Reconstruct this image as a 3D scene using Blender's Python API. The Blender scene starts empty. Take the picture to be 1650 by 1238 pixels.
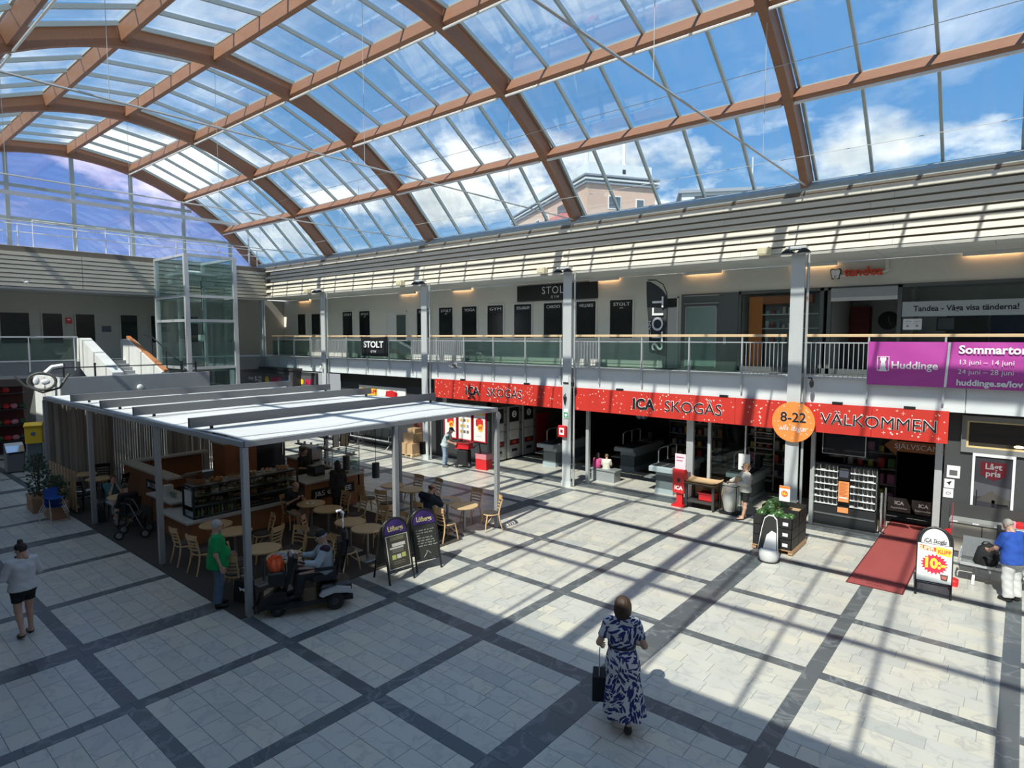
import bpy, math, random
import numpy as np
from mathutils import Vector, Matrix, Euler
random.seed(7)
SC = bpy.context.scene
COL = SC.collection
PI = math.pi
# ---------------------------------------------------------------- camera
CZ = 5.2
CR = np.array([[0.766, 0.049, -0.640], [0.642, -0.059, 0.764], [0.0, -0.997, -0.077]])
def _cam():
    f, cx, cy = 986., 825., 619.
    ray = lambda p: np.array([(p[0]-cx)/f, (p[1]-cy)/f, 1.])
    a = ray((-355, 543.)); a /= np.linalg.norm(a)
    b = ray((1654, 543.)); b /= np.linalg.norm(b)
    X = -a; Y = b-np.dot(b, X)*X; Y /= np.linalg.norm(Y); Z = np.cross(X, Y)
    if Z[1] > 0: Z = -Z
    return np.stack([X, Y, Z])
CR = _cam()
cam = bpy.data.cameras.new('camera'); camo = bpy.data.objects.new('camera', cam); COL.objects.link(camo)
r_, d_, f_ = CR[:, 0], CR[:, 1], CR[:, 2]
camo.matrix_world = Matrix(((r_[0], -d_[0], -f_[0], 0), (r_[1], -d_[1], -f_[1], 0), (r_[2], -d_[2], -f_[2], CZ), (0, 0, 0, 1)))
cam.sensor_width = 36.; cam.lens = 986./1650*36; cam.clip_start = .05; cam.clip_end = 2000
SC.camera = camo
# ---------------------------------------------------------------- exposure, sun, sky
vs = SC.view_settings
vs.view_transform = 'Standard'; vs.look = 'None'; vs.exposure = 0.06; vs.gamma = 1.0; vs.use_curve_mapping = False
SC.cycles.transparent_max_bounces = 24
SC.cycles.max_bounces = 8
SC.cycles.sample_clamp_indirect = 6.0
SUNV = Vector((-.12, .872, -1.)).normalized()
sl = bpy.data.lights.new('sun', 'SUN'); sl.energy = 6.4; sl.angle = math.radians(.55); sl.color = (1, .95, .87)
so = bpy.data.objects.new('sun', sl); COL.objects.link(so); so.rotation_euler = SUNV.to_track_quat('-Z', 'Y').to_euler(); so.location = (0, -20, 40)
def make_world():
    w = bpy.data.worlds.new('sky'); SC.world = w; w.use_nodes = True
    nt = w.node_tree; N = nt.nodes; L = nt.links; N.clear()
    out = N.new('ShaderNodeOutputWorld'); bg = N.new('ShaderNodeBackground'); bg.inputs[1].default_value = 1.0
    tc = N.new('ShaderNodeTexCoord'); sep = N.new('ShaderNodeSeparateXYZ'); L.new(tc.outputs['Generated'], sep.inputs[0])
    grad = N.new('ShaderNodeValToRGB'); L.new(sep.outputs['Z'], grad.inputs[0])
    e = grad.color_ramp.elements
    e[0].position = 0.0; e[0].color = (.34, .60, .90, 1); e[1].position = .75; e[1].color = (.10, .29, .66, 1)
    g2 = grad.color_ramp.elements.new(.3); g2.color = (.115, .36, .78, 1)
    # high thin cloud: direction projected on a plane
    zc = N.new('ShaderNodeMath'); zc.operation = 'ADD'; L.new(sep.outputs['Z'], zc.inputs[0]); zc.inputs[1].default_value = .22
    dv = N.new('ShaderNodeVectorMath'); dv.operation = 'DIVIDE'; L.new(tc.outputs['Generated'], dv.inputs[0])
    cmb = N.new('ShaderNodeCombineXYZ'); [L.new(zc.outputs[0], cmb.inputs[i]) for i in range(3)]
    L.new(cmb.outputs[0], dv.inputs[1])
    mp = N.new('ShaderNodeMapping'); L.new(dv.outputs[0], mp.inputs[0]); mp.inputs['Location'].default_value = (3.1, 1.7, 0); mp.inputs['Scale'].default_value = (1, 1.25, 0)
    n1 = N.new('ShaderNodeTexNoise'); L.new(mp.outputs[0], n1.inputs['Vector']); n1.inputs['Scale'].default_value = 1.9; n1.inputs['Detail'].default_value = 8; n1.inputs['Roughness'].default_value = .6; n1.inputs['Distortion'].default_value = .5
    r1 = N.new('ShaderNodeValToRGB'); L.new(n1.outputs[0], r1.inputs[0]); r1.color_ramp.elements[0].position = .50; r1.color_ramp.elements[1].position = .86
    r1.color_ramp.elements[1].color = (.6, .6, .6, 1)
    # low cumulus heads
    mp2 = N.new('ShaderNodeMapping'); L.new(tc.outputs['Generated'], mp2.inputs[0]); mp2.inputs['Location'].default_value = (.4, 5.5, 8.8); mp2.inputs['Scale'].default_value = (1, 1, 2.1)
    n2 = N.new('ShaderNodeTexNoise'); L.new(mp2.outputs[0], n2.inputs['Vector']); n2.inputs['Scale'].default_value = 3.1; n2.inputs['Detail'].default_value = 9; n2.inputs['Roughness'].default_value = .55
    r2 = N.new('ShaderNodeValToRGB'); L.new(n2.outputs[0], r2.inputs[0]); r2.color_ramp.elements[0].position = .475; r2.color_ramp.elements[1].position = .56
    low = N.new('ShaderNodeMapRange'); L.new(sep.outputs['Z'], low.inputs[0]); low.inputs[1].default_value = .36; low.inputs[2].default_value = .26
    m2 = N.new('ShaderNodeMath'); m2.operation = 'MULTIPLY'; L.new(r2.outputs[0], m2.inputs[0]); L.new(low.outputs[0], m2.inputs[1])
    mx = N.new('ShaderNodeMath'); mx.operation = 'MAXIMUM'; L.new(m2.outputs[0], mx.inputs[0]); L.new(r1.outputs[0], mx.inputs[1])
    n3 = N.new('ShaderNodeTexNoise'); L.new(mp2.outputs[0], n3.inputs['Vector']); n3.inputs['Scale'].default_value = 5; n3.inputs['Detail'].default_value = 6
    cc = N.new('ShaderNodeValToRGB'); L.new(n3.outputs[0], cc.inputs[0]); cc.color_ramp.elements[0].position = .3; cc.color_ramp.elements[0].color = (.72, .80, .88, 1); cc.color_ramp.elements[1].position = .6; cc.color_ramp.elements[1].color = (2.1, 2.0, 1.86, 1)
    mix = N.new('ShaderNodeMix'); mix.data_type = 'RGBA'; L.new(mx.outputs[0], mix.inputs[0]); L.new(grad.outputs[0], mix.inputs[6]); L.new(cc.outputs[0], mix.inputs[7])
    L.new(mix.outputs[2], bg.inputs[0]); L.new(bg.outputs[0], out.inputs[0])
make_world()
# ---------------------------------------------------------------- helpers
def ray_at(px, py):
    return CR @ np.array([(px-825.)/986., (py-619.)/986., 1.])
def G(px, py, z=0.):           # point of a level at height z seen at a photo pixel
    d = ray_at(px, py); t = (z-CZ)/d[2]; return (d[0]*t, d[1]*t, z)
class MB:
    def __init__(s): s.v = []; s.f = []; s.m = []; s.mi = 0
    def add(s, vs, fs):
        o = len(s.v); s.v += [tuple(p) for p in vs]; s.f += [tuple(o+i for i in q) for q in fs]; s.m += [s.mi]*len(fs); return s
    def bx(s, x0, x1, y0, y1, z0, z1):
        v = [(x, y, z) for x in (x0, x1) for y in (y0, y1) for z in (z0, z1)]
        return s.add(v, [(0, 1, 3, 2), (4, 6, 7, 5), (0, 4, 5, 1), (2, 3, 7, 6), (0, 2, 6, 4), (1, 5, 7, 3)])
    def box(s, c, d, rz=0., bev=0.):
        hx, hy, hz = d[0]/2, d[1]/2, d[2]/2; co, si = math.cos(rz), math.sin(rz)
        v = []
        for x in (-hx, hx):
            for y in (-hy, hy):
                for z in (-hz, hz): v.append((c[0]+x*co-y*si, c[1]+x*si+y*co, c[2]+z))
        return s.add(v, [(0, 1, 3, 2), (4, 6, 7, 5), (0, 4, 5, 1), (2, 3, 7, 6), (0, 2, 6, 4), (1, 5, 7, 3)])
    def rbox(s, x0, x1, y0, y1, z0, z1, b=.02):     # box with bevelled vertical edges and top
        pts = [(x0+b, y0), (x1-b, y0), (x1, y0+b), (x1, y1-b), (x1-b, y1), (x0+b, y1), (x0, y1-b), (x0, y0+b)]
        cx, cy = (x0+x1)/2, (y0+y1)/2
        ins = [(p[0]+(b if p[0] < cx else -b), p[1]+(b if p[1] < cy else -b)) for p in pts]
        v = [(p[0], p[1], z0) for p in pts]+[(p[0], p[1], z1-b) for p in pts]+[(p[0], p[1], z1) for p in ins]
        f = [tuple(range(7, -1, -1)), tuple(range(16, 24))]
        for k in range(2):
            for i in range(8): j = (i+1) % 8; f.append((k*8+i, k*8+j, k*8+8+j, k*8+8+i))
        return s.add(v, f)
    def beam(s, p, q, w, h, up=(0, 0, 1)):
        p, q = Vector(p), Vector(q); d = (q-p).normalized(); u = Vector(up); sd = d.cross(u).normalized(); u = sd.cross(d).normalized()
        v = [e+sd*a*w/2+u*b*h/2 for e in (p, q) for a in (-1, 1) for b in (-1, 1)]
        return s.add(v, [(0, 1, 3, 2), (4, 6, 7, 5), (0, 4, 5, 1), (2, 3, 7, 6), (0, 2, 6, 4), (1, 5, 7, 3)])
    def tube(s, pts, r, n=8, closed=False):
        pts = [Vector(p) for p in pts]; m = len(pts); rs = r if isinstance(r, (list, tuple)) else [r]*m
        o = len(s.v); pu = None
        for i, p in enumerate(pts):
            a = pts[i-1] if (i > 0 or closed) else p; b = pts[(i+1) % m] if (i < m-1 or closed) else p
            d = (b-a).normalized()
            if pu is None: pu = d.orthogonal().normalized()
            pu = (pu-d*pu.dot(d)).normalized(); w = d.cross(pu)
            for k in range(n):
                t = 2*PI*k/n; s.v.append(tuple(p+(pu*math.cos(t)+w*math.sin(t))*rs[i]))
        fs = []
        for i in range(m if closed else m-1):
            for k in range(n):
                i2 = (i+1) % m; k2 = (k+1) % n; fs.append((o+i*n+k, o+i*n+k2, o+i2*n+k2, o+i2*n+k))
        if not closed: fs += [tuple(o+k for k in range(n-1, -1, -1)), tuple(o+(m-1)*n+k for k in range(n))]
        s.f += fs; s.m += [s.mi]*len(fs); return s
    def cyl(s, c, r, z0, z1, n=16, r2=None):
        return s.lathe([(r, z0), (r if r2 is None else r2, z1)], n, c)
    def lathe(s, prof, n=16, c=(0, 0)):
        o = len(s.v); m = len(prof)
        for r, z in prof:
            for k in range(n): t = 2*PI*k/n; s.v.append((c[0]+r*math.cos(t), c[1]+r*math.sin(t), z))
        fs = [(o+i*n+k, o+i*n+(k+1) % n, o+(i+1)*n+(k+1) % n, o+(i+1)*n+k) for i in range(m-1) for k in range(n)]
        fs += [tuple(o+k for k in range(n-1, -1, -1)), tuple(o+(m-1)*n+k for k in range(n))]
        s.f += fs; s.m += [s.mi]*len(fs); return s
    def ell(s, c, r, nu=12, nv=8, rot=None):
        if isinstance(r, (int, float)): r = (r, r, r)
        o = len(s.v)
        def P(x, y, z):
            p = Vector((x*r[0], y*r[1], z*r[2]))
            if rot: p = rot @ p
            s.v.append((c[0]+p[0], c[1]+p[1], c[2]+p[2]))
        P(0, 0, -1)
        for j in range(1, nv):
            a = -PI/2+PI*j/nv
            for k in range(nu): t = 2*PI*k/nu; P(math.cos(a)*math.cos(t), math.cos(a)*math.sin(t), math.sin(a))
        P(0, 0, 1); top = len(s.v)-1; fs = []
        for k in range(nu): fs.append((o, o+1+(k+1) % nu, o+1+k)); fs.append((top, top-nu+k, top-nu+(k+1) % nu))
        for j in range(nv-2):
            for k in range(nu): a = o+1+j*nu; fs.append((a+k, a+(k+1) % nu, a+nu+(k+1) % nu, a+nu+k))
        s.f += fs; s.m += [s.mi]*len(fs); return s
    def prism(s, poly, axis, a0, a1):   # poly in the two other axes (in xyz order), extruded along axis
        def P(u, v, a): return {'x': (a, u, v), 'y': (u, a, v), 'z': (u, v, a)}[axis]
        n = len(poly); v = [P(u, w, a0) for u, w in poly]+[P(u, w, a1) for u, w in poly]
        return s.add(v, [tuple(range(n-1, -1, -1)), tuple(range(n, 2*n))]+[(i, (i+1) % n, n+(i+1) % n, n+i) for i in range(n)])
    def quad(s, *p): return s.add(p, [tuple(range(len(p)))])
    def grid(s, fn, nu, nv):
        o = len(s.v)
        for j in range(nv+1):
            for i in range(nu+1): s.v.append(tuple(fn(i/nu, j/nv)))
        fs = [(o+j*(nu+1)+i, o+j*(nu+1)+i+1, o+(j+1)*(nu+1)+i+1, o+(j+1)*(nu+1)+i) for j in range(nv) for i in range(nu)]
        s.f += fs; s.m += [s.mi]*len(fs); return s
    def mesh(s, name, mats, smooth=False):
        me = bpy.data.meshes.new(name); me.from_pydata(s.v, [], s.f)
        for m in (mats if isinstance(mats, (list, tuple)) else [mats]): me.materials.append(m)
        if any(s.m): me.polygons.foreach_set('material_index', s.m)
        if smooth:
            me.polygons.foreach_set('use_smooth', [True]*len(s.f))
            try: me.set_sharp_from_angle(angle=math.radians(45))
            except Exception: pass
        me.update(); return me
    def build(s, name, mats, parent=None, loc=(0, 0, 0), rot=(0, 0, 0), smooth=False):
        return link(name, s.mesh(name, mats, smooth), parent, loc, rot)
def link(name, me, parent=None, loc=(0, 0, 0), rot=(0, 0, 0)):
    o = bpy.data.objects.new(name, me); COL.objects.link(o); o.parent = parent; o.location = loc
    o.rotation_euler = rot if not isinstance(rot, (int, float)) else (0, 0, rot); return o
def tag(o, label, cat, group=None, kind=None):
    if label: o['label'] = label
    if cat: o['category'] = cat
    if group: o['group'] = group
    if kind: o['kind'] = kind
    return o
def thing(name, label, cat, loc=(0, 0, 0), rz=0., group=None, kind=None):
    o = bpy.data.objects.new(name, None); COL.objects.link(o); o.empty_display_size = .1
    o.location = loc; o.rotation_euler = (0, 0, rz); return tag(o, label, cat, group, kind)
KIDS = {}
def kids(o): return [c for c in o.children]
def dup(o, loc, rz=None, label=None, parent=None):
    def rec(src, par):
        c = src.copy(); COL.objects.link(c); c.parent = par
        for k in list(src.children): rec(k, c)
        return c
    c = rec(o, parent); c.location = loc
    if rz is not None: c.rotation_euler = (0, 0, rz)
    if label: c['label'] = label
    return c
def struct(name):
    return thing(name, None, None, kind='structure')
# ---------------------------------------------------------------- text (flat lettering as thin meshes)
def text(s, size, mat, parent, loc, rot, name='lettering', align='CENTER', width=None, bold=0., ext=.002, shear=0., sp=1., outline=0.):
    cu = bpy.data.curves.new(name, 'FONT'); cu.body = s; cu.size = size; cu.align_x = align; cu.align_y = 'CENTER'; cu.extrude = ext; cu.offset = bold; cu.resolution_u = 3; cu.shear = shear; cu.space_character = sp
    if outline: cu.extrude = 0; cu.fill_mode = 'NONE'; cu.bevel_depth = outline; cu.bevel_resolution = 0
    o = bpy.data.objects.new(name, cu)
    me = bpy.data.meshes.new_from_object(o); bpy.data.objects.remove(o); bpy.data.curves.remove(cu)
    if width and len(me.vertices):
        xs = [v.co.x for v in me.vertices]; k = width/max(1e-6, max(xs)-min(xs))
        me.transform(Matrix.Diagonal((k, 1, 1, 1)))
    me.materials.clear(); me.materials.append(mat)
    return link(name, me, parent, loc, rot)
RY = (PI/2, 0, 0)          # surface facing -Y
RX = (PI/2, 0, PI/2)       # surface facing +X
# ---------------------------------------------------------------- materials
MATS = {}
def M(name, col=(.5, .5, .5), rough=.5, metal=0., ns=0., na=0., bump=0., bs=None, emit=0., stretch=(1, 1, 1), spec=.5, col2=None, alpha=None):
    if name in MATS: return MATS[name]
    m = bpy.data.materials.new(name); m.use_nodes = True; nt = m.node_tree; N = nt.nodes; L = nt.links
    b = N['Principled BSDF']; b.inputs['Base Color'].default_value = (*col, 1); b.inputs['Roughness'].default_value = rough; b.inputs['Metallic'].default_value = metal
    b.inputs['Specular IOR Level'].default_value = spec
    ns = ns or 12.; na = na or .06
    tc = N.new('ShaderNodeTexCoord'); mp = N.new('ShaderNodeMapping'); L.new(tc.outputs['Object'], mp.inputs[0]); mp.inputs['Scale'].default_value = stretch
    n = N.new('ShaderNodeTexNoise'); n.inputs['Scale'].default_value = ns; n.inputs['Detail'].default_value = 4; L.new(mp.outputs[0], n.inputs['Vector'])
    mx = N.new('ShaderNodeMix'); mx.data_type = 'RGBA'; L.new(n.outputs[0], mx.inputs[0])
    c2 = col2 or tuple(min(1, c*(1+na)) for c in col); c1 = col if col2 else tuple(c*(1-na) for c in col)
    mx.inputs[6].default_value = (*c1, 1); mx.inputs[7].default_value = (*c2, 1); L.new(mx.outputs[2], b.inputs['Base Color'])
    if bump:
        bp = N.new('ShaderNodeBump'); bp.inputs['Strength'].default_value = bump; bp.inputs['Distance'].default_value = .01
        n2 = N.new('ShaderNodeTexNoise'); n2.inputs['Scale'].default_value = bs or ns*4; L.new(mp.outputs[0], n2.inputs['Vector']); L.new(n2.outputs[0], bp.inputs['Height']); L.new(bp.outputs[0], b.inputs['Normal'])
    if emit: b.inputs['Emission Color'].default_value = (*col, 1); b.inputs['Emission Strength'].default_value = emit
    if alpha is not None: b.inputs['Alpha'].default_value = alpha
    MATS[name] = m; return m
def wood(name, a, b, stretch=(1, 12, 12), rough=.45, ns=3.):
    return M(name, a, rough, ns=ns, col2=b, stretch=stretch, bump=.05)
def glass(name, tint, refl=.6, dust=0., dustcol=(.8, .85, .82), rough=.02):
    if name in MATS: return MATS[name]
    m = bpy.data.materials.new(name); m.use_nodes = True; nt = m.node_tree; N = nt.nodes; L = nt.links; N.clear()
    out = N.new('ShaderNodeOutputMaterial'); tr = N.new('ShaderNodeBsdfTransparent'); tr.inputs[0].default_value = (*tint, 1)
    gl = N.new('ShaderNodeBsdfGlossy'); gl.inputs['Roughness'].default_value = rough; gl.inputs[0].default_value = (.95, .98, 1, 1)
    lw = N.new('ShaderNodeFresnel'); lw.inputs[0].default_value = 1.5
    mu = N.new('ShaderNodeMath'); mu.operation = 'MULTIPLY'; L.new(lw.outputs[0], mu.inputs[0]); mu.inputs[1].default_value = refl; mu.use_clamp = True
    mix = N.new('ShaderNodeMixShader'); L.new(mu.outputs[0], mix.inputs[0])
    last = tr.outputs[0]
    if dust:
        tl = N.new('ShaderNodeBsdfTranslucent'); tl.inputs[0].default_value = (*dustcol, 1); df = N.new('ShaderNodeBsdfDiffuse'); df.inputs[0].default_value = (*dustcol, 1)
        ad = N.new('ShaderNodeMixShader'); ad.inputs[0].default_value = .5; L.new(tl.outputs[0], ad.inputs[1]); L.new(df.outputs[0], ad.inputs[2])
        tc = N.new('ShaderNodeTexCoord'); mp = N.new('ShaderNodeMapping'); L.new(tc.outputs['Object'], mp.inputs[0]); mp.inputs['Scale'].default_value = (2.2, .5, .5)
        n = N.new('ShaderNodeTexNoise'); n.inputs['Scale'].default_value = 1.2; n.inputs['Detail'].default_value = 6; L.new(mp.outputs[0], n.inputs['Vector'])
        mr = N.new('ShaderNodeMapRange'); L.new(n.outputs[0], mr.inputs[0]); mr.inputs[1].default_value = .3; mr.inputs[2].default_value = .75; mr.inputs[3].default_value = dust*.5; mr.inputs[4].default_value = dust*1.6
        dm = N.new('ShaderNodeMixShader'); L.new(mr.outputs[0], dm.inputs[0]); L.new(tr.outputs[0], dm.inputs[1]); L.new(ad.outputs[0], dm.inputs[2]); last = dm.outputs[0]
    L.new(last, mix.inputs[1]); L.new(gl.outputs[0], mix.inputs[2]); L.new(mix.outputs[0], out.inputs[0])
    MATS[name] = m; return m
def marble(name, cols, vein, vs_, rough, rnd=.5, bump=0.):
    m = bpy.data.materials.new(name); m.use_nodes = True; nt = m.node_tree; N = nt.nodes; L = nt.links
    b = N['Principled BSDF']; b.inputs['Roughness'].default_value = rough
    g = N.new('ShaderNodeNewGeometry'); oi = N.new('ShaderNodeObjectInfo')
    ad = N.new('ShaderNodeMath'); ad.operation = 'ADD'; L.new(g.outputs['Random Per Island'], ad.inputs[0]); L.new(oi.outputs['Random'], ad.inputs[1])
    fr = N.new('ShaderNodeMath'); fr.operation = 'FRACT'; L.new(ad.outputs[0], fr.inputs[0])
    rp = N.new('ShaderNodeValToRGB'); L.new(fr.outputs[0], rp.inputs[0]); e = rp.color_ramp.elements
    e[0].color = (*cols[0], 1); e[1].color = (*cols[-1], 1)
    for i, c in enumerate(cols[1:-1]): e.new((i+1)/(len(cols)-1)).color = (*c, 1)
    off = N.new('ShaderNodeVectorMath'); off.operation = 'MULTIPLY_ADD'; cb = N.new('ShaderNodeCombineXYZ'); [L.new(fr.outputs[0], cb.inputs[i]) for i in range(3)]
    L.new(cb.outputs[0], off.inputs[0]); off.inputs[1].default_value = (7, 13, 5); L.new(g.outputs['Position'], off.inputs[2])
    n = N.new('ShaderNodeTexNoise'); n.inputs['Scale'].default_value = vs_; n.inputs['Detail'].default_value = 5; n.inputs['Distortion'].default_value = .7; L.new(off.outputs[0], n.inputs['Vector'])
    vr = N.new('ShaderNodeValToRGB'); L.new(n.outputs[0], vr.inputs[0]); q = vr.color_ramp.elements
    q[0].position = .465; q[0].color = (0, 0, 0, 1); q[1].position = .535; q[1].color = (0, 0, 0, 1); q.new(.5).color = (1, 1, 1, 1)
    n2 = N.new('ShaderNodeTexNoise'); n2.inputs['Scale'].default_value = vs_*1.7; n2.inputs['Detail'].default_value = 3; L.new(off.outputs[0], n2.inputs['Vector'])
    mu = N.new('ShaderNodeMath'); mu.operation = 'MULTIPLY'; L.new(vr.outputs[0], mu.inputs[0]); L.new(n2.outputs[0], mu.inputs[1])
    mx = N.new('ShaderNodeMix'); mx.data_type = 'RGBA'; L.new(mu.outputs[0], mx.inputs[0]); L.new(rp.outputs[0], mx.inputs[6]); mx.inputs[7].default_value = (*vein, 1)
    L.new(mx.outputs[2], b.inputs['Base Color']); MATS[name] = m; return m
TILE = marble('pale_marble', [(.50, .495, .445), (.575, .555, .48), (.53, .52, .47), (.62, .58, .475), (.45, .455, .42)], (.36, .365, .355), 2.0, .33)
BAND = marble('dark_marble', [(.085, .10, .105), (.105, .12, .125), (.09, .105, .115), (.12, .13, .13)], (.26, .28, .285), 1.6, .35)
GROUT = M('grout', (.30, .31, .30), .8)
TIMBER = wood('glulam_timber', (.25, .115, .062), (.36, .185, .11), (.6, 6, 6), .5, 4.)
ALU = M('grey_aluminium', (.42, .47, .45), .45, .3)
STEEL = M('painted_steel', (.56, .58, .58), .45, .1, ns=6, na=.05)
GALV = M('galvanised_steel', (.62, .64, .65), .4, .5)
WHITE = M('white_paint', (.78, .78, .76), .55)
CONC = M('pale_concrete', (.56, .59, .59), .8, ns=3, na=.1, bump=.1)
DARK = M('anthracite_panel', (.045, .047, .05), .6)
BLACK = M('black_plastic', (.012, .012, .013), .45)
RED = M('signal_red', (.62, .02, .025), .45)
RAILW = wood('handrail_wood', (.66, .46, .26), (.72, .52, .31), (.5, 8, 8))
SLATM = wood('slat_wood', (.74, .68, .56), (.80, .74, .62), (.3, 6, 6), .6, 2.)
BEECH = wood('beech_wood', (.62, .40, .19), (.70, .47, .25), (2, 2, 9), .4)
OAKW = wood('cherry_panel', (.30, .12, .05), (.36, .155, .065), (3, 3, .5), .45)
CHROME = M('chrome', (.75, .76, .77), .18, 1.)
CREAM = M('cream_plaster', (.72, .70, .63), .8, ns=4, na=.03)
YEL = M('bright_yellow', (.85, .55, .03), .5)
ORANGE = M('orange_panel', (.85, .22, .03), .5)
PINK = M('magenta_vinyl', (.50, .065, .37), .5, ns=2, na=.08)
INK = M('white_print', (.86, .86, .86), .6)
BLK = M('black_print', (.01, .01, .012), .6)
PAPER = M('white_paper', (.80, .80, .79), .7)
CARD = M('brown_cardboard', (.50, .33, .18), .8, ns=6, na=.1)
RUB = M('rubber', (.02, .02, .022), .8)
GL_ROOF = glass('roof_glass', (.90, .955, .94), .16, .13, (.80, .85, .79))
GL_GABLE = glass('gable_glass', (.62, .60, .86), 2.2, .22, (.70, .66, .90))
GL_SHOP = glass('shop_glass', (.86, .91, .90), .5)
GL_RAIL = glass('railing_glass', (.56, .68, .63), .8, .05, (.55, .66, .62))
GL_LIFT = glass('lift_glass', (.80, .89, .87), .5, .04, (.6, .7, .66))
# ================================================================ STRUCTURE
X0, X1 = -34.12, 9.97          # gable arch and the far end behind the viewer
YC = 9.0                       # axis of the hall
ARX = [-34.12, -26.76, -19.40, -12.04, -4.68, 2.68, 9.97]
MOD = 2.366
def az(d): return 13.42-.0488*d*d-.000118*d**4
def anorm(d):
    s = -(2*.0488*d+4*.000118*d**3); n = Vector((-s, 1)).normalized(); return n
def apt(d, off):
    n = anorm(d); return (YC+d+n[0]*off, az(d)+n[1]*off)
NODES = [-8.85, -6.95, -4.93, -2.46, 0, 2.46, 4.93, 6.95, 8.85]
roof = struct('ceiling')
# arches
for x in ARX:
    b = MB(); ds = [-9.05+18.1*i/40 for i in range(41)]; v = []
    for d in ds:
        a, c = apt(d, 0), apt(d, .52)
        v += [(x-.1, *a), (x+.1, *a), (x+.1, *c), (x-.1, *c)]
    n = len(ds); fs = [(0, 1, 2, 3), (4*n-4, 4*n-1, 4*n-2, 4*n-3)]
    for i in range(n-1):
        for k in range(4): fs.append((i*4+k, i*4+4+k, i*4+4+(k+1) % 4, i*4+(k+1) % 4))
    b.add(v, fs); b.build('arch_beam', TIMBER, roof)
    # steel tie at the foot level with hangers
    t = MB(); t.tube([(x+.02, YC-8.75, 9.18), (x+.02, YC+8.75, 9.18)], .022, 6); t.build('tie_rod', STEEL, roof)
    for d in (-5.2, 0, 5.2):
        MB().tube([(x+.02, YC+d, 9.18), (x+.02, YC+d, az(d))], .006, 4).build('hanger_rod', STEEL, roof)
for i in range(len(ARX)-1):
    xa, xb = ARX[i]+.1, ARX[i+1]-.1
    for d in NODES[1:-1]:
        c = apt(d, .31); n = anorm(d)
        MB().beam((xa, *c), (xb, *c), .16, .36, (0, n[0], n[1])).build('purlin', TIMBER, roof)
    for d in (-4.93, 2.46, 4.93, 6.95):
        c = apt(d, -.02)
        MB().tube([(xa+.05, c[0]-.02, c[1]), (xb-.05, c[0]-.02, c[1])], .035, 6).build('conduit', WHITE, roof)
# wires along the hall
for y, z in ((16.9, 9.75), (15.1, 11.4)):
    MB().tube([(X0, y, z), (X1, y, z)], .008, 4).build('cable', STEEL, roof)
nb = 5
xs = []
for i in range(len(ARX)-1):
    for k in range(nb): xs.append(ARX[i]+(ARX[i+1]-ARX[i])*k/nb+(.17 if k == 0 else 0))
xs.append(ARX[-1])
barm = {}; panem = {}
for j in range(8):
    p, q = apt(NODES[j], .56), apt(NODES[j+1], .56)
    for i, x in enumerate(xs):
        if j not in barm:
            barm[j] = MB().beam((0, *p), (0, *q), .065, .12, (0, *anorm((NODES[j]+NODES[j+1])/2))).mesh('glazing_bar', ALU)
        link('glazing_bar', barm[j], roof, (x, 0, 0))
        if i < len(xs)-1:
            w = xs[i+1]-x; key = (j, round(w, 2))
            if key not in panem:
                a, c = apt(NODES[j], .645), apt(NODES[j+1], .645)
                panem[key] = MB().quad((.035, *a), (w-.035, *a), (w-.035, *c), (.035, *c)).mesh('glass_pane', GL_ROOF)
            link('glass_pane', panem[key], roof, (x, 0, 0))
    if j: 
        a = apt(NODES[j], .60); MB().bx(X0, X1, a[0]-.03, a[0]+.03, a[1]-.03, a[1]+.03).build('cross_bar', ALU, roof)
for s in (-1, 1):      # eaves
    y0 = YC+s*8.62; y1 = YC+s*9.7
    b = MB(); b.prism([(y0, 9.0), (y0+s*.02, 9.16), (YC+s*9.0, 9.36), (y1, 9.36), (y1, 9.0)], 'x', X0, X1); b.build('eave_flashing', M('eave_metal', (.40, .45, .45), .5, .2), roof)
# gallery roofs outside the glass
b = MB(); b.bx(X0-3, X1, 18.0, 26, 8.95, 9.15); b.bx(X0-3, X1, -7, .0, 8.95, 9.15); b.build('gallery_roof', CONC, roof)
# ---- gable of the far end
gab = struct('window_1')
mb = MB()
for y in [YC+.1+2.42*k for k in range(-3, 4)]:
    zt = az(y-YC)+.05; mb = MB().bx(X0-.08, X0+.02, y-.08, y+.08, 9.0, zt); mb.build('mullion', ALU, gab)
for z in (9.06, 10.38, 11.8):
    w = 8.6*math.sqrt(max(0, 1-(z-9.05)/4.5)); MB().bx(X0-.07, X0-.0, YC-w, YC+w, z-.07, z+.07).build('transom', ALU, gab)
ys = [.35]+[YC+.1+2.42*k for k in range(-3, 4)]+[17.65]; zs = [9.06, 10.38, 11.8, 13.6]
for a, c in zip(ys, ys[1:]):
    for z0, z1 in zip(zs, zs[1:]):
        P = []
        N_ = 6
        for i in range(N_+1):
            y = a+(c-a)*i/N_; P.append((y, min(z1, az(y-YC)+.2)))
        if max(p[1] for p in P) <= z0+.02: continue
        poly = [(a, z0), (c, z0)]+[(y, max(z0, z)) for y, z in reversed(P)]
        MB().add([(X0-.04, y, z) for y, z in poly], [tuple(range(len(poly)))]).build('glass_pane', GL_GABLE, gab)
# thick crossing beam in front of the gable
tr = thing('maintenance_gantry', 'pale steel tube gantry crossing in front of the far arched gable window', 'gantry', (-33.3, 9, 9))
MB().beam((0, -8, 2.3), (0, 8, 2.3), .14, .16).build('beam', GALV, tr)
for y in (-8, 8): MB().tube([(0, y, 2.2), (0, y, .03)], .05, 6).build('post', GALV, tr)
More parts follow.
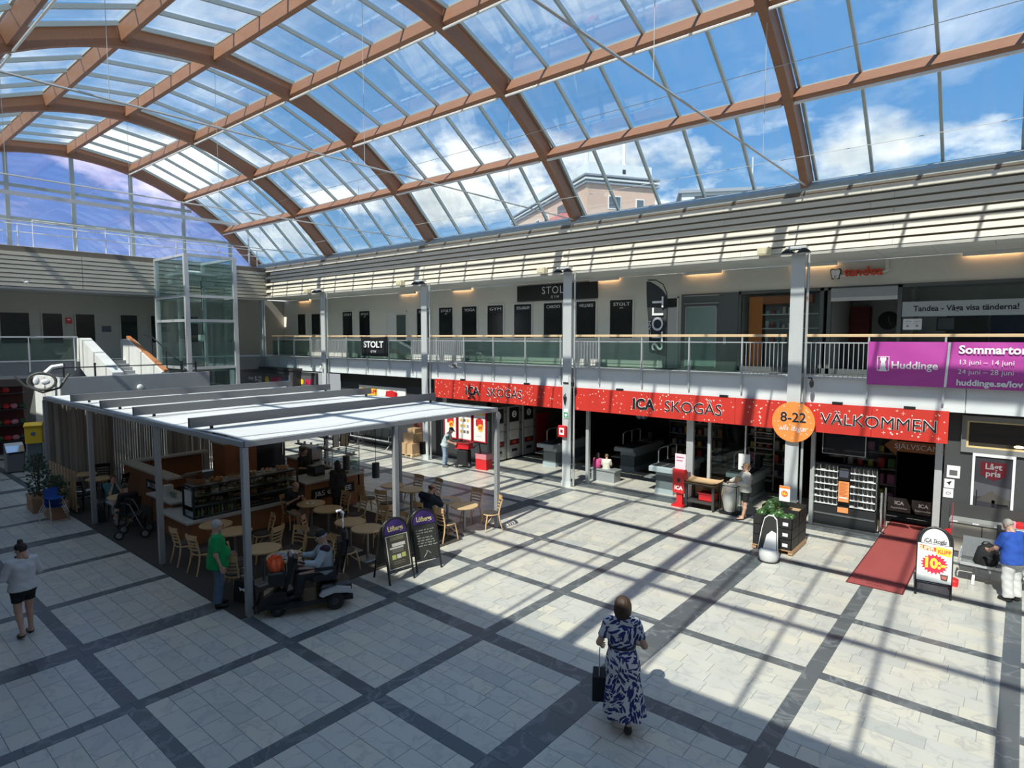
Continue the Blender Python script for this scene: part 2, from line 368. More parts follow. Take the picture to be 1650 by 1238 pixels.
# ---- floor -------------------------------------------------------------------
floor = struct('floor')
MB().bx(-40, 12, -8, 34, -.30, -.008).build('subfloor', GROUT, floor)
bx0 = -4.66
def bandx(k): return bx0+MOD*k, (.48 if k % 3 == 0 else .235)
def bandy(k): return 2.89+MOD*k, (.30 if k == 2 else .215)
R = random.Random(3); tiles = []; bands = []
KX = range(-13, 5); KY = range(-1, 6)
for kx in KX:
    xa, wa = bandx(kx); xb, wb = bandx(kx+1); x_0, x_1 = xa+wa/2, xb-wb/2
    for ky in KY:
        ya, va = bandy(ky); yb, vb = bandy(ky+1); y_0, y_1 = ya+va/2, yb-vb/2
        n = 7; h = (y_1-y_0)/n
        for r in range(n):
            x = x_0; first = True
            while x < x_1-.01:
                w = R.uniform(.15, .62) if first else R.choice([.45, .56, .62, .7]); first = False
                e = x+w
                if x_1-e < .16: e = x_1
                tiles.append((x, min(e, x_1), y_0+r*h, y_0+r*h+h)); x = e
    for ky in range(-1, 7):      # bands along x
        ya, va = bandy(ky); n = 3; w = (x_1-x_0)/n
        for i in range(n): bands.append((x_0+i*w, x_0+i*w+w, ya-va/2, ya+va/2))
for kx in range(-13, 6):
    xa, wa = bandx(kx); y = 2.89-MOD-.1
    while y < 17.0:
        e = min(17.1, y+.62); bands.append((xa-wa/2, xa+wa/2, y, e)); y = e
def vis(t):
    c = np.array([(t[0]+t[1])/2, (t[2]+t[3])/2, -CZ]); p = CR.T @ c
    u, v = 825+986*p[0]/max(p[2], .01), 619+986*p[1]/max(p[2], .01)
    ok = p[2] > 0 and -20 < u < 1670 and v < 1260
    return (0 if ok else 1, float(np.dot(c, c))/((t[1]-t[0])*(t[3]-t[2]))**.5)
def lay(lst, name, mat, stuffname, g=.004):
    lst = sorted(lst, key=vis)
    for t in lst[:300]:
        cx, cy = (t[0]+t[1])/2, (t[2]+t[3])/2; hx, hy = (t[1]-t[0])/2-g, (t[3]-t[2])/2-g
        MB().bx(-hx, hx, -hy, hy, -.02, R.uniform(-.0008, .0008)).build(name, mat, floor, (cx, cy, 0))
    b = MB()
    for t in lst[300:]: b.bx(t[0]+g, t[1]-g, t[2]+g, t[3]-g, -.02, 0)
    b.build(stuffname, mat, floor)['kind'] = 'stuff'
lay(tiles, 'tile', TILE, 'tile_field'); lay(bands, 'band_stone', BAND, 'band_field', .002)
b = MB()
for i in range(70):
    for j in range(5): b.bx(-35+i*.62+.003, -35+i*.62+.617, 17.1+j*.36+.003, 17.1+j*.36+.357, -.02, -.001) if j else b.bx(-35+i*.62+.003, -35+i*.62+.617, 17.2, 17.4, -.02, -.001)
b2 = MB(); b2.v = b.v; b2.f = b.f
b2.build('border_tile_field', TILE, floor)['kind'] = 'stuff'
MB().bx(-35, 8, 17.62, 17.98, -.02, .0006).build('threshold_band', BAND, floor)
MB().bx(-16.6, 8, 21.0, 30, -.02, .002).build('shop_floor', M('shop_floor', (.12, .075, .05), .5), floor)
b = MB()
for i in range(70):
    for j in range(7): b.bx(-35+i*.62+.003, -35+i*.62+.617, 18.9+j*.31+.003, 18.9+j*.31+.307, -.02, .0)
b.build('shop_tile_field', TILE, floor)['kind'] = 'stuff'
MB().bx(-24.0, -10.86, 5.16, 11.0, .0, .012).build('cafe_mat', M('brown_mat', (.055, .045, .038), .9, ns=40, na=.2, bump=.3), floor)
# ---- right wall --------------------------------------------------------------
WY = 20.2
wr = struct('wall_right')
MB().bx(-36, -9.2, WY, WY+.2, 4.1, 7.4).build('plaster', CREAM, wr)
MB().bx(-9.2, 9, WY, WY+.2, 6.66, 7.4).build('plaster', CREAM, wr)
# boarding under the eave: eight rows of slats
row = 1.5/8
slm = MB(); L_ = 7.36/2-.008
slm.prism([(17.60, 0), (17.52, .0), (17.56, row-.05), (17.60, row-.045)], 'x', 0, L_); slm = slm.mesh('slat', SLATM)
MB().bx(-32.6, X1, 17.6, 18.0, 7.42, 9.02).build('backing', M('slat_backing', (.18, .15, .12), .8), wr)
for i in range(12):
    for r in range(8):
        x = -32.55+i*7.36/2+(.0 if r % 2 else .5)
        if x+L_ < X1+1: link('slat', slm, wr, (x, 0, 7.45+r*row))
MB().bx(-32.6, X1, 17.54, 17.62, 7.36, 7.44).build('lower_trim', M('trim_grey', (.5, .48, .44), .6), wr)
# soffit panels
soff = struct('trim_1')
sm = MB().bx(.006, 1.22, .006, 1.31, 0, .03).mesh('ceiling_panel', M('soffit_panel', (.70, .70, .67), .7))
for i in range(36):
    for j in range(2): link('ceiling_panel', sm, soff, (-35+i*1.2267, 17.62+j*1.32, 7.41))
# gallery slab
sl_ = struct('trim_2')
MB().bx(-36, 9, 17.6, 32, 3.49, 4.08).build('slab', CONC, sl_)
fm = MB().bx(.008, 3.672, 17.53, 17.6, 3.44, 4.12).mesh('edge_panel', M('edge_panel', (.66, .69, .70), .6, ns=2, na=.08))
for i in range(12): link('edge_panel', fm, sl_, (-34.12+i*3.68, 0, 0))
# steel columns on the right: flange, web, flange
def column(x, label):
    t = thing('steel_column', label, 'column', (x, 17.35, 0), group='grey steel columns along the gallery')
    W_ = .34
    top = 7.42
    MB().bx(-W_/2, W_/2, 0, .05, 0, top).build('front_flange', STEEL, t)
    MB().bx(-.03, .03, .05, .16, 0, top).bx(-.05, .05, .0, -.012, .02, .3).build('web', STEEL, t)
    MB().tube([(W_/2+.06, .12, .02), (W_/2+.06, .12, top)], .035, 8).build('downpipe', GALV, t)
    MB().bx(-W_/2-.03, W_/2+.03, -.02, .07, 0, .16).build('base_plate', CONC, t)
    return t
columns = [column(x, l) for x, l in ((-32.9, 'grey steel column in the far corner right of the lift'), (-26.8, 'grey steel column furthest left on the right side, beside the black rail banner'), (-19.36, 'grey steel column at the left end of the red shop banner'), (-12.08, 'grey steel column with the red fire alarm box on it'), (-4.7, 'grey steel column behind the watermelon box and round orange sign'), (2.66, 'grey steel column next after the one with the round orange sign'))]
# flood lamps on column heads
def flood(x, label):
    t = thing('floodlight', label, 'floodlight', (x, 17.2, 7.38), group='twin floodlights on the column heads')
    for s in (-1, 1):
        h = MB(); h.lathe([(.06, .10), (.15, .03), (.17, -.02)], 12, (s*.2, -.12)); hd_ = h.build('lamp_head', BLACK, t)
        MB().lathe([(.15, -.03), (.15, -.022)], 12, (s*.2, -.12)).build('lens', M('lamp_lens', (.55, .56, .55), .2), hd_)
    MB().box((0, -.02, .13), (.5, .22, .08)).build('housing', M('white_plastic', (.8, .8, .78), .4), t)
    MB().tube([(-.25, -.1, .08), (.25, -.1, .08)], .02, 6).build('bracket', BLACK, t)
for x, l in ((-26.8, 'twin black floodlights on the furthest left column head'), (-19.36, 'twin black floodlights on the column head left of the red banner'), (-12.08, 'twin black floodlights on the column head beside the white lettered sign'), (-4.7, 'twin black floodlights on the column head nearest the tooth logo')): flood(x, l)
for x, l in ((-5.6, 'cream wall speaker under the boarding, nearest one on the right'), (-13.2, 'cream wall speaker under the boarding, the middle one'), (-28.2, 'cream wall speaker under the boarding, nearest the glass lift'), (-20.9, 'cream wall speaker under the boarding, second from the glass lift')):
    t = thing('wall_speaker', l, 'speaker', (x, 17.4, 7.42), group='cream speakers under the boarding')
    MB().rbox(-.16, .16, -.12, .12, 0, .22, .02).build('cabinet', M('cream_plastic', (.78, .72, .52), .5), t)
    MB().bx(-.13, .13, -.135, -.12, .03, .19).build('grille', M('cream_grille', (.66, .60, .42), .7), t)
# warm downlights at the top of the gallery wall
WARM = M('warm_lamp', (1, .58, .28), .5, emit=9.)
def wallamp(x, y, rz, label):
    t = thing('wall_lamp', label, 'lamp', (x, y, 7.33), rz, group='warm strip lamps high on the gallery walls')
    MB().bx(-.62, .62, -.10, -.02, .065, .078).build('housing', WHITE, t)
    MB().bx(-.6, .6, -.075, -.03, .055, .065).build('diffuser', WARM, t); MB().bx(-.64, .64, -.125, -.10, -.02, .075).build('baffle', WHITE, t)
for x, l in ((-23.6, 'warm strip lamp over the white door on the gallery'), (-19.85, 'warm strip lamp over the third window right of the gallery white door'), (-12.3, 'warm strip lamp right of the white lettered black sign'), (-8.45, 'warm strip lamp above the grey framed glass door'), (-5.0, 'warm strip lamp left of the tooth logo'), (-.75, 'warm strip lamp right of the red lettered logo'), (-33.0, 'warm strip lamp by the far corner of the right wall')): wallamp(x, WY, 0, l)
# ---- gallery windows ---------------------------------------------------------
FR = M('window_frame_white', (.74, .73, .70), .5); DKG = M('dark_window_film', (.012, .014, .015), .12)
wn = [1]
def win(x0, x1, z0=5.16, z1=6.57, head=None, sub=None):
    wn[0] += 1
    t = struct('window_%d' % wn[0]); t.location = (0, WY, 0); f = .05
    MB().bx(x0-f, x1+f, -.05, .0, z1, z1+f).bx(x0-f, x1+f, -.06, 0, z0-f, z0).bx(x0-f, x0, -.05, 0, z0, z1).bx(x1, x1+f, -.05, 0, z0, z1).build('frame', FR, t)
    MB().bx(x0, x1, -.02, -.004, z0, z1).build('pane', DKG, t)
    if head:
        text(head, .17, INK, t, ((x0+x1)/2, -.024, z1-.16), RY, width=(x1-x0)*.72)
        if sub: text(sub, .07, INK, t, ((x0+x1)/2, -.024, z1-.30), RY)
    return t
for a in ((-33.8, -32.95, 5.33, 6.55), (-32.3, -31.4, 5.33, 6.53)): win(*a)
win(-29.19, -28.28, head='STOLT'); win(-27.67, -26.74, head='STOLT', sub='GYM'); win(-23.0, -22.0, head='STOLT'); win(-21.43, -20.5, head='STOLT', sub='GYM'); win(-19.9, -18.97, head='YOGA'); win(-18.32, -17.4, head='GYM')
win(-16.78, -15.84, head='SOLARIUM'); win(-15.2, -14.27, head='CARDIO'); win(-13.6, -12.71, head='WELLNESS'); win(-12.08, -11.12, head='STOLT', sub='GYM')
# white panelling between the gym windows
MB().bx(-23.3, -9.3, WY-.025, WY-.002, 4.2, 5.05).build('dado_panel', M('dado', (.60, .60, .56), .6), wr)
# white gallery door with glass
d1 = struct('door_1'); d1.location = (-24.57, WY, 4.1)
MB().bx(-.8, -.75, -.05, 0, 0, 2.4).bx(.75, .8, -.05, 0, 0, 2.4).bx(-.8, .8, -.05, 0, 2.35, 2.42).build('door_frame', FR, d1)
MB().bx(-.74, .0, -.03, -.005, 0, 2.34).build('door_leaf', M('white_door', (.70, .69, .66), .5), d1)
MB().bx(.02, .74, -.03, -.005, 0, 2.2).build('glass_leaf', M('dull_door_glass', (.10, .13, .12), .2), d1)
MB().tube([(-.08, -.06, 1.05), (-.2, -.06, 1.05)], .012, 6).build('door_handle', CHROME, d1)
d2 = struct('door_2'); d2.location = (-9.72, WY, 4.1)
MB().bx(-.38, -.33, -.05, 0, 0, 2.5).bx(.33, .38, -.05, 0, 0, 2.5).bx(-.38, .38, -.05, 0, 2.45, 2.5).build('door_frame', FR, d2)
MB().bx(-.33, .33, -.03, -.005, 0, 2.1).build('door_leaf', M('grey_white_door', (.55, .56, .54), .5), d2)
MB().bx(-.33, .33, -.03, -.005, 2.14, 2.44).build('transom_pane', DKG, d2)
# black fascia sign
sg = thing('wall_sign', 'long black wall sign with white lettering above the gallery windows', 'sign', (-14.6, WY-.06, 7.0))
MB().bx(-1.97, 1.97, -.03, .05, -.32, .32).build('sign_board', M('sign_black', (.012, .012, .013), .5), sg)
text('STOLT', .42, INK, sg, (.02, -.034, .07), RY, sp=1.15); text('G Y M', .15, INK, sg, (.0, -.034, -.2), RY)
cu = thing('camera_dome', 'small black dome camera by the warm lamp beside the black sign', 'camera', (-13.05, WY-.03, 7.18)); MB().ell((0, 0, 0), (.1, .08, .1)).build('dome', BLACK, cu); MB().bx(-.06, .06, .0, .03, -.06, .06).build('mount', WHITE, cu)
# ---- dentist front (right of x=-9.2) ----------------------------------------
df = struct('wall_front'); df.location = (0, WY, 0)
FD = M('front_frame', (.10, .11, .11), .5)
MB().bx(-9.22, -7.25, -.06, .0, 4.1, 6.66).build('door_surround', FD, df)
MB().bx(-9.02, -7.99, -.075, -.06, 4.2, 6.2).build('frosted_panel', M('frosted_green', (.24, .34, .31), .25), df)
for x0, x1, z0, z1 in ((-9.06, -9.02, 4.16, 6.24), (-7.99, -7.95, 4.16, 6.24), (-9.06, -7.95, 6.2, 6.24), (-9.12, -7.9, 6.32, 6.35), (-9.12, -7.9, 6.58, 6.61)):
    MB().bx(x0, x1, -.085, -.06, z0, z1).build('panel_trim', M('grey_trim', (.38, .40, .39), .4), df)
MB().rbox(-7.72, -7.62, -.09, -.06, 4.95, 5.2, .01).build('entry_phone', M('phone_grey', (.5, .52, .52), .4), df)
for x in (-7.22, -4.76, -4.55, -2.76, .05, 2.9):
    MB().bx(x-.05, x+.05, -.04, .08, 4.1, 6.66).build('post', FD, df)
MB().bx(-7.25, 3, -.04, .08, 6.58, 6.68).build('head_rail', FD, df); MB().bx(-7.25, 3, -.04, .08, 4.1, 4.25).build('sill_rail', FD, df)
for x0, x1 in ((-7.17, -4.81), (-2.7, .0), (.1, 2.85)): MB().bx(x0, x1, .01, .02, 4.25, 6.58).build('glass_pane', GL_SHOP, df)
MB().bx(-2.7, .0, -.012, -.008, 5.76, 6.17).bx(.1, 2.85, -.012, -.008, 5.76, 6.17).build('frosted_strip', M('frosted_strip', (.44, .48, .48), .5), df)
text('Tandea - Våga visa tänderna!', .21, BLK, df, (-1.3, -.016, 5.97), RY, width=2.26, bold=.004)
MB().bx(-2.66, -2.22, -.02, -.014, 5.40, 5.70).build('paper_notice', PAPER, df)
for i in range(2):
    MB().bx(-2.62+.22*i, -2.47+.22*i, -.024, -.02, 5.62, 5.635).bx(-2.62+.22*i, -2.50+.22*i, -.024, -.02, 5.57, 5.58).ell((-2.55+.22*i, -.02, 5.50), (.035, .003, .035)).build('notice_print', M('grey_print', (.35, .35, .35), .7), df)
MB().bx(-4.5, -2.81, -.14, .1, 6.36, 6.62).build('shutter_box', M('shutter_grey', (.34, .36, .37), .5), df); MB().bx(-4.5, -2.81, -.1, .0, 6.25, 6.36).build('shutter_edge', M('shutter_white', (.6, .61, .6), .5), df)
# rooms behind
rm = struct('wall_back')
RW = M('room_wall', (.58, .57, .55), .8)
MB().bx(-9.2, 4, WY+3.4, WY+3.6, 4.1, 7.4).bx(-7.3, -7.2, WY+.2, WY+3.4, 4.1, 7.4).bx(3.9, 4, WY+.2, WY+3.4, 4.1, 7.4).build('room_wall', RW, rm)
MB().bx(-4.66, -4.6, WY+.2, WY+3.4, 4.1, 7.4).bx(-2.74, -2.7, WY+2.2, WY+3.4, 4.1, 7.4).build('partition', RW, rm)
MB().bx(-7.2, 4, WY+.2, WY+3.4, 6.75, 6.8).build('room_ceiling', M('room_ceiling', (.5, .5, .48), .8), rm)
MB().bx(-36, 9, 20.4, 32, 9.0, 9.1).build('back_roof', CONC, rm)
MB().bx(-7.2, 4, WY+.2, WY+3.4, 4.08, 4.11).build('room_floor', M('room_floor', (.12, .11, .10), .5), rm)
MB().bx(-4.55, -4.0, WY+2.9, WY+3.4, 4.1, 6.2).build('red_cabinet', M('dark_red', (.22, .03, .03), .5), rm)
MB().bx(-.85, 0.3, WY+3.3, WY+3.4, 4.6, 6.2).build('blue_board', M('navy_board', (.03, .03, .12), .6), rm)
MB().bx(-1.95, -.9, WY+3.3, WY+3.4, 4.1, 6.1).build('dark_door', M('dark_door', (.05, .04, .04), .6), rm)
oc = thing('orange_partition', 'orange upright panel of the shelf unit in the upper glazed room', 'shelf', (-7.0, WY+.25, 4.1))
MB().bx(0, .42, 0, .06, 0, 2.4).build('side_panel', ORANGE, oc); MB().bx(.42, 2.1, .3, .34, .0, 2.45).build('back_panel', M('shelf_back', (.30, .29, .28), .7), oc); MB().bx(.42, 1.9, .0, .3, 2.15, 2.4).build('top_box', M('burnt_orange', (.5, .12, .03), .5), oc)
for z in (.9, 1.35, 1.8): MB().bx(.42, 2.1, .0, .3, z, z+.03).build('shelf_board', WHITE, oc)
R = random.Random(5)
for z in (.93, 1.38, 1.83):
    for i in range(8):
        h = R.uniform(.1, .24); o = MB().rbox(-.05, .05, -.04, .04, 0, h, .012).build('product_box', M('prod%d' % (i % 4), [(.5, .5, .48), (.4, .08, .06), (.2, .25, .28), (.55, .5, .4)][i % 4], .5), None, (-6.45+.17*i, WY+.38, 4.1+z)); tag(o, ('white', 'red', 'dark teal', 'cream')[i % 4]+' small box on the '+{.93: 'lowest', 1.38: 'middle', 1.83: 'top'}[z]+' shelf behind the orange panel, '+('left' if i < 4 else 'right')+' half', 'box', 'boxes on the orange unit shelves')
ck = thing('wall_clock', 'round black wall clock seen under the raised shutter', 'clock', (-3.52, WY+3.38, 5.74))
MB().prism([(.30*math.cos(2*PI*k/32), .30*math.sin(2*PI*k/32)) for k in range(32)], 'y', -.03, 0).build('clock_face', BLACK, ck)
MB().beam((0, -.035, 0), (.02, -.035, .16), .006, .015, (0, 1, 0)).beam((0, -.035, 0), (.09, -.035, -.16), .006, .012, (0, 1, 0)).build('clock_hand', M('grey_hand', (.4, .4, .4)), ck)
pf = thing('picture_frame', 'small black framed picture on the wall inside the dentist window', 'picture', (-1.95, WY+3.28, 5.4))
MB().bx(-.24, .24, -.02, 0, .0, .42).build('frame', BLACK, pf); MB().bx(-.21, .21, -.025, -.02, .03, .39).build('print', M('grey_picture', (.3, .31, .33)), pf)
MB().bx(-7.1, -2.8, WY+1.6, WY+2.2, 4.1, 5.0).build('counter_base', M('counter_dark', (.05, .05, .05), .5), rm)
# tooth logo and letters
lg = thing('letter_sign', 'red raised lettering with outlined white tooth logo on cream wall', 'sign', (-4.4, WY-.09, 7.05))
tooth = [(-.13, .10), (-.10, .135), (-.05, .13), (0, .11), (.05, .13), (.10, .135), (.13, .10), (.125, .02), (.10, -.05), (.09, -.13), (.05, -.135), (.03, -.06), (0, -.04), (-.03, -.06), (-.05, -.135), (-.09, -.13), (-.10, -.05), (-.125, .02)]
MB().prism([(x*1.15, z*1.15) for x, z in tooth], 'y', -.02, .02).build('tooth_outline', M('logo_black', (.03, .03, .03), .5), lg); MB().prism([(x*.93, z*.93) for x, z in tooth], 'y', -.03, .01).build('tooth', INK, lg)
text('tandea', .36, M('letter_red', (.72, .07, .03), .4), lg, (.72, 0, .02), RY, 'letters', width=.98, bold=.008, ext=.04)
MB().tube([(1.3, .02, .33), (1.3, .02, .02), (1.16, .02, -.05), (.0, .04, -.06)], .05, 8).build('duct', CREAM, lg)
# ---- far end wall ------------------------------------------------------------
we = struct('wall_left')
EX = -32.6
MB().bx(EX-.35, EX, -.2, 17.6, 7.30, 9.0).build('backing', MATS['slat_backing'], we)
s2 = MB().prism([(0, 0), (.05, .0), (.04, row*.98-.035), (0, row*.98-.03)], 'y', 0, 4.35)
s2.v = [(p[0], p[1], p[2]) for p in s2.v]; s2 = s2.mesh('slat', wood('end_slat_wood', (.46, .42, .35), (.54, .50, .42), (6, .3, 6), .6, 2.))  # slats darkened, the far end's shade is put into their colour
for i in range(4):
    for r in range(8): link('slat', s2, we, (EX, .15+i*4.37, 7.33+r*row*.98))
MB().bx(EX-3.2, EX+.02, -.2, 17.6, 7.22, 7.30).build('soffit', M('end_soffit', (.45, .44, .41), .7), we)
MB().bx(-35.6, -35.4, -.2, 20.2, 4.1, 7.4).build('plaster', M('end_plaster', (.46, .44, .39), .8, ns=4, na=.03), we)  # plaster tone lowered to paint in the shade of the gallery end
MB().bx(EX-3.0, EX, -.2, 17.4, 3.46, 4.08).build('slab', CONC, we)
MB().bx(EX, EX+.05, -.2, 17.4, 3.43, 4.1).build('edge_panel', M('end_edge_panel', (.22, .23, .24), .7), we)  # dark tone carries painted shade along the end slab edge
MB().bx(-38.4, -38.2, -.2, 18, 0, 3.46).build('shop_back', M('dark_shop', (.05, .045, .045), .7), we)
MB().bx(-36.0, -32.62, -.2, 17.4, 8.95, 9.02).build('terrace_deck', CONC, we)
k_ = [0]
def ewin(y0, y1, z0, z1, mat):
    wn[0] += 1; t = struct('window_%d' % wn[0]); t.location = (-35.4, 0, 0)
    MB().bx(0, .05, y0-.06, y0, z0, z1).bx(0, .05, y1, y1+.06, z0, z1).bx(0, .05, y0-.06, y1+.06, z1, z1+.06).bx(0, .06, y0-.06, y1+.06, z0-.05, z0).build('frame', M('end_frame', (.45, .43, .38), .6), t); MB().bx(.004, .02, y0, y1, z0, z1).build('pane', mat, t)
for y0, y1 in ((6.4, 7.45), (7.95, 8.72), (9.27, 10.05), (11.2, 11.95), (12.6, 13.4), (14.2, 15), (2.5, 3.4), (4.6, 5.5)): ewin(y0, y1, 4.9, 6.3, DKG)
bd = thing('notice_board', 'small blue grey notice board on the far end gallery wall', 'board', (-35.38, 10.55, 5.6)); MB().bx(0, .03, -.2, .2, -.15, .15).build('board', M('board_blue', (.07, .09, .12), .4), bd); MB().bx(0, .04, -.22, .22, .15, .17).build('frame', ALU, bd)
fa = thing('fire_sign', 'small red square sign between windows on the far end gallery', 'sign', (-35.37, 8.98, 5.98)); MB().bx(0, .03, -.12, .12, -.14, .14).build('plate', RED, fa); MB().bx(.03, .034, -.05, .05, .02, .08).build('symbol', INK, fa)
for y, l in ((7.6, 'warm strip lamp over the first far end gallery window'),): wallamp(-35.4, y, PI/2, l)
# terrace rails above the end fascia
tr = thing('terrace_railing', 'thin white tube railing along the terrace before the gable window', 'railing', (-32.8, 9, 9.0))
for z in (.62, .95): MB().tube([(0, -8.8, z), (0, 8.6, z)], .022, 6).build('rail', WHITE, tr)
for i in range(9): MB().tube([(0, -8.6+2.1*i, -.0), (0, -8.6+2.1*i, .95)], .025, 6).build('post', WHITE, tr)
MB().tube([(.1, -1.8, 0), (.1, -1.8, 1.15), (.1, .9, 1.15), (.1, .9, 0)], .025, 6).build('loop', WHITE, tr)
# ---- near gallery behind the viewer (casts the shade) -------------------------
wf = struct('wall_near')
MB().bx(X0-2, X1, -7, -.15, 3.49, 4.08).build('slab', CONC, wf); MB().bx(X0-2, X1, -.35, .0, 7.42, 9.0).build('fascia', SLATM, wf)
MB().bx(X0-2, X1, -3.2, -3.0, 0, 8.95).build('plaster', CREAM, wf)
MB().bx(X1, X1+.2, -7, 32, 0, 13.4).build('end_wall', CREAM, wf)
# ---- shop level right ----------------------------------------------------------
ws = struct('wall_shop')
MB().bx(-38, 9, 30, 30.2, 0, 3.5).build('back_wall', M('shop_back_wall', (.10, .09, .09), .8), ws)
MB().bx(-16.75, -16.6, 21.6, 30, 0, 3.5).bx(8.8, 9, 18.2, 30, 0, 3.5).build('side_wall', M('shop_side_wall', (.10, .09, .09), .8), ws)
MB().bx(-26.7, -16.5, 18.25, 18.4, 0, 3.49).build('dark_panel', DARK, ws)
MB().bx(-16.6, -16.5, 18.25, 21.6, 2.32, 3.49).build('dark_panel', DARK, ws)
MB().bx(-1.40, 9, 18.2, 18.35, 0, 3.49).build('dark_panel', M('slate_panel', (.055, .058, .06), .6), ws)
MB().bx(-26.7, -19.4, 18.235, 18.25, 2.95, 3.49).build('dark_header', M('black_header', (.02, .02, .02), .6), ws)
MB().bx(-38, 8.9, 18.3, 30, 3.30, 3.36).build('shop_ceiling', M('shop_ceiling', (.12, .11, .11), .8), ws)
for x, w in ((-11.72, .12), (-7.92, .22), (-7.3, .09), (-4.36, .1), (-1.5, .15)):
    MB().bx(x-w/2, x+w/2, 18.12, 18.24, 0, 3.4).build('post', GALV, ws)
MB().bx(-6.23, -6.19, 18.15, 18.19, .9, 3.0).build('glass_edge', GALV, ws)
MB().bx(-7.25, -6.2, 18.16, 18.175, .75, 3.0).build('glass_pane', GL_SHOP, ws)
MB().bx(-4.3, -2.85, 19.0, 19.01, .2, 3.2).build('glass_pane', GL_SHOP, ws)
# ================================================================ GALLERY THINGS
def Wp(px, py, y):
    d = ray_at(px, py); t = y/d[1]; return (d[0]*t, CZ+d[2]*t)
bal_m = MB().tube([(0, 0, 4.16), (0, 0, 5.04)], .011, 6).mesh('baluster', GALV)
post_m = MB().bx(-.02, .02, -.03, .03, 3.63, 5.2).mesh('post', GALV)
BALX = [(-28.12, -24.98), (-20.27, -17.13), (-12.42, -10.85), (-6.14, -1.43)]
def railing(xa, xb, label, y=17.46):
    t = thing('railing', label, 'railing', (0, y, 0), group='gallery railings between the columns')
    MB().rbox(xa, xb, -.04, .04, 5.2, 5.27, .015).build('handrail', RAILW, t)
    MB().bx(xa, xb, -.015, .015, 5.03, 5.06).build('mid_rail', GALV, t); MB().bx(xa, xb, -.02, .02, 4.13, 4.17).build('bottom_rail', GALV, t)
    ps = [-3.0-1.57*k+.0 for k in range(-4, 19)]
    ps = sorted(p for p in ps if xa-.05 <= p <= xb+.05)
    for p in ps: link('post', post_m, t, (p, 0, 0))
    ed = [xa]+ps+[xb]
    for a, b in zip(ed, ed[1:]):
        if b-a < .12: continue
        mid = (a+b)/2
        if any(u-.1 < mid < v+.1 for u, v in BALX):
            n = int((b-a-.06)/.112)
            for i in range(n): link('baluster', bal_m, t, (a+.06+(b-a-.12)*(i+.5)/n, 0, 0))
        else: MB().bx(a+.05, b-.05, -.006, .006, 4.2, 5.01).build('glass_pane', GL_RAIL, t)
railing(-31.9, -27.05, 'gallery railing nearest the glass lift with wooden handrail'); railing(-26.55, -19.6, 'gallery railing carrying the small black banner'); railing(-19.1, -12.35, 'gallery railing above the left red shop banner')
railing(-11.8, -4.95, 'gallery railing in front of the upright black flag'); railing(-4.45, 2.4, 'gallery railing carrying the magenta banner')
def wave(x0, x1, z0, z1, y, nx, nz, fn): return MB().grid(lambda u, v: (x0+(x1-x0)*u, y+fn(u, v), z0+(z1-z0)*v), nx, nz)
def end_railing():
    t = thing('railing', 'grey glass railing along the far end gallery left of the stairs', 'railing', (-32.5, 0, 0))
    MB().rbox(-.03, .03, .2, 8.55, 5.16, 5.22, .01).build('handrail', GALV, t); MB().bx(-.02, .02, .2, 8.55, 4.15, 4.19).build('bottom_rail', GALV, t)
    for i in range(6):
        y = .3+1.62*i; MB().bx(-.03, .03, y-.02, y+.02, 3.7, 5.16).build('post', GALV, t)
        if i < 5: MB().bx(-.006, .006, y+.06, y+1.56, 4.22, 5.1).build('glass_pane', GL_RAIL, t)
end_railing()
# magenta banner
bn = thing('vinyl_banner', 'magenta vinyl banner with white lettering tied to the gallery railing', 'banner', (-3.0, 17.36, 4.02))
f_ = lambda u, v: .012*math.sin(9*u+3*v)+.01*math.sin(23*u*v+1)
MB().grid(lambda u, v: (4.6*u, f_(u, v), 1.06*v), 40, 10).build('sheet', PINK, bn, smooth=True)
MB().grid(lambda u, v: (1.58+.05*v+.05*u, f_((1.58+.05*u)/4.6, v)-.012, .01+1.04*v), 2, 8).build('white_stripe', INK, bn)
text('Huddinge', .25, INK, bn, (.98, -.022, .49), RY, width=.93, bold=.004)
MB().tube([(.22, -.03, .36), (.46, -.03, .36), (.46, -.03, .70), (.22, -.03, .70)], .012, 6, True).build('emblem_frame', INK, bn)
MB().prism([(.25, .34), (.43, .34), (.40, .42), (.385, .58), (.40, .60), (.41, .66), (.375, .70), (.36, .66), (.34, .72), (.32, .66), (.305, .70), (.27, .66), (.28, .60), (.295, .58), (.28, .42)], 'y', -.034, -.03).build('emblem_torch', INK, bn)
text('Sommartorg', .26, INK, bn, (1.83, -.03, .88), RY, align='LEFT', bold=.008)
text('13 juni – 14 juni      /', .155, INK, bn, (1.83, -.03, .60), RY, align='LEFT'); text('24 juni – 28 juni      /', .155, INK, bn, (1.83, -.03, .38), RY, align='LEFT'); text('huddinge.se/lov', .19, INK, bn, (1.81, -.03, .13), RY, align='LEFT', bold=.006)
# black banner on the railing
bn = thing('vinyl_banner', 'small black banner with white lettering tied to the far gallery railing', 'banner', (-22.77, 17.38, 4.32))
MB().grid(lambda u, v: (-.97+1.94*u, .02*math.sin(8*u+5*v)*(1-v)+.03*math.sin(PI*u)*v*(1-v), .9*v-.06*math.sin(PI*u)*v), 16, 8).build('sheet', M('black_vinyl', (.015, .015, .017), .45), bn, smooth=True)
text('STOLT', .40, INK, bn, (0, -.045, .52), RY, bold=.012, width=1.45); text('G Y M', .15, INK, bn, (0, -.045, .2), RY, bold=.006)
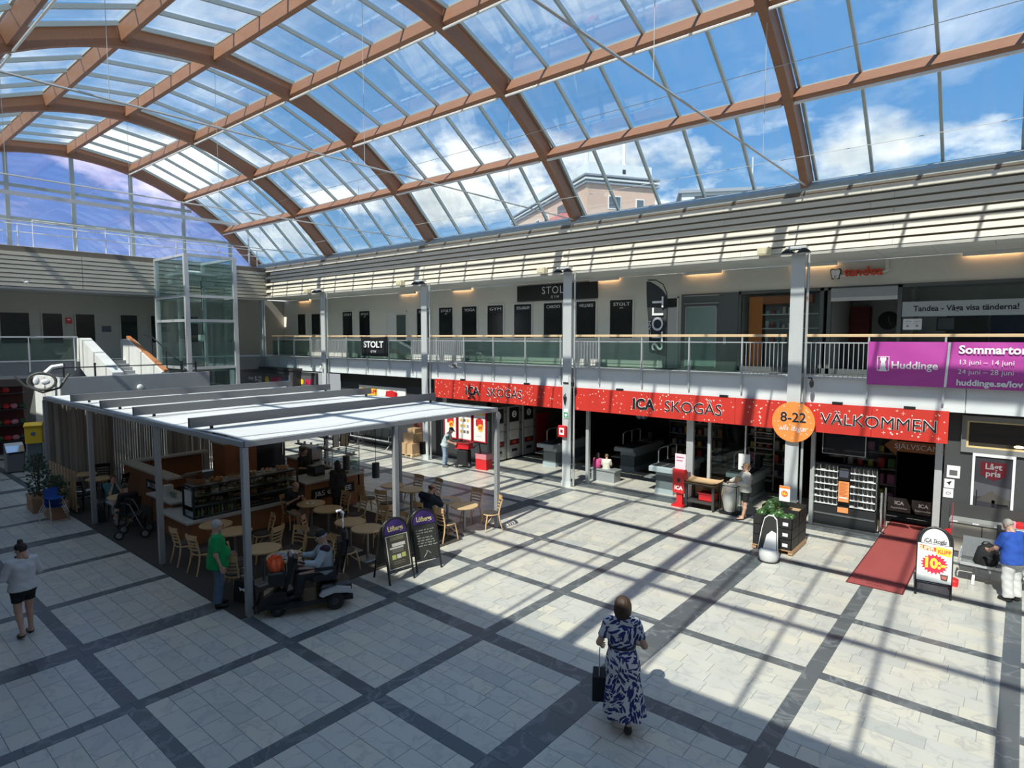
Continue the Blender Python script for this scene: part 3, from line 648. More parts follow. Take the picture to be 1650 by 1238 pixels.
# feather flag
fl = thing('feather_flag', 'tall black feather flag with sideways white lettering standing on the gallery', 'flag', (-9.0, 18.6, 4.13))
MB().tube([(0, 0, 0), (0, 0, 2.2), (-.03, 0, 2.5), (-.16, 0, 2.78), (-.42, 0, 2.93), (-.72, 0, 2.95)], .018, 6).build('pole', BLACK, fl)
def flg(u, v):
    z = .55+2.35*v; w = .72 if v < .8 else .72-.0*v
    xl = -.62-.14*v; xr = -.02 if v < .72 else -.02-.62*((v-.72)/.28)**2.2
    if v < .12: z += (1-u)*.0+.18*(1-v/.12)*(1-u)*0-.12*(u)*(1-v/.12)
    return (xl+(xr-xl)*u, .03*math.sin(6*v+4*u), z)
MB().grid(flg, 8, 24).build('flag_cloth', M('flag_black', (.03, .033, .036), .6), fl, smooth=True)
RM = Matrix(((0, 1, 0), (0, 0, 1), (1, 0, 0))).to_euler(); text('STOLT', .56, INK, fl, (-.33, -.06, 1.5), RM, width=1.75, bold=.006); text('GYM', .19, INK, fl, (-.62, -.06, 1.35), RM, width=.5)
MB().tube([(-.3, -.2, .02), (.3, .2, .02)], .015, 6).tube([(-.3, .2, .02), (.3, -.2, .02)], .015, 6).build('cross_base', BLACK, fl)
# ================================================================ SHOP BANNERS
BRED = M('banner_red', (.56, .032, .02), .55, ns=1.2, na=.12); SPK = M('sparkle_print', (.95, .72, .62), .6)
def banner(xa, xb, label, words, seed):
    t = thing('shop_banner', label, 'banner', ((xa+xb)/2, 17.47, 2.69), group='red sparkling banners over the shop front'); W_ = xb-xa
    n = max(2, round(W_/1.45))
    for i in range(n):
        a = -W_/2+W_*i/n; MB().bx(a+.004, a+W_/n-.004, -.015, .015, 0, .77).build('panel', BRED, t)
    R = random.Random(seed); b = MB()
    for _ in range(int(W_*17)):
        x, z = R.uniform(-W_/2+.06, W_/2-.06), R.uniform(.05, .73); r = R.choice([.012, .016, .022])
        if R.random() < .55: b.add([(x+r*math.cos(PI*k/3), -.018, z+r*math.sin(PI*k/3)) for k in range(6)], [(5, 4, 3, 2, 1, 0)])
        else:
            q = r*1.9; b.quad((x-q, -.018, z-.004), (x+q, -.018, z-.004), (x+q, -.018, z+.004), (x-q, -.018, z+.004)); b.quad((x-.004, -.0185, z-q), (x+.004, -.0185, z-q), (x+.004, -.0185, z+q), (x-.004, -.0185, z+q))
    b.build('sparkle', SPK, t)['kind'] = 'stuff'
    for s, x, sz, bd in words:
        text(s, sz, INK, t, (x, -.019, .36), RY, 'letter_edge', bold=bd, outline=.009); text(s, sz, BLK, t, (x, -.030, .36), RY, bold=bd, ext=.001)
    for i in range(2): MB().bx(-W_/4+W_/2*i-.12, -W_/4+W_/2*i+.12, -.03, .03, .77, .83).build('clip', BLACK, t)
banner(-18.85, -12.3, 'left red sparkling shop banner over the bottle machines', [('ICA', -1.1, .46, .016), ('SKOGÅS', .55, .47, .0)], 1)
banner(-11.78, -4.92, 'middle red sparkling shop banner over the checkouts', [('ICA', -.85, .47, .018), ('SKOGÅS', .78, .48, .0)], 2)
banner(-4.45, -1.29, 'right red sparkling shop banner with one word over the entrance', [('VÄLKOMMEN', .1, .42, .0)], 3)
cs = thing('round_sign', 'round orange opening hours sign on the column by the entrance', 'sign', (-4.66, 17.26, 2.93))
DISC = [(.54*math.cos(2*PI*k/48), .54*math.sin(2*PI*k/48)) for k in range(48)]
MB().prism(DISC, 'y', -.02, .02).build('disc', M('disc_orange', (.88, .27, .06), .5, ns=1.5, na=.15), cs)
b = MB(); R = random.Random(9)
for _ in range(34):
    a, r0 = R.uniform(0, 6.28), .5*math.sqrt(R.random()); x, z, q = r0*math.cos(a), r0*math.sin(a), R.choice([.012, .018, .03])
    if q < .02: b.add([(x+q*math.cos(PI*k/3), -.023, z+q*math.sin(PI*k/3)) for k in range(6)], [(5, 4, 3, 2, 1, 0)])
    else: b.quad((x-q, -.023, z-.004), (x+q, -.023, z-.004), (x+q, -.023, z+.004), (x-q, -.023, z+.004)); b.quad((x-.004, -.023, z-q), (x+.004, -.023, z-q), (x+.004, -.023, z+q), (x-.004, -.023, z+q))
b.build('sparkle', SPK, cs)['kind'] = 'stuff'
text('8-22', .36, INK, cs, (0, -.022, .12), RY, 'letter_edge', outline=.008); text('8-22', .36, BLK, cs, (0, -.032, .12), RY, ext=.001, bold=.005)
text('alla dagar', .19, INK, cs, (0, -.03, -.17), RY, shear=.25, ext=.001)
# ================================================================ THINGS ON THE COLUMNS
fb = thing('fire_alarm', 'red and white fire alarm box on the steel column', 'alarm', (-12.2, 17.29, 1.93))
MB().rbox(-.17, .17, -.05, .05, -.2, .2, .02).build('box_body', RED, fb); MB().bx(-.10, .10, -.056, -.05, -.12, .12).build('window', INK, fb); MB().bx(-.05, .05, -.06, -.056, -.05, .06).build('button', M('dark_red2', (.3, .02, .02)), fb)
gs = thing('defibrillator_sign', 'small green and white first aid sign on the column above the alarm box', 'sign', (-12.08, 17.33, 2.55))
MB().bx(-.09, .09, -.01, .01, -.16, .16).build('plate', INK, gs); MB().bx(-.08, .08, -.014, -.01, -.14, .05).build('green_field', M('sign_green', (.02, .32, .12)), gs)
MB().prism([(0, -.12), (.055, -.05), (.04, 0), (0, -.02), (-.04, 0), (-.055, -.05)], 'y', -.018, -.014).build('heart', INK, gs)
wp = thing('wall_plate', 'small grey notice with black stripe high on the alarm box column', 'sign', (-12.1, 17.335, 3.75)); MB().bx(-.11, .11, -.01, .01, -.12, .12).build('plate', M('pl_grey', (.62, .64, .65)), wp); MB().bx(-.11, .11, -.013, -.01, -.16, -.11).build('stripe', BLACK, wp)
for x, z, l in ((-12.12, 3.05, 'small dark tassel clip on the alarm box column'), (-19.36, 1.75, 'black umbrella shaped clip on the column beside the pallet boxes')):
    t = thing('column_clip', l, 'clip', (x, 17.3, z)); MB().lathe([(.01, -.2), (.05, .0), (.06, .08), (.02, .16)], 10).build('cone', BLACK, t); MB().tube([(0, .0, .16), (.0, .05, .2)], .01, 5).build('hook', BLACK, t)
for x, z, l in ((-11.85, 3.62, 'dark security camera on an arm right of the alarm box column'), (-4.35, 4.0, 'dark security camera on an arm right of the orange round sign'), (-26.95, 3.7, 'small white security camera on the furthest left column')):
    t = thing('security_camera', l, 'camera', (x, 17.3, z)); MB().tube([(0, .05, .12), (.1, -.02, .12), (.12, -.08, .02)], .02, 6).build('arm', BLACK, t); MB().lathe([(.03, -.12), (.055, -.05), (.055, .04), (.03, .07)], 10, (.12, -.1)).build('body', BLACK if 'dark' in l else WHITE, t)
# ================================================================ SHOP FLOOR
def checkout(x, y, label, L=2.6, w=.85, rz=0.):
    t = thing('checkout_counter', label, 'counter', (x, y, 0), rz, 'light blue grey checkout counters')
    LB = M('checkout_blue', (.34, .41, .43), .4); DG = M('checkout_dark', (.13, .16, .17), .5)
    MB().rbox(0, w, 0, L, .78, .95, .03).build('belt_bed', LB, t)
    MB().bx(.1, w-.1, .35, L-.1, .58, .78).bx(.1, w-.1, .3, L-.1, .0, .16).build('base_band', LB, t); MB().bx(.12, w-.12, .32, L-.12, .16, .58).build('base', DG, t)
    MB().bx(.08, w*.48, .1, L*.6, .95, .965).bx(w*.54, w-.08, .1, L*.6, .95, .965).build('belt', RUB, t)
    MB().tube([(.02, .7, .9), (.02, .7, 1.35), (.02, .85, 1.42), (.02, 2.0, 1.42), (.02, 2.1, 1.35), (.02, 2.1, .9)], .022, 8).tube([(.02, 1.4, .9), (.02, 1.4, 1.42)], .018, 6).build('guard_rail', GALV, t)
    MB().bx(w*.6, w*.8, L*.7, L*.85, .95, 1.35).build('till_screen', BLACK, t); MB().bx(-.3, .1, .3, .8, .45, .49).build('shelf', M('shelf_grey', (.2, .22, .22), .5), t)
    for xx in (.25, w-.25): MB().ell((xx, .34, .7), .015, 8, 6).build('knob', BLACK, t)
    return t
checkout(-9.4, 18.25, 'light blue grey checkout counter beside the red dispenser'); checkout(-14.9, 19.3, 'light blue grey checkout counter left of the alarm box column'); checkout(-12.1, 20.6, 'checkout counter standing behind the grey bench with two children'); checkout(-7.1, 19.0, 'checkout counter behind the shop glass pane and trolley', L=1.7)
b_ = thing('grey_bench', 'grey box bench by the shop checkouts where children sit', 'bench', (-12.0, 18.75, 0)); MB().rbox(0, 1.05, 0, .5, .38, .44, .02).build('seat', M('bench_top', (.22, .24, .24), .4), b_); MB().bx(.05, 1.0, .03, .47, 0, .38).build('base', M('bench_base', (.30, .32, .33), .4), b_)
# shelves with goods in the dark shop
R = random.Random(11); PC = [M('goods%d' % i, c, .5) for i, c in enumerate([(.5, .05, .04), (.6, .5, .1), (.1, .25, .1), (.55, .55, .52), (.08, .12, .3), (.6, .25, .1), (.5, .2, .35)])]
gm = [[MB().rbox(-w/2, w/2, -.09, .09, 0, h, .015).mesh('product', m) for w, h in ((.14, .2), (.2, .3))] for m in PC]
def gondola(x, y, n, label, rz=0, goods='goods on the dark shop shelves'):
    t = thing('shelf_rack', label, 'shelf', (x, y, 0), rz)
    DS = M('rack_dark', (.06, .06, .06), .5)
    MB().bx(0, n*.28, .2, .24, 0, 2.1).build('back_panel', DS, t)
    for e in (0, n*.28): MB().bx(e-.02, e+.02, -.2, .24, 0, 2.1).build('upright', DS, t)
    for k in range(4):
        z = .25+.48*k; MB().bx(0, n*.28, -.2, .2, z-.03, z).build('shelf_board', M('rack_shelf', (.35, .35, .34), .5), t)
        for i in range(n):
            lx = .14+.28*i; c, s = math.cos(rz), math.sin(rz); me = R.choice(R.choice(gm))
            o = link('product', me, None, (x+lx*c, y+lx*s, z), rz); tag(o, ('red', 'yellow', 'green', 'white', 'blue', 'orange', 'pink')[int(me.materials[0].name[5:])]+' packed goods, '+('lowest', 'second', 'third', 'top')[k]+' shelf, '+goods+(', left half' if i < n/2 else ', right half'), 'product', goods)
gondola(-11.3, 24.0, 8, 'dark goods rack far behind the checkouts', 0, 'back of the shop'); gondola(-7.6, 22.6, 5, 'goods rack behind the shop glass pane', 0, 'shop behind the glass pane'); gondola(-4.2, 21.5, 5, 'goods rack behind the entrance screen', 0, 'shop behind the entrance screen')
rk = thing('tray_rack', 'tall open tray rack standing in the shop behind the trolley', 'rack', (-6.95, 21.3, 0))
for x in (0, .62): MB().bx(x-.02, x+.02, -.02, .02, 0, 2.35).build('upright', GALV, rk)
for k in range(11): MB().bx(0, .62, -.25, .02, .35+.18*k, .37+.18*k).build('tray', GALV, rk)
bm = thing('balloon_bunch', 'dark bunch of silver dotted balloons hanging in the shop', 'balloons', (-10.9, 20.6, 2.3)); 
for i in range(7): MB().ell((.25*math.cos(i*2.4)*(.4+.1*i), .15*math.sin(i*2), .12*(i % 3)), (.16, .16, .19), 12, 8).build('balloon', M('balloon_blue', (.12, .14, .22), .25, .4), bm, smooth=True)
# entrance screen: handset wall
hs = thing('scanner_rack', 'rack of handheld shopping scanners with orange notice at the entrance', 'rack', (-4.42, 18.35, 0))
RK = M('rack_black', (.02, .022, .024), .45); LT = M('ledge_white', (.70, .72, .73), .4)
MB().bx(0, 1.6, .1, .3, 0, 1.72).build('back_panel', RK, hs); MB().bx(0, 1.6, 0, .1, .0, .55).build('plinth', RK, hs); MB().bx(.02, 1.58, -.02, 0, .3, .34).build('plinth_rail', M('rail_grey', (.2, .21, .22), .4, .5), hs)
hm = MB().bx(-.034, .034, -.03, .02, 0, .125).mesh('handset', BLACK); hg = MB().tube([(-.036, 0, .0), (-.036, 0, .15), (.036, 0, .15), (.036, 0, 0)], .007, 5).mesh('handset_loop', GALV)
R = random.Random(4)
for side, (xa, xb) in enumerate(((.03, .66), (.97, 1.57))):
    for k in range(6):
        z = .62+.185*k; y = .06-.005*k
        MB().bx(xa, xb, y-.06, y+.05, z-.035, z).build('ledge', LT, hs)
        for i in range(6):
            if R.random() < .88: 
                o = link('handset', hm, hs, (xa+.05+i*.106, y-.03, z)); link('handset_loop', hg, hs, (xa+.05+i*.106, y-.03, z))
MB().rbox(.68, .96, -.06, .1, 1.32, 1.64, .03).build('terminal', BLACK, hs); MB().bx(.71, .93, -.064, -.06, 1.40, 1.58).build('terminal_screen', M('screen_grey', (.08, .09, .12), .2), hs)
MB().bx(.69, .95, -.03, -.02, .72, 1.28).build('notice', M('notice_orange', (.85, .30, .10), .6), hs); MB().bx(.69, .95, -.035, -.02, .42, .56).build('lower_notice', M('notice_orange', (.85, .30, .10), .6), hs)
b = MB()
for k in range(11): b.bx(.72, .92-.03*(k % 3), -.034, -.03, 1.22-.035*k, 1.232-.035*k)
b.build('notice_print', M('notice_print', (.45, .12, .03), .7), hs); MB().beam((.72, -.036, .83), (.92, -.036, .83), .01, .03).build('notice_arrow', INK, hs)
tv = thing('hanging_screen', 'dark flat screen with silver frame hanging above the scanner rack', 'screen', (-3.72, 18.75, 2.22)); MB().bx(-.54, .54, -.03, .03, -.29, .31).build('frame', GALV, tv); MB().bx(-.52, .52, -.034, -.03, -.27, .29).build('display', M('dark_screen', (.012, .012, .016), .15), tv)
for x in (-.3, .3): MB().bx(x-.01, x+.01, 0, .02, .3, 1.12).build('hanger', GALV, tv)
ar = thing('arrow_sign', 'dim orange arrow sign hanging inside the entrance', 'sign', (-2.0, 19.3, 2.25)); MB().prism([(-.85, .0), (-.55, .25), (-.55, .14), (.7, .14), (.7, -.14), (-.55, -.14), (-.55, -.25)], 'y', -.02, .02).build('arrow', M('arrow_orange', (.35, .14, .05), .6), ar); text('SJÄLVSCANNA', .2, INK, ar, (.05, -.026, 0), RY)
for x in (-.3, .5): MB().bx(x-.01, x+.01, -.01, .01, .14, 1.05).build('hanger', BLACK, ar)
# gates with logo panels
gt = thing('entrance_gate', 'pair of low glass gates with white logo at the entrance', 'gate', (-2.72, 18.9, 0))
MB().tube([(0, -.45, 0), (0, -.45, 1.1)], .045, 12).build('post', CHROME, gt); MB().tube([(.02, 0, 0), (.02, 0, 1.15)], .04, 12).build('post', CHROME, gt); MB().lathe([(.11, 0), (.11, .02), (.05, .04)], 14, (0, -.45)).build('foot', CHROME, gt)
for s, (xa, xb) in enumerate(((.08, .60), (.62, 1.14))):
    poly = [(xa, .55), (xb, .55), (xb-.0, .72), (xb-.1, .92), (xa, .92)] if s == 0 else [(xa+.1, .55), (xb, .55), (xb, .92), (xa, .92), (xa, .72)]
    MB().prism(poly, 'y', -.006, .006).build('gate_panel', M('gate_glass', (.02, .016, .016), .35, alpha=.6), gt); text('ICA', .13, M('dim_print', (.25, .23, .23)), gt, ((xa+xb)/2, -.012, .78), RY, bold=.004); text('Supermarket', .07, M('dim_print', (.25, .23, .23)), gt, ((xa+xb)/2, -.012, .65), RY)
MB().tube([(1.16, 0, 0), (1.16, 0, 1.0)], .03, 10).build('post', CHROME, gt)
# carpet
ca = thing('entrance_carpet', 'long red entrance carpet with dark border running out of the shop', 'carpet', (-2.17, 17.2, 0)); 
MB().bx(-.52, .52, -2.95, 2.9, .0, .010).build('border', M('carpet_edge', (.12, .02, .02), .95), ca); MB().bx(-.49, .49, -2.92, 2.87, .008, .014).build('pile', M('carpet_red', (.33, .065, .06), .95, ns=60, na=.15, bump=.3), ca)
for s, z, q in (('Välkommen', -2.35, .2), ('ICA Supermarket', -2.58, .13), ('Skogås', -2.75, .13)): text(s, q, M('carpet_print', (.13, .025, .025), .95), ca, (0, z, .0145), (0, 0, 0), ext=.0008)
# right side wall things
po = thing('framed_poster', 'white framed poster with red badge on the dark shop wall', 'poster', (-.44, 18.19, 1.75))
MB().bx(-.40, .40, -.05, .0, .62, .69).bx(-.40, .40, -.05, 0, -.69, -.62).bx(-.40, -.35, -.05, 0, -.62, .62).bx(.35, .40, -.05, 0, -.62, .62).build('frame', M('frame_white', (.84, .84, .83), .4), po)
MB().bx(-.35, .35, -.015, 0, -.62, .62).build('print', M('poster_grey', (.045, .045, .055), .3, ns=3, na=.2), po)
MB().prism([(-.24, .50), (.24, .50), (.24, .18), (0, .06), (-.24, .18)], 'y', -.02, -.015).build('badge', M('badge_red', (.12, .01, .018), .4), po)
text('Lågt', .19, M('poster_print', (.30, .29, .31)), po, (0, -.022, .39), RY, bold=.004); text('pris', .19, MATS['poster_print'], po, (0, -.022, .22), RY, bold=.004)
MB().prism([(-.35, .0), (0, -.05), (.35, -.1), (.35, -.35), (-.35, -.35)], 'y', -.018, -.015).build('picture_light', M('poster_pale', (.10, .10, .115), .4), po)
MB().prism([(-.3, -.45), (-.1, -.25), (.0, -.18), (.12, -.28), (.33, -.36), (.33, -.5)], 'y', -.02, -.018).build('picture_hill', M('poster_hill', (.08, .075, .065), .5), po); MB().bx(-.3, -.28, -.02, -.018, -.6, -.2).bx(.0, .06, -.02, -.018, -.6, -.4).bx(.1, .3, -.02, -.018, -.52, -.48).build('picture_dark', BLACK, po)
wn[0] += 1; wb = struct('window_%d' % wn[0]); wb.location = (0, 18.2, 0)
MB().bx(-1.08, 3, -.06, 0, 3.2, 3.32).bx(-1.08, 3, -.06, 0, 2.44, 2.56).bx(-1.08, -.98, -.06, 0, 2.56, 3.2).build('frame', M('window_grey', (.22, .22, .22), .5), wb)
MB().bx(-.98, 3, -.03, 0, 3.17, 3.2).bx(-.98, 3, -.03, 0, 2.56, 2.6).bx(-.98, -.94, -.03, 0, 2.6, 3.17).build('gold_trim', M('gold_trim', (.75, .58, .28), .4), wb)
MB().bx(-.94, 3, -.012, -.004, 2.6, 3.17).build('pane', M('brown_pane', (.05, .042, .035), .12), wb); MB().bx(-.94, 3, -.016, -.012, 2.86, 2.90).build('inner_bar', BLACK, wb)
MB().ell((.0, -.02, 2.66), (.10, .02, .035), 12, 6).build('lamp_reflection', M('inner_lamp', (1, .75, .4), .5, emit=2.), wb)  # glowing blob painted on the pane as a lamp's reflection
for x, z, w, h, l in ((-1.2, 1.92, .26, .30, 'white pictogram notice on the dark wall, upper one by the entrance'), (-1.27, 1.62, .2, .22, 'white notice with bird pictogram on the dark wall by the entrance'), (-1.28, 1.38, .2, .22, 'white notice with ring pictogram, lowest by the entrance')):
    t = thing('wall_notice', l, 'notice', (x, 18.19, z), group='small white notices by the entrance'); MB().bx(-w/2, w/2, -.012, 0, -h/2, h/2).build('sheet', INK, t)
    if 'upper' in l: MB().bx(-.08, .08, -.016, -.012, -.09, .04).bx(-.03, .07, -.017, -.016, -.02, .02).build('pictogram', M('pic_grey', (.12, .12, .12)), t)
    elif 'bird' in l: MB().prism([(-.06, .02), (.05, .07), (.02, .0), (.0, -.05), (-.02, .0)], 'y', -.016, -.012).build('pictogram', BLK, t)
    else: MB().tube([(.045*math.cos(k*PI/8), -.014, .03*math.sin(k*PI/8)) for k in range(16)], .006, 5, True).build('pictogram', BLK, t)
gu = thing('display_unit', 'low beige display unit with tagged shelf edge against the dark wall', 'shelf', (-1.2, 17.72, 0))
BG = M('beige_panel', (.40, .36, .30), .6)
for i in range(4):
    for k in range(2): MB().bx(.02+i*.62, .62+i*.62, .0, .03, .12+k*.33, .44+k*.33).build('panel', BG, gu)
MB().bx(0, 2.5, .03, .4, 0, .8).build('body', M('unit_body', (.1, .1, .1), .6), gu); MB().bx(0, 2.5, -.02, .4, .8, .86).build('top_edge', M('unit_edge', (.34, .34, .33), .4), gu)
for i in range(4): MB().bx(.05+i*.4, .17+i*.4, -.026, -.02, .81, .85).build('price_tag', INK, gu)
MB().bx(-.02, 2.5, .38, .42, .86, 1.18).build('back_rail', M('unit_back', (.05, .05, .05), .6), gu)
MB().bx(.9, .98, -.06, .0, .28, .9).bx(.98, 1.7, -.05, .0, .72, .8).build('hand_bar', M('bar_dark', (.06, .06, .06), .4), gu)
R = random.Random(2)
for i in range(12):
    o = MB().rbox(-.09, .09, -.07, .07, 0, .1, .02).build('wrapped_sweet_bag', RED if i % 3 else M('sweet_pink', (.7, .3, .35), .4), None, (-.05+.16*(i % 6), 17.85+.14*(i//6), .86), R.uniform(-.5, .5)); tag(o, ('red' if i % 3 else 'pink')+' wrapped bag, '+('front' if i < 6 else 'back')+' row, '+('left', 'second from left', 'third from left', 'third from right', 'second from right', 'right')[i % 6]+', on the low beige unit', 'bag', 'wrapped bags on the beige unit')
# metal bench right
def steel_bench(x, y, rz, n, label, mat, backm, legm, arms=True):
    t = thing('seat_bench', label, 'bench', (x, y, 0), rz)
    MB().bx(0, n*.58, .12, .18, .30, .36).build('beam', legm, t)
    for i in range(n):
        MB().add([(p[0]+.02+i*.58, p[1], p[2]) for p in [(0, -.25, .43), (.54, -.25, .43), (.54, .22, .40), (0, .22, .40), (0, -.25, .455), (.54, -.25, .455), (.54, .22, .425), (0, .22, .425)]], [(3, 2, 1, 0), (4, 5, 6, 7), (0, 1, 5, 4), (1, 2, 6, 5), (2, 3, 7, 6), (3, 0, 4, 7)]).build('seat', mat, t)
        MB().add([(p[0]+.02+i*.58, p[1], p[2]) for p in [(0, .24, .47), (.54, .24, .47), (.54, .36, .88), (0, .36, .88), (0, .265, .47), (.54, .265, .47), (.54, .385, .88), (0, .385, .88)]], [(3, 2, 1, 0), (4, 5, 6, 7), (0, 1, 5, 4), (1, 2, 6, 5), (2, 3, 7, 6), (3, 0, 4, 7)]).build('backrest', backm, t)
        MB().bx(.02+i*.58, .56+i*.58, -.27, -.24, .42, .47).build('front_edge', GALV, t)
    for xx in (.25, n*.58-.25):
        MB().beam((xx, .15, .33), (xx, -.2, .0), .05, .04).beam((xx, .15, .33), (xx, .38, 0), .05, .04).build('leg', legm, t)
    for xx in ((0, n*.58) if arms else ()): MB().tube([(xx, .25, .43), (xx, .22, .66), (xx, -.22, .66), (xx, -.24, .43)], .018, 6).build('armrest', GALV, t)
    return t
PERF = M('perforated_steel', (.20, .21, .22), .4, .5, ns=90, na=.5)
steel_bench(-.86, 16.0, 0, 2, 'grey perforated metal bench with white legs by the right frame edge', PERF, PERF, WHITE)
BV = M('black_vinyl_seat', (.018, .02, .021), .4)
steel_bench(-24.9, 17.75, 0, 5, 'row of black vinyl waiting seats left of the cardboard boxes', BV, BV, GALV, True)
steel_bench(-28.6, 17.82, 0, 5, 'row of black vinyl waiting seats further left beneath the far column', BV, BV, GALV, True)
# backpack
bp = thing('backpack', 'black backpack standing on the metal bench', 'bag', (-.42, 15.92, .46), .3); sk_b = MB().lathe([(.19, 0), (.22, .05), (.21, .2), (.18, .34), (.10, .42), (.02, .44)], 16); R = random.Random(5); sk_b.v = [(x*R.uniform(.92, 1.06)+.10*z, y*.62*R.uniform(.9, 1.1), z*R.uniform(.94, 1.05)) for x, y, z in sk_b.v]; sk_b.build('sack', M('black_fabric', (.012, .012, .014), .85, bump=.2), bp, smooth=True); MB().rbox(-.13, .13, -.19, -.10, .02, .2, .04).build('front_pocket', MATS['black_fabric'], bp); MB().tube([(-.07, .05, .4), (-.04, .02, .47), (.04, .02, .47), (.07, .05, .4)], .014, 6).build('handle', BLACK, bp)
# sandwich boards
def a_board(f1, f2, H, label, w=None):
    f1, f2 = Vector(f1), Vector(f2); rz = math.atan2(f2.y-f1.y, f2.x-f1.x); W_ = (f2-f1).length; c = (f1+f2)/2
    t = thing('a_board', label, 'sign', (c.x, c.y, 0), rz); a = math.atan(.32/H)
    for s in (0, 1):
        y = lambda z: (.0 + .32*z/H) if s == 0 else (.64-.32*z/H)
        pts = [(-W_/2, y(0), 0), (-W_/2, y(H*.78), H*.78)]+[(-W_/2*math.cos(k*PI/12), y(H*.78+(H*.22)*math.sin(k*PI/12)), H*.78+H*.22*math.sin(k*PI/12)) for k in range(1, 12)]+[(W_/2, y(H*.78), H*.78), (W_/2, y(0), 0)]
        MB().tube(pts, .022, 8).tube([(-W_/2, y(H*.18), H*.18), (W_/2, y(H*.18), H*.18)], .016, 6).build('frame', BLACK, t)
        q = [(-W_/2+.01, H*.2), (W_/2-.01, H*.2), (W_/2-.01, H*.78)]+[((W_/2-.01)*math.cos(k*PI/12), H*.78+H*.21*math.sin(k*PI/12)) for k in range(1, 12)]+[(-W_/2+.01, H*.78)]
        sg = -1 if s == 0 else 1; n = len(q); v = [(x, y(z)+o, z) for o in (-.006, .006) for x, z in q]
        MB().add(v, [tuple(range(n)), tuple(range(2*n-1, n-1, -1))]+[(i, n+i, n+(i+1) % n, (i+1) % n) for i in range(n)]).build('panel', M('board_black', (.02, .02, .02), .5), t)
    return t, W_, a, (lambda z: .32*z/H-.012)
def on_board(t, a, yf, poly, z0, mat, name, off=0.):
    n = len(poly); v = [(x, yf(z)-off, z) for x, z in poly]; MB().add(v, [tuple(range(n))]).build(name, mat, t)
PUR = M('board_purple', (.055, .025, .16), .4); YT = M('board_yellow_print', (.95, .78, .35), .5)
def arc_poly(W_, H, z0): return [(-W_/2+.03, z0), (W_/2-.03, z0)]+[((W_/2-.03)*math.cos(k*PI/14), H*.78+H*.20*math.sin(k*PI/14)) for k in range(0, 15)]
H1 = 1.32
t, W_, a, yf = a_board(G(628.9, 944.4), G(667.7, 931.8), H1, 'black a-board with purple top and printed menu, nearer the scooter')
on_board(t, a, yf, arc_poly(W_, H1, H1*.76), 0, PUR, 'purple_top'); text('Löfbergs', .15, YT, t, (0, yf(H1*.84)-.004, H1*.84), (PI/2-a, 0, 0), width=W_*.62, bold=.003, ext=.001)
on_board(t, a, yf, [(-W_/2+.03, H1*.22), (W_/2-.03, H1*.22), (W_/2-.03, H1*.74), (-W_/2+.03, H1*.74)], 0, M('menu_border', (.62, .60, .50), .6), 'menu_border', .001)
on_board(t, a, yf, [(-W_/2+.05, H1*.235), (W_/2-.05, H1*.235), (W_/2-.05, H1*.73), (-W_/2+.05, H1*.73)], 0, M('menu_dark', (.055, .05, .035), .6), 'menu_sheet', .003)
for z0, z1, x0, x1, m in ((.66, .72, -.17, .17, M('menu_olive', (.16, .15, .09))), (.565, .615, -.14, .19, M('menu_cream', (.60, .58, .50))), (.53, .555, -.2, .14, MATS['menu_cream']), (.37, .44, -.17, -.07, M('menu_lime', (.45, .50, .14))), (.375, .44, -.05, .05, MATS['menu_cream']), (.38, .45, .07, .17, MATS['menu_lime'])): on_board(t, a, yf, [(x0, H1*z0), (x1, H1*z0), (x1, H1*z1), (x0, H1*z1)], 0, m, 'menu_block', .005)
b = MB()
for k in range(5): z = H1*(.51-.018*k if k < 3 else .36-.03*(k-2)); b.quad((-.15, yf(z)-.006, z), (.13, yf(z)-.006, z), (.13, yf(z+.008)-.006, z+.008), (-.15, yf(z+.008)-.006, z+.008))
b.build('menu_lines', M('menu_grey', (.3, .29, .25)), t)
t, W_, a, yf = a_board(G(672.4, 924), G(711.3, 914.5), H1, 'black a-board with purple top and handwritten chalk menu')
on_board(t, a, yf, arc_poly(W_, H1, H1*.76), 0, PUR, 'purple_top'); text('Löfbergs', .15, YT, t, (0, yf(H1*.84)-.004, H1*.84), (PI/2-a, 0, 0), width=W_*.62, bold=.003, ext=.001)
on_board(t, a, yf, [(-W_/2+.03, H1*.20), (W_/2-.03, H1*.20), (W_/2-.03, H1*.745), (-W_/2+.03, H1*.745)], 0, M('chalkboard', (.03, .03, .026), .7), 'chalkboard', .001)
R = random.Random(8); b = MB()
for k in range(9):
    z = H1*(.70-.042*k); x = -W_/2+.06+R.uniform(0, .05)
    while x < W_/2-.1 and R.random() < .95:
        pts = []
        n = R.randint(3, 7)
        for i in range(n*2): zz = z+(.018 if i % 2 else 0)+R.uniform(-.006, .006); pts.append((x+i*.008, yf(zz)-.006, zz))
        b.tube(pts, .003, 4); x += n*.016+.025
b.tube([(x_-.12, yf(z_)-.006, z_) for x_, z_ in ((.02, .30), (.08, .36), (.11, .40), (.09, .44), (.14, .42), (.2, .36))], .004, 4).build('chalk_writing', M('chalk', (.6, .6, .55), .9), t)
H2 = 1.34
t, W_, a, yf = a_board(G(1475, 957), G(1531, 968), H2, 'white and black price a-board with red starburst beside the red carpet')
on_board(t, a, yf, arc_poly(W_*.9, H2, H2*.76), 0, INK, 'white_top'); text('ICA Skogås', .12, BLK, t, (0, yf(H2*.80)-.004, H2*.80), (PI/2-a, 0, 0), width=W_*.66, ext=.001, shear=.15, bold=.003)
on_board(t, a, yf, [(-W_/2+.0, H2*.22), (W_/2, H2*.22), (W_/2, H2*.755), (-W_/2, H2*.755)], 0, M('sheet_white', (.84, .84, .82), .5), 'price_sheet', .014)
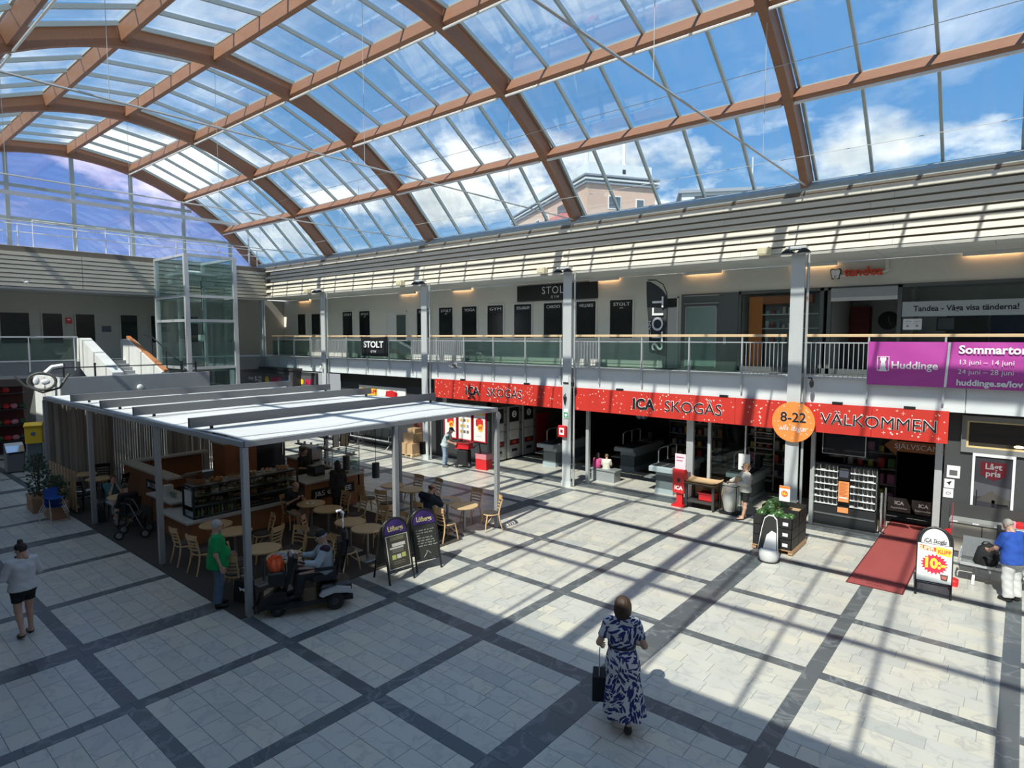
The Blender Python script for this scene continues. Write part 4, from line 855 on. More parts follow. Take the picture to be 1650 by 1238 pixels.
on_board(t, a, yf, [(-W_/2+.03, H2*.665), (0.02, H2*.655), (0.02, H2*.715), (-W_/2+.03, H2*.735)], 0, M('super_red', (.80, .10, .03), .5), 'red_field', .018); on_board(t, a, yf, [(.02, H2*.625), (W_/2-.01, H2*.60), (W_/2-.01, H2*.715), (.02, H2*.735)], 0, M('klipp_yellow', (.95, .60, .06), .5), 'yellow_field', .017)
text('SUPER', .1, M('cream_print', (.95, .85, .55)), t, (-.14, yf(H2*.69)-.022, H2*.69), (PI/2-a, 0, 0), width=.26, bold=.003, ext=.001); text('KLIPP', .1, M('super_red', ()), t, (.16, yf(H2*.665)-.022, H2*.665), (PI/2-a, 0, 0), width=.22, bold=.003, ext=.001)
star = [((.21 if k % 2 else .165)*math.cos(PI*k/20)*1.12, H2*.475+(.20 if k % 2 else .155)*math.sin(PI*k/20)) for k in range(40)]
on_board(t, a, yf, star, 0, M('star_red', (.72, .02, .06), .5), 'starburst', .018); text('10:-', .26, M('price_yellow', (.95, .80, .05), .5), t, (0, yf(H2*.48)-.022, H2*.48), (PI/2-a, 0, 0), width=.34, bold=.012, ext=.001)
on_board(t, a, yf, [(.12, H2*.27), (.22, H2*.26), (.24, H2*.345), (.10, H2*.35)], 0, M('tub_brown', (.12, .07, .06), .5), 'tub', .018); on_board(t, a, yf, [(.135, H2*.285), (.205, H2*.28), (.21, H2*.32), (.13, H2*.325)], 0, M('tub_label', (.6, .15, .12), .5), 'tub_label', .02)
on_board(t, a, yf, [(-.25, H2*.335), (-.02, H2*.315), (-.02, H2*.323), (-.25, H2*.343)], 0, M('fine_print', (.5, .5, .5)), 'fine_print', .018)
rf = thing('red_flag_sign', 'red pennant on a thin rod behind the price a-board', 'flag', (-1.0, 15.55, 0)); MB().tube([(0, 0, 0), (0, 0, 1.75)], .008, 6).build('rod', M('rod_red', (.4, .05, .07)), rf); MB().prism([(-.02, 1.2), (-.02, .35), (-.30, .45), (-.30, 1.08)], 'y', -.006, .006).build('pennant', RED, rf); MB().rbox(-.22, .16, -.13, .13, 0, .13, .03).build('foot', RED, rf)
# watermelon crates
wc = thing('melon_crate', 'black slotted produce crates stacked on a wooden pallet holding watermelons', 'crate', (-4.47, 15.72, 0))
PW = wood('pallet_wood', (.42, .24, .12), (.5, .3, .16)); CB = M('crate_black', (.018, .018, .018), .55)
for x in (-.42, 0, .42): MB().bx(x-.05, x+.05, -.6, .6, .02, .10).build('pallet_block', PW, wc)
MB().bx(-.46, .46, -.62, .62, .10, .13).build('pallet_deck', PW, wc)
for k in range(3):
    for j in (0, 1):
        z0, z1 = .13+.255*k, .13+.255*k+.25; y0, y1 = -.62+.62*j+.005, -.0+.62*j-.005; top = .0 if k < 2 else (.0 if j == 0 else .10)
        MB().bx(-.45, .45, y0, y0+.012, z0, z1+top*.6).bx(-.45, .45, y1-.012, y1, z0, z1+top).bx(-.45, -.438, y0, y1, z0, z1+top*.8).bx(.438, .45, y0, y1, z0, z1+top*.8).bx(-.45, .45, y0, y1, z0, z0+.01).build('crate_box', CB, wc)
        MB().bx(.45, .453, y0+.2, y1-.2, z0+.12, z0+.17).build('slot', M('slot_dark', (.003, .003, .003)), wc)
    MB().bx(.24, .36, -.622, -.618, .2+.255*k, .28+.255*k).build('crate_label', INK, wc)
MB().bx(-.42, .42, .02, .6, .80, .86).build('tray_liner', CARD, wc)
MEL = bpy.data.materials.new('melon_green'); MEL.use_nodes = True
nt = MEL.node_tree; wv = nt.nodes.new('ShaderNodeTexWave'); wv.inputs['Scale'].default_value = 5; wv.inputs['Distortion'].default_value = 2.5; tc = nt.nodes.new('ShaderNodeTexCoord'); nt.links.new(tc.outputs['Object'], wv.inputs[0]); rp = nt.nodes.new('ShaderNodeValToRGB'); nt.links.new(wv.outputs[0], rp.inputs[0]); rp.color_ramp.elements[0].color = (.015, .06, .018, 1); rp.color_ramp.elements[1].color = (.08, .16, .04, 1); nt.links.new(rp.outputs[0], nt.nodes['Principled BSDF'].inputs['Base Color']); nt.nodes['Principled BSDF'].inputs['Roughness'].default_value = .35
mm = MB().ell((0, 0, 0), (.14, .125, .125), 20, 14).mesh('watermelon', MEL, True); st = MB().tube([(.135, 0, .0), (.16, .01, .02)], .008, 5).mesh('stalk', M('stalk', (.25, .2, .1)))
for i, (x, y, z) in enumerate(((-.3, -.45, .86), (-.02, -.44, .83), (.24, -.43, .82), (-.27, -.17, .9), (.02, -.16, .84), (-.16, -.32, 1.0), (.28, -.15, .78), (-.28, .15, .97), (.0, .3, .92), (-.26, .42, .96))):
    o = link('watermelon', mm, None, (-4.47+x, 15.72+y, z), (i*.7, i*1.1, i*.5)); tag(o, 'striped green watermelon '+('at the front left of the heap', 'front middle of the heap', 'front right of the heap', 'second row left', 'second row middle', 'topmost of the heap', 'second row right', 'by the price card', 'in the raised rear crate, right', 'in the raised rear crate, left')[i]+' in the black crates', 'watermelon', 'watermelons in the black crates'); link('stalk', st, o)
pc = thing('price_card', 'small white price card with orange circle above the watermelons', 'sign', (-4.38, 15.72, .95)); MB().bx(-.012, .012, -.01, .01, 0, .3).build('stem', BLACK, pc); MB().bx(-.125, .125, -.025, -.01, .2, .58).build('card', INK, pc); MB().bx(-.125, .125, -.028, -.025, .52, .58).build('card_band', ORANGE, pc); MB().prism([(.08*math.cos(k*PI/10), .39+.08*math.sin(k*PI/10)) for k in range(20)], 'y', -.03, -.025).build('circle', M('price_red', (.8, .15, .05)), pc); text('15:-', .085, M('price_yellow', ()), pc, (0, -.032, .39), RY, bold=.003, ext=.001)
# plain cutout in place of the shop figure
cu = thing('display_standee', 'black and white rounded cutout display on a white wrapped foot before the melon crates', 'display', (-4.35, 14.5, 0))
body = [(-.26, .25), (-.18, .75), (-.12, 1.0), (-.03, 1.08), (.08, 1.08), (.16, 1.0), (.18, .8), (.2, .25)]
MB().prism(body, 'y', .0, .02).build('board_edge', INK, cu); MB().prism([(x*.92, .25+(z-.25)*.975) for x, z in body], 'y', -.006, .0).build('board', M('cutout_black', (.03, .03, .03), .6), cu); MB().prism([(-.14, .25), (-.06, .6), (.05, .72), (.15, .68), (.17, .25)], 'y', -.012, -.006).build('white_panel', INK, cu)
MB().lathe([(.2, .02), (.22, .1), (.22, .2), (.19, .27), (.02, .28)], 20, (0, .02)).build('foot', M('wrapped_foot', (.6, .6, .6), .5, bump=.6, ns=10), cu, smooth=True)
MB().lathe([(.24, 0), (.24, .02)], 20, (0, .02)).build('foot_rim', BLACK, cu)
# trolley table, bag stand, dispenser
tt = thing('trolley_table', 'dark two tier trolley with brown cardboard top outside the shop', 'trolley', (-7.3, 17.75, 0))
for x in (-.42, .42):
    for y in (-.26, .26): MB().bx(x-.035, x+.035, y-.035, y+.035, .06, .78).build('leg', M('trolley_dark', (.05, .05, .048), .6), tt); MB().ell((x, y, .035), (.02, .035, .035), 10, 6).build('caster', BLACK, tt)
MB().bx(-.46, .46, -.3, .3, .74, .79).bx(-.44, .44, -.28, .28, .2, .26).build('deck', MATS['trolley_dark'], tt)
MB().grid(lambda u, v: (-.5+1.0*u, -.34+.68*v, .805+.05*(abs(2*u-1)**8+abs(2*v-1)**8)), 14, 10).build('cardboard_top', CARD, tt); MB().bx(-.49, .49, -.33, .33, .79, .80).build('cardboard_base', CARD, tt)
rb = thing('shopping_basket', 'red shopping basket on the lower deck of the dark trolley', 'basket', (-7.15, 17.75, .26)); 
MB().bx(-.24, .24, -.16, .16, 0, .02).bx(-.24, -.22, -.16, .16, 0, .24).bx(.22, .24, -.16, .16, 0, .24).bx(-.24, .24, -.16, -.14, 0, .24).bx(-.24, .24, .14, .16, 0, .24).build('basin', RED, rb); MB().bx(-.26, .26, -.18, -.14, .22, .25).bx(-.26, .26, .14, .18, .22, .25).build('rim', M('rim_red', (.5, .03, .04)), rb)
bs = thing('bag_stand', 'wire stand holding a clear plastic rubbish bag with white contents', 'stand', (-6.45, 17.72, 0))
for x, y in ((-.24, -.2), (.24, -.2), (.24, .2), (-.24, .2)): MB().tube([(x, y, .03), (x, y, .85)], .012, 6).build('upright', BLACK, bs)
MB().tube([(-.24, -.2, .85), (.24, -.2, .85), (.24, .2, .85), (-.24, .2, .85)], .012, 6, True).build('top_ring', BLACK, bs); MB().bx(-.26, .26, -.22, .22, .03, .06).build('base', BLACK, bs)
PB = bpy.data.materials.new('clear_plastic'); PB.use_nodes = True; p_ = PB.node_tree.nodes['Principled BSDF']; p_.inputs['Base Color'].default_value = (.75, .75, .73, 1); p_.inputs['Alpha'].default_value = .55; p_.inputs['Roughness'].default_value = .25
bag = []
for k in range(9): z = .08+.78*k/8; r = .13+.10*math.sin(min(1, z/.5)*PI/2); bag.append((r, z))
bb = MB().lathe(bag, 18); R = random.Random(3); bb.v = [(x*(1+R.uniform(-.07, .07)), y*(1+R.uniform(-.07, .07)), z) for x, y, z in bb.v]; bb.build('plastic_bag', PB, bs, smooth=True); MB().ell((.05, 0, .24), (.12, .12, .14), 10, 8).build('bag_contents', M('cream_paper', (.7, .66, .52), .8, bump=.5), bs)
dp = thing('bag_dispenser', 'red upright dispenser with pale pink sign beside the dark trolley', 'dispenser', (-7.95, 17.55, 0))
MB().bx(-.2, .2, -.18, .18, 0, .05).build('foot', RED, dp); MB().bx(-.1, .1, -.05, .05, .05, .45).build('stem', RED, dp)
MB().prism([(-.12, .42), (.12, .42), (.12, 1.05), (.02, 1.15), (-.12, 1.15)], 'x', -.19, .19).build('bin', RED, dp); MB().ell((0, -.125, .82), (.05, .01, .07), 12, 8).build('opening', BLK, dp); text('ICA', .16, INK, dp, (0, -.124, .58), RY, bold=.008)
MB().bx(-.17, .17, -.02, -.005, 1.12, 1.62).build('sign_card', M('pale_pink', (.80, .62, .68), .6), dp); b = MB(); [b.bx(-.13, .12-.05*(k % 2), -.026, -.02, 1.50-.1*k, 1.525-.1*k) for k in range(2)]; b.build('sign_print', M('print_pink', (.45, .12, .2)), dp)
cb = thing('cardboard_box', 'brown cardboard sheet leaning behind the dark trolley', 'box', (-7.2, 18.05, 0)); MB().bx(-.6, .6, .0, .03, 0, .82).build('sheet', CARD, cb); MB().bx(-.6, .6, -.01, .0, .4, .42).build('fold', M('fold_brown', (.35, .22, .12)), cb)
ps = thing('paper_sheet', 'blank white paper sheet taped to the shop glass edge', 'notice', (-6.22, 18.13, 1.5)); MB().bx(-.17, .17, -.006, 0, -.24, .24).build('sheet', PAPER, ps); MB().bx(-.03, .03, -.009, -.006, .2, .25).build('tape', M('tape', (.6, .58, .5)), ps)
# bottle return machines
def machine(y, num, label):
    t = thing('return_machine', label, 'machine', (-16.95, y, 0), group='numbered bottle return machines')
    SV = M('machine_silver', (.40, .41, .42), .45, .2)
    MB().rbox(-.4, .42, 0, .92, .08, 2.3, .02).build('cabinet', SV, t); MB().bx(-.35, .38, .03, .89, 0, .08).build('plinth', BLACK, t)
    MB().bx(.42, .43, .1, .72, 1.62, 2.22).build('header_panel', BLK, t); dk = MB().prism([(.41+.15*math.cos(k*PI/12), 1.93+.15*math.sin(k*PI/12)) for k in range(24)], 'x', .43, .436).build('number_disc', INK, t); text(num, .24, BLK, dk, (.438, .41, 1.93), RX, bold=.004)
    MB().bx(.42, .432, .14, .70, 1.30, 1.58).bx(.42, .432, .14, .70, .86, 1.24).build('notice', M('notice_grey', (.58, .58, .57), .6), t)
    b = MB(); [b.bx(.432, .434, .2, .64-.06*(k % 3), 1.50-.06*k, 1.515-.06*k) for k in range(10) if k not in (3, 4)]; b.build('notice_print', M('print_grey', (.4, .4, .4)), t)
    MB().bx(.42, .43, .12, .74, .62, .84).build('red_panel', M('machine_red', (.12, .02, .02), .4), t); MB().prism([(.25, .74), (.43, .80), (.6, .73), (.43, .67)], 'x', .43, .435).build('red_logo', M('machine_logo', (.6, .08, .05)), t)
    MB().bx(.42, .44, .26, .6, .34, .44).build('coupon_slot', BLK, t)
    MB().bx(.42, .426, .76, .90, .1, 2.25).build('side_strip', M('machine_strip', (.22, .23, .24), .4), t)
    for z in (1.2, 1.5, 2.05): MB().bx(.426, .434, .80, .86, z, z+.06).build('keypad', BLK, t)
machine(18.45, '3', 'bottle return machine with the number three, nearest the café'); machine(19.45, '2', 'bottle return machine with the number two, middle of three'); machine(20.45, '1', 'bottle return machine with the number one, next to the shop')
MB().bx(-16.6, -16.5, 21.45, 22.3, 0, 1.8).build('red_panel', M('shop_red_panel', (.30, .015, .015), .5), ws)
# promo posters by the machines
for i, (x0, x1, l) in enumerate(((-19.05, -18.3, 'red framed promotion poster, left of three behind the man with the trolley bag'), (-18.22, -17.42, 'red framed promotion poster, middle of three, with small product rows'), (-17.34, -16.62, 'red framed promotion poster, right of three, next to the return machines'))):
    t = thing('promo_poster', l, 'poster', ((x0+x1)/2, 18.22, 1.5), group='red framed promotion posters'); w = x1-x0
    MB().bx(-w/2, w/2, -.03, .02, -.62, .68).build('frame', M('poster_red', (.50, .015, .03), .5), t); MB().bx(-w/2+.05, w/2-.05, -.036, -.03, -.57, .64).build('sheet', M('poster_white', (.82, .80, .76), .6), t)
    if i == 1:
        b = MB(); R = random.Random(1)
        for r in range(4):
            for c in range(3): b.mi = R.choice([0, 1, 2]); b.bx(-.27+.19*c, -.14+.19*c, -.04, -.036, .4-.24*r, .52-.24*r)
        b.build('product_rows', [M('pp_dark', (.15, .13, .12)), M('pp_gold', (.7, .45, .1)), M('pp_blue', (.3, .35, .55))], t); MB().bx(-.1, .32, -.039, -.036, .5, .6).build('price_band', M('pp_orange', (.85, .35, .05)), t)
    else:
        MB().prism([(-.2, .3), (.0, .4), (.2, .3), (.22, .02), (-.2, .05)], 'y', -.04, -.036).build('product', M('pp_red', (.62, .03, .03)), t); MB().prism([((.17 if k % 2 else .14)*math.cos(k*PI/12)+.06, (.17 if k % 2 else .14)*math.sin(k*PI/12)-.02) for k in range(24)], 'y', -.044, -.04).build('star', M('pp_yellow', (.92, .55, .06)), t); text('69', .2, M('pp_red', ()), t, (.06, -.046, -.02), RY, bold=.008)
        MB().bx(-w/2+.06, w/2-.06, -.039, -.036, .5, .62).build('price_band', M('pp_yellow', ()), t); MB().bx(-.2, .1, -.039, -.036, -.38, -.36).build('fine_print', M('fine_print', ()), t)
# big poster above waiting seats
t = thing('promo_poster', 'wide white promotion board with red and yellow fields above the waiting seats', 'poster', (-23.3, 18.2, 2.45)); MB().bx(-1.75, 1.75, -.03, .03, -.5, .4).build('frame', M('board_silver', (.7, .7, .7), .4), t); MB().bx(-1.7, 1.7, -.036, -.03, -.46, .36).build('sheet', M('poster_white', ()), t)
MB().bx(-1.65, -.3, -.04, -.036, -.1, .3).build('yellow_field', M('pp_yellow', ()), t); text('SUPER KLIPP', .24, RED, t, (-.97, -.044, .12), RY, bold=.01, width=1.2); MB().prism([(.3, -.1), (.35, .2), (.8, .26), (1.2, .15), (1.15, -.15)], 'y', -.044, -.036).build('product', RED, t)
# pallet boxes
pl = thing('wood_pallet', 'light wooden pallet under brown cardboard cartons by the column', 'pallet', (-20.45, 17.68, 0))
for x in (-.38, 0, .38): MB().bx(x-.06, x+.06, -.5, .5, 0, .1).build('pallet_block', M('pallet_pale', (.62, .47, .28), .7), pl)
for y in (-.4, -.2, 0, .2, .4): MB().bx(-.45, .45, y-.06, y+.06, .1, .13).build('pallet_board', M('pallet_pale', ()), pl)
for i, (x, y, z, s, l) in enumerate(((0, -.05, .13, (.8, .8, .45), 'large brown carton at the bottom on the pallet'), (-.05, .0, .58, (.62, .6, .4), 'middle brown carton on the pallet stack'), (.02, .02, .98, (.42, .42, .22), 'small pale carton topmost on the pallet stack'))):
    t = thing('carton', l, 'box', (-20.45+x, 17.68+y, z), .05*i); MB().bx(-s[0]/2, s[0]/2, -s[1]/2, s[1]/2, 0, s[2]).build('box_body', CARD, t); MB().bx(-.03, .03, -s[1]/2-.003, s[1]/2, .0, s[2]+.003).build('tape', M('carton_tape', (.4, .26, .14)), t)
dd = thing('door_poster', 'dark red narrow poster behind the cartons', 'poster', (-20.75, 18.22, 1.6)); MB().bx(-.35, .35, -.02, .02, -.7, .6).build('sheet', M('maroon', (.12, .02, .02), .5), dd); MB().prism([(-.1, -.4), (.1, -.3), (.16, .1), (-.05, .3)], 'y', -.026, -.02).build('figure_shape', M('maroon_light', (.3, .16, .14)), dd)
for px, py, l in ():
    p = G(px, py+12); t = thing('ash_bin', l, 'bin', (p[0], p[1], 0)); MB().cyl((0, 0), .12, .0, .75, 14).build('body', BLACK, t); MB().cyl((0, 0), .13, .75, .8, 14).build('rim', M('rim_dark', (.05, .05, .05)), t)
rb2 = thing('red_bin', 'open red waste box standing beside the return machines', 'bin', (-16.15, 17.55, 0), .1)
MB().bx(-.26, .26, -.2, .2, 0, .42).build('body', RED, rb2); MB().bx(-.27, .27, -.21, -.19, .42, .62).bx(-.27, .27, .19, .21, .42, .62).bx(-.27, -.25, -.21, .21, .42, .62).bx(.25, .27, -.21, .21, .42, .62).build('clear_rim', M('rim_pink', (.62, .22, .24), .3), rb2); MB().bx(-.16, .16, -.12, .12, .42, .58).build('contents', M('rubbish', (.6, .5, .45), .8, bump=.6), rb2)
# game kiosk signs at far left of right wall
kb = thing('kiosk_box', 'dark kiosk box with lit style lettering beyond the canopy', 'kiosk', (-31.8, 17.0, 0))
MB().bx(-3.0, 2.7, 0, .5, 2.2, 3.42).build('fascia', M('kiosk_dark', (.05, .05, .055), .5), kb); MB().bx(-3.0, 2.7, .5, .6, 0, 2.2).build('back', BLK, kb); MB().bx(-3.05, 2.75, -.05, .55, 3.42, 3.55).build('roof_edge', M('kiosk_edge', (.03, .03, .03), .5), kb)
for x0, x1 in ((-2.9, -.3), (-.2, 2.5)): MB().bx(x0, x1, -.02, 0, 2.5, 3.2).build('sign_panel', M('kiosk_panel', (.10, .10, .11), .5), kb)
text('8-22', .42, INK, kb, (-.85, -.03, 2.85), RY, bold=.004); text('ÖPPET', .22, INK, kb, (-1.65, -.03, 2.85), RY); text('MAT', .50, M('mat_red', (.6, .02, .08), .5), kb, (1.0, -.03, 2.85), RY, bold=.02, shear=.2); MB().prism([(.1+.2*math.cos(k*PI/10), 2.85+.2*math.sin(k*PI/10)) for k in range(20)], 'y', -.03, -.02).build('yellow_disc', YEL, kb); MB().prism([(2.0, 2.7), (2.3, 2.65), (2.35, 2.95), (2.05, 3.0)], 'y', -.03, -.02).build('blue_mark', M('mark_blue', (.05, .1, .4)), kb)
kb2 = thing('kiosk_sign', 'dark sign with red lettering between lift kiosk and the first column', 'sign', (-28.6, 17.5, 2.85)); MB().bx(-.75, .9, -.02, .1, -.45, .5).build('sign_board', M('kiosk_dark', ()), kb2); MB().bx(-.65, .8, -.03, -.02, -.3, .33).build('sign_panel', M('kiosk_panel', ()), kb2); text('MAT', .36, M('mat_red', ()), kb2, (.25, -.04, 0), RY, bold=.02, shear=.2); MB().prism([(-.42+.14*math.cos(k*PI/10), .14*math.sin(k*PI/10)) for k in range(20)], 'y', -.04, -.03).build('yellow_disc', YEL, kb2)
# ================================================================ LIFT, STAIRS
lf = thing('glass_lift', 'tall glass lift shaft with galvanised frame at the end gallery', 'lift', (-30.9, 13.03, 0))
LX, LY = 1.7, 1.10; LZ = [0, 1.2, 2.75, 3.77, 5.95, 7.06, 8.9]
for x in (-LX, LX):
    for y in (-LY, LY): MB().bx(x-.09, x+.09, y-.09, y+.09, 0, 8.95).build('corner_post', GALV, lf)
for z in LZ[1:]:
    h = .06
    MB().bx(-LX, LX, -LY-.07, -LY+.07, z-h, z+h).bx(-LX, LX, LY-.07, LY+.07, z-h, z+h).bx(LX-.07, LX+.07, -LY, LY, z-h, z+h).bx(-LX-.07, -LX+.07, -LY, LY, z-h, z+h).build('cross_rail', GALV, lf)
for a, b in zip(LZ, LZ[1:]):
    MB().bx(-LX+.1, LX-.1, -LY-.01, -LY+.01, a+.07, b-.07).build('glass_pane', GL_LIFT, lf); MB().bx(LX-.01, LX+.01, -LY+.1, LY-.1, a+.07, b-.07).build('glass_pane', GL_LIFT, lf)
    MB().bx(-LX+.1, LX-.1, LY-.01, LY+.01, a+.07, b-.07).build('glass_pane', GL_LIFT, lf)
for y in (-.6, .6): MB().bx(-.5, -.38, y-.05, y+.05, 0, 8.6).build('guide_rail', STEEL, lf)
MB().bx(-1.2, .9, -.9, .9, 8.1, 8.2).bx(-.6, -.2, -1.0, 1.0, 7.7, 7.9).build('machine_beam', STEEL, lf); MB().rbox(-.3, .3, -.5, .2, 7.9, 8.35, .05).build('motor', WHITE, lf)
MB().tube([(.2, .2, 3.0), (.2, .2, 7.9)], .02, 6).build('lift_rope', BLACK, lf); MB().bx(.6, .85, -.2, .0, 5.0, 5.3).build('control_box', WHITE, lf)
MB().bx(-1.3, 1.2, -.9, .9, 1.3, 1.45).bx(-1.3, 1.2, -.9, .9, 3.55, 3.65).bx(-1.35, -1.25, -.9, .9, 1.4, 3.6).build('lift_cab', M('cab_grey', (.25, .26, .26), .4, .3), lf)
st = struct('trim_3')
def xz(poly, y0, y1, name, mat): MB().prism(poly, 'y', y0, y1).build(name, mat, st)
GC = M('grey_concrete', (.30, .315, .33), .8, ns=2.5, na=.12, bump=.1); PC2 = M('white_concrete', (.62, .62, .60), .8, ns=3, na=.06, bump=.1)
xz([(-33.2, 4.1), (-33.2, 5.15), (-32.3, 5.15), (-28.4, 3.75), (-28.4, 2.75), (-31.8, 3.5)], 8.6, 9.0, 'side_wall', PC2)
xz([(-33.2, 4.1), (-33.2, 5.1), (-32.3, 5.1), (-28.4, 3.7), (-28.4, 2.75), (-31.8, 3.5)], 10.45, 10.75, 'side_wall', PC2)
for i in range(9): MB().bx(-32.5+.33*i, -32.1+.33*i, 9.0, 10.45, 3.5-.1*i, 4.1-.148*(i+1)).build('step', GC, st)
MB().beam((-32.6, 10.6, 5.2), (-28.3, 10.6, 3.75), .16, .10).build('wood_handrail', wood('stair_rail', (.42, .16, .06), (.5, .2, .08)), st)
MB().bx(-27.3, -27.0, 6.5, 11.85, 0, 3.70).build('front_parapet', GC, st); MB().bx(-29.6, -27.0, 6.75, 11.85, 2.5, 2.75).build('landing', GC, st)
for i, (xa, xb) in enumerate(((-28.0, -27.02), (-29.3, -28.02), (-30.6, -29.32))): MB().bx(xa+.008, xb, 6.48, 6.75, 0, 3.66).build('side_panel', PC2, st)
xz([(-30.62, 0), (-30.62, 3.3), (-31.2, 3.0), (-32.5, 1.6), (-32.5, 0)], 6.6, 6.75, 'under_panel', M('stair_shadow', (.12, .12, .115), .8))  # dark sheet, shade below the stair painted as its colour
rl = thing('stair_railing', 'low black railing with ball topped posts on the grey stair parapet', 'railing', (-27.15, 6.6, 3.70))
for y in (.05, 1.05, 4.2, 4.75): MB().cyl((0, y), .035, 0, .42, 8).ell((0, y, .47), .05, 8, 6).build('post', BLACK, rl)
MB().tube([(-1.6, 0, .2), (0, .02, .36), (0, 4.8, .36)], .022, 6).build('top_rail', BLACK, rl)
rl = thing('stair_railing', 'black stair railing climbing beside the lift', 'railing', (-30.4, 11.2, 3.7)); MB().tube([(2.2, 0, .35), (-1.0, 0, 1.5), (-2.0, 0, 1.6)], .03, 6).build('top_rail', BLACK, rl)
for x, z in ((2.1, 0), (.6, .25), (-1.0, .5)): MB().tube([(x, 0, z-.3), (x, 0, z+.45+(.1 if x < 0 else 0)+.3*(1 if x < 1 else 0))], .025, 6).build('post', BLACK, rl)
t = thing('dome_lamp', 'small white round lamp on the grey stair parapet', 'lamp', (-26.99, 9.1, 3.2)); MB().ell((.05, 0, 0), (.08, .12, .12), 12, 8).build('globe', WHITE, t); MB().bx(0, .02, -.08, .08, -.08, .08).build('mount', STEEL, t)
t = thing('ring_sign', 'dark ring sign with white shapes hanging at the parapet corner', 'sign', (-26.75, 5.9, 3.62), PI/2-.25); ry = math.radians(20)
MB().tube([(.42*math.cos(k*PI/14)*.94, -.3*math.cos(k*PI/14)*.3, .30*math.sin(k*PI/14)) for k in range(28)], .05, 8, True).build('ring', M('ring_dark', (.10, .095, .09), .5), t, smooth=True)
MB().ell((.1, -.02, -.02), (.14, .05, .10)).ell((-.16, .02, .02), (.10, .05, .14)).ell((.05, 0, -.2), (.05, .04, .1)).build('white_shape', INK, t); MB().tube([(.1, 0, .3), (.3, .05, .5), (.62, .15, .55)], .07, 8).build('white_bracket', INK, t, smooth=True); MB().tube([(-.75, 0, .22), (-.5, 0, -.12), (0, 0, -.40), (.5, 0, -.25), (.8, .1, .25)], .04, 6).build('arc', MATS['ring_dark'], t, smooth=True)
pb = thing('post_box', 'yellow letter box on a grey stand beside the bin', 'box', (-29.5, 6.15, 0), PI/2-.3)
MB().rbox(-.27, .27, -.22, .22, 1.08, 1.72, .03).build('box_body', YEL, pb); MB().prism([(-.28, 1.72), (.25, 1.72), (.25, 1.86), (-.34, 1.78)], 'x', -.29, .29).build('hood', YEL, pb); MB().bx(-.22, .22, -.12, .28, 0, 1.08).build('stand', M('stand_grey', (.16, .18, .2), .5), pb); MB().prism([(.08*math.cos(k*PI/8), 1.45+.08*math.sin(k*PI/8)) for k in range(16)], 'y', -.23, -.22).build('emblem', M('emblem_blue', (.12, .16, .25), .4), pb)
tb = thing('steel_bin', 'brushed steel waste bin with sloping hood on the marble floor', 'bin', (-29.7, 5.55, 0), PI/2)
MB().rbox(-.28, .28, -.26, .26, .04, .80, .03).build('body', M('bin_steel', (.22, .23, .23), .35, .7), tb); MB().prism([(-.27, .80), (.27, .80), (.27, 1.06), (.12, 1.12), (-.05, 1.02)], 'x', -.28, .28).build('hood', CHROME, tb); MB().bx(-.22, .22, -.275, -.26, .72, .8).build('opening', BLK, tb)
# far dark shops under the end gallery
R = random.Random(21)
t = thing('flower_display', 'dim red and pink goods display under the far end gallery', 'shelf', (-34.3, 5.6, 0))
for z in (.6, 1.3, 2.0, 2.7): MB().bx(-.3, .3, -1.3, 1.3, z, z+.04).build('shelf_board', M('rack_dark', ()), t)
MB().bx(-.35, -.3, -1.3, 1.3, 0, 3.0).build('back_panel', M('maroon', ()), t)
for i in range(34):
    o = MB().ell((0, 0, .1), (.13, .15, .12), 8, 6).build('flower_pot', [RED, M('flower_pink', (.7, .25, .3), .6), M('leaf_dark', (.05, .1, .04), .7)][i % 3], None, (-34.1, 4.5+.28*(i % 9), (.66, 1.36, 2.06, 2.76)[i//9])); tag(o, ('red', 'pink', 'dark leafed')[i % 3]+' potted plant on the '+('lowest', 'second', 'third', 'top')[i//9]+' shelf of the dim display, '+('left', 'middle', 'right')[(i % 9)//3]+' third', 'flower', 'potted flowers on the dim display')
# ================================================================ CANOPY
cp = thing('cafe_canopy', 'large white cloth canopy on slim steel poles over the café', 'canopy', (0, 0, 0))
CX0, CX1, CY0, CY1, CH = -24.0, -10.86, 5.33, 12.32, 3.24
for x, y in ((CX1, CY0), (-14.92, CY0), (-19.62, CY0), (CX0, CY0), (CX1, CY1), (CX1, 8.83), (-14.95, CY1), (-19.0, CY1), (CX0, CY1)): MB().bx(x-.055, x+.055, y-.055, y+.055, 0, CH-.06).build('pole', M('canopy_steel', (.34, .35, .36), .45, .2), cp); MB().bx(x-.11, x+.11, y-.11, y+.11, .012, .03).build('foot_plate', STEEL, cp) if False else None
for p, q in (((CX0, CY0), (CX1, CY0)), ((CX0, CY1), (CX1, CY1)), ((CX0, CY0), (CX0, CY1)), ((CX1, CY0), (CX1, CY1))): MB().beam((*p, CH), (*q, CH), .09, .10).build('edge_rail', M('canopy_steel', (.34, .35, .36), .45, .2), cp)
CLOTH = bpy.data.materials.new('sail_cloth'); CLOTH.use_nodes = True; nt = CLOTH.node_tree; b_ = nt.nodes['Principled BSDF']; b_.inputs['Base Color'].default_value = (.66, .66, .64, 1); b_.inputs['Roughness'].default_value = .9
tl = nt.nodes.new('ShaderNodeBsdfTranslucent'); tl.inputs[0].default_value = (.8, .72, .62, 1); mxs = nt.nodes.new('ShaderNodeMixShader'); mxs.inputs[0].default_value = .05; nt.links.new(b_.outputs[0], mxs.inputs[1]); nt.links.new(tl.outputs[0], mxs.inputs[2]); nt.links.new(mxs.outputs[0], nt.nodes['Material Output'].inputs[0])
BX = [-13.0, -16.05, -18.35, -20.85]; ed = [CX1-.05]+BX+[CX0+.05]
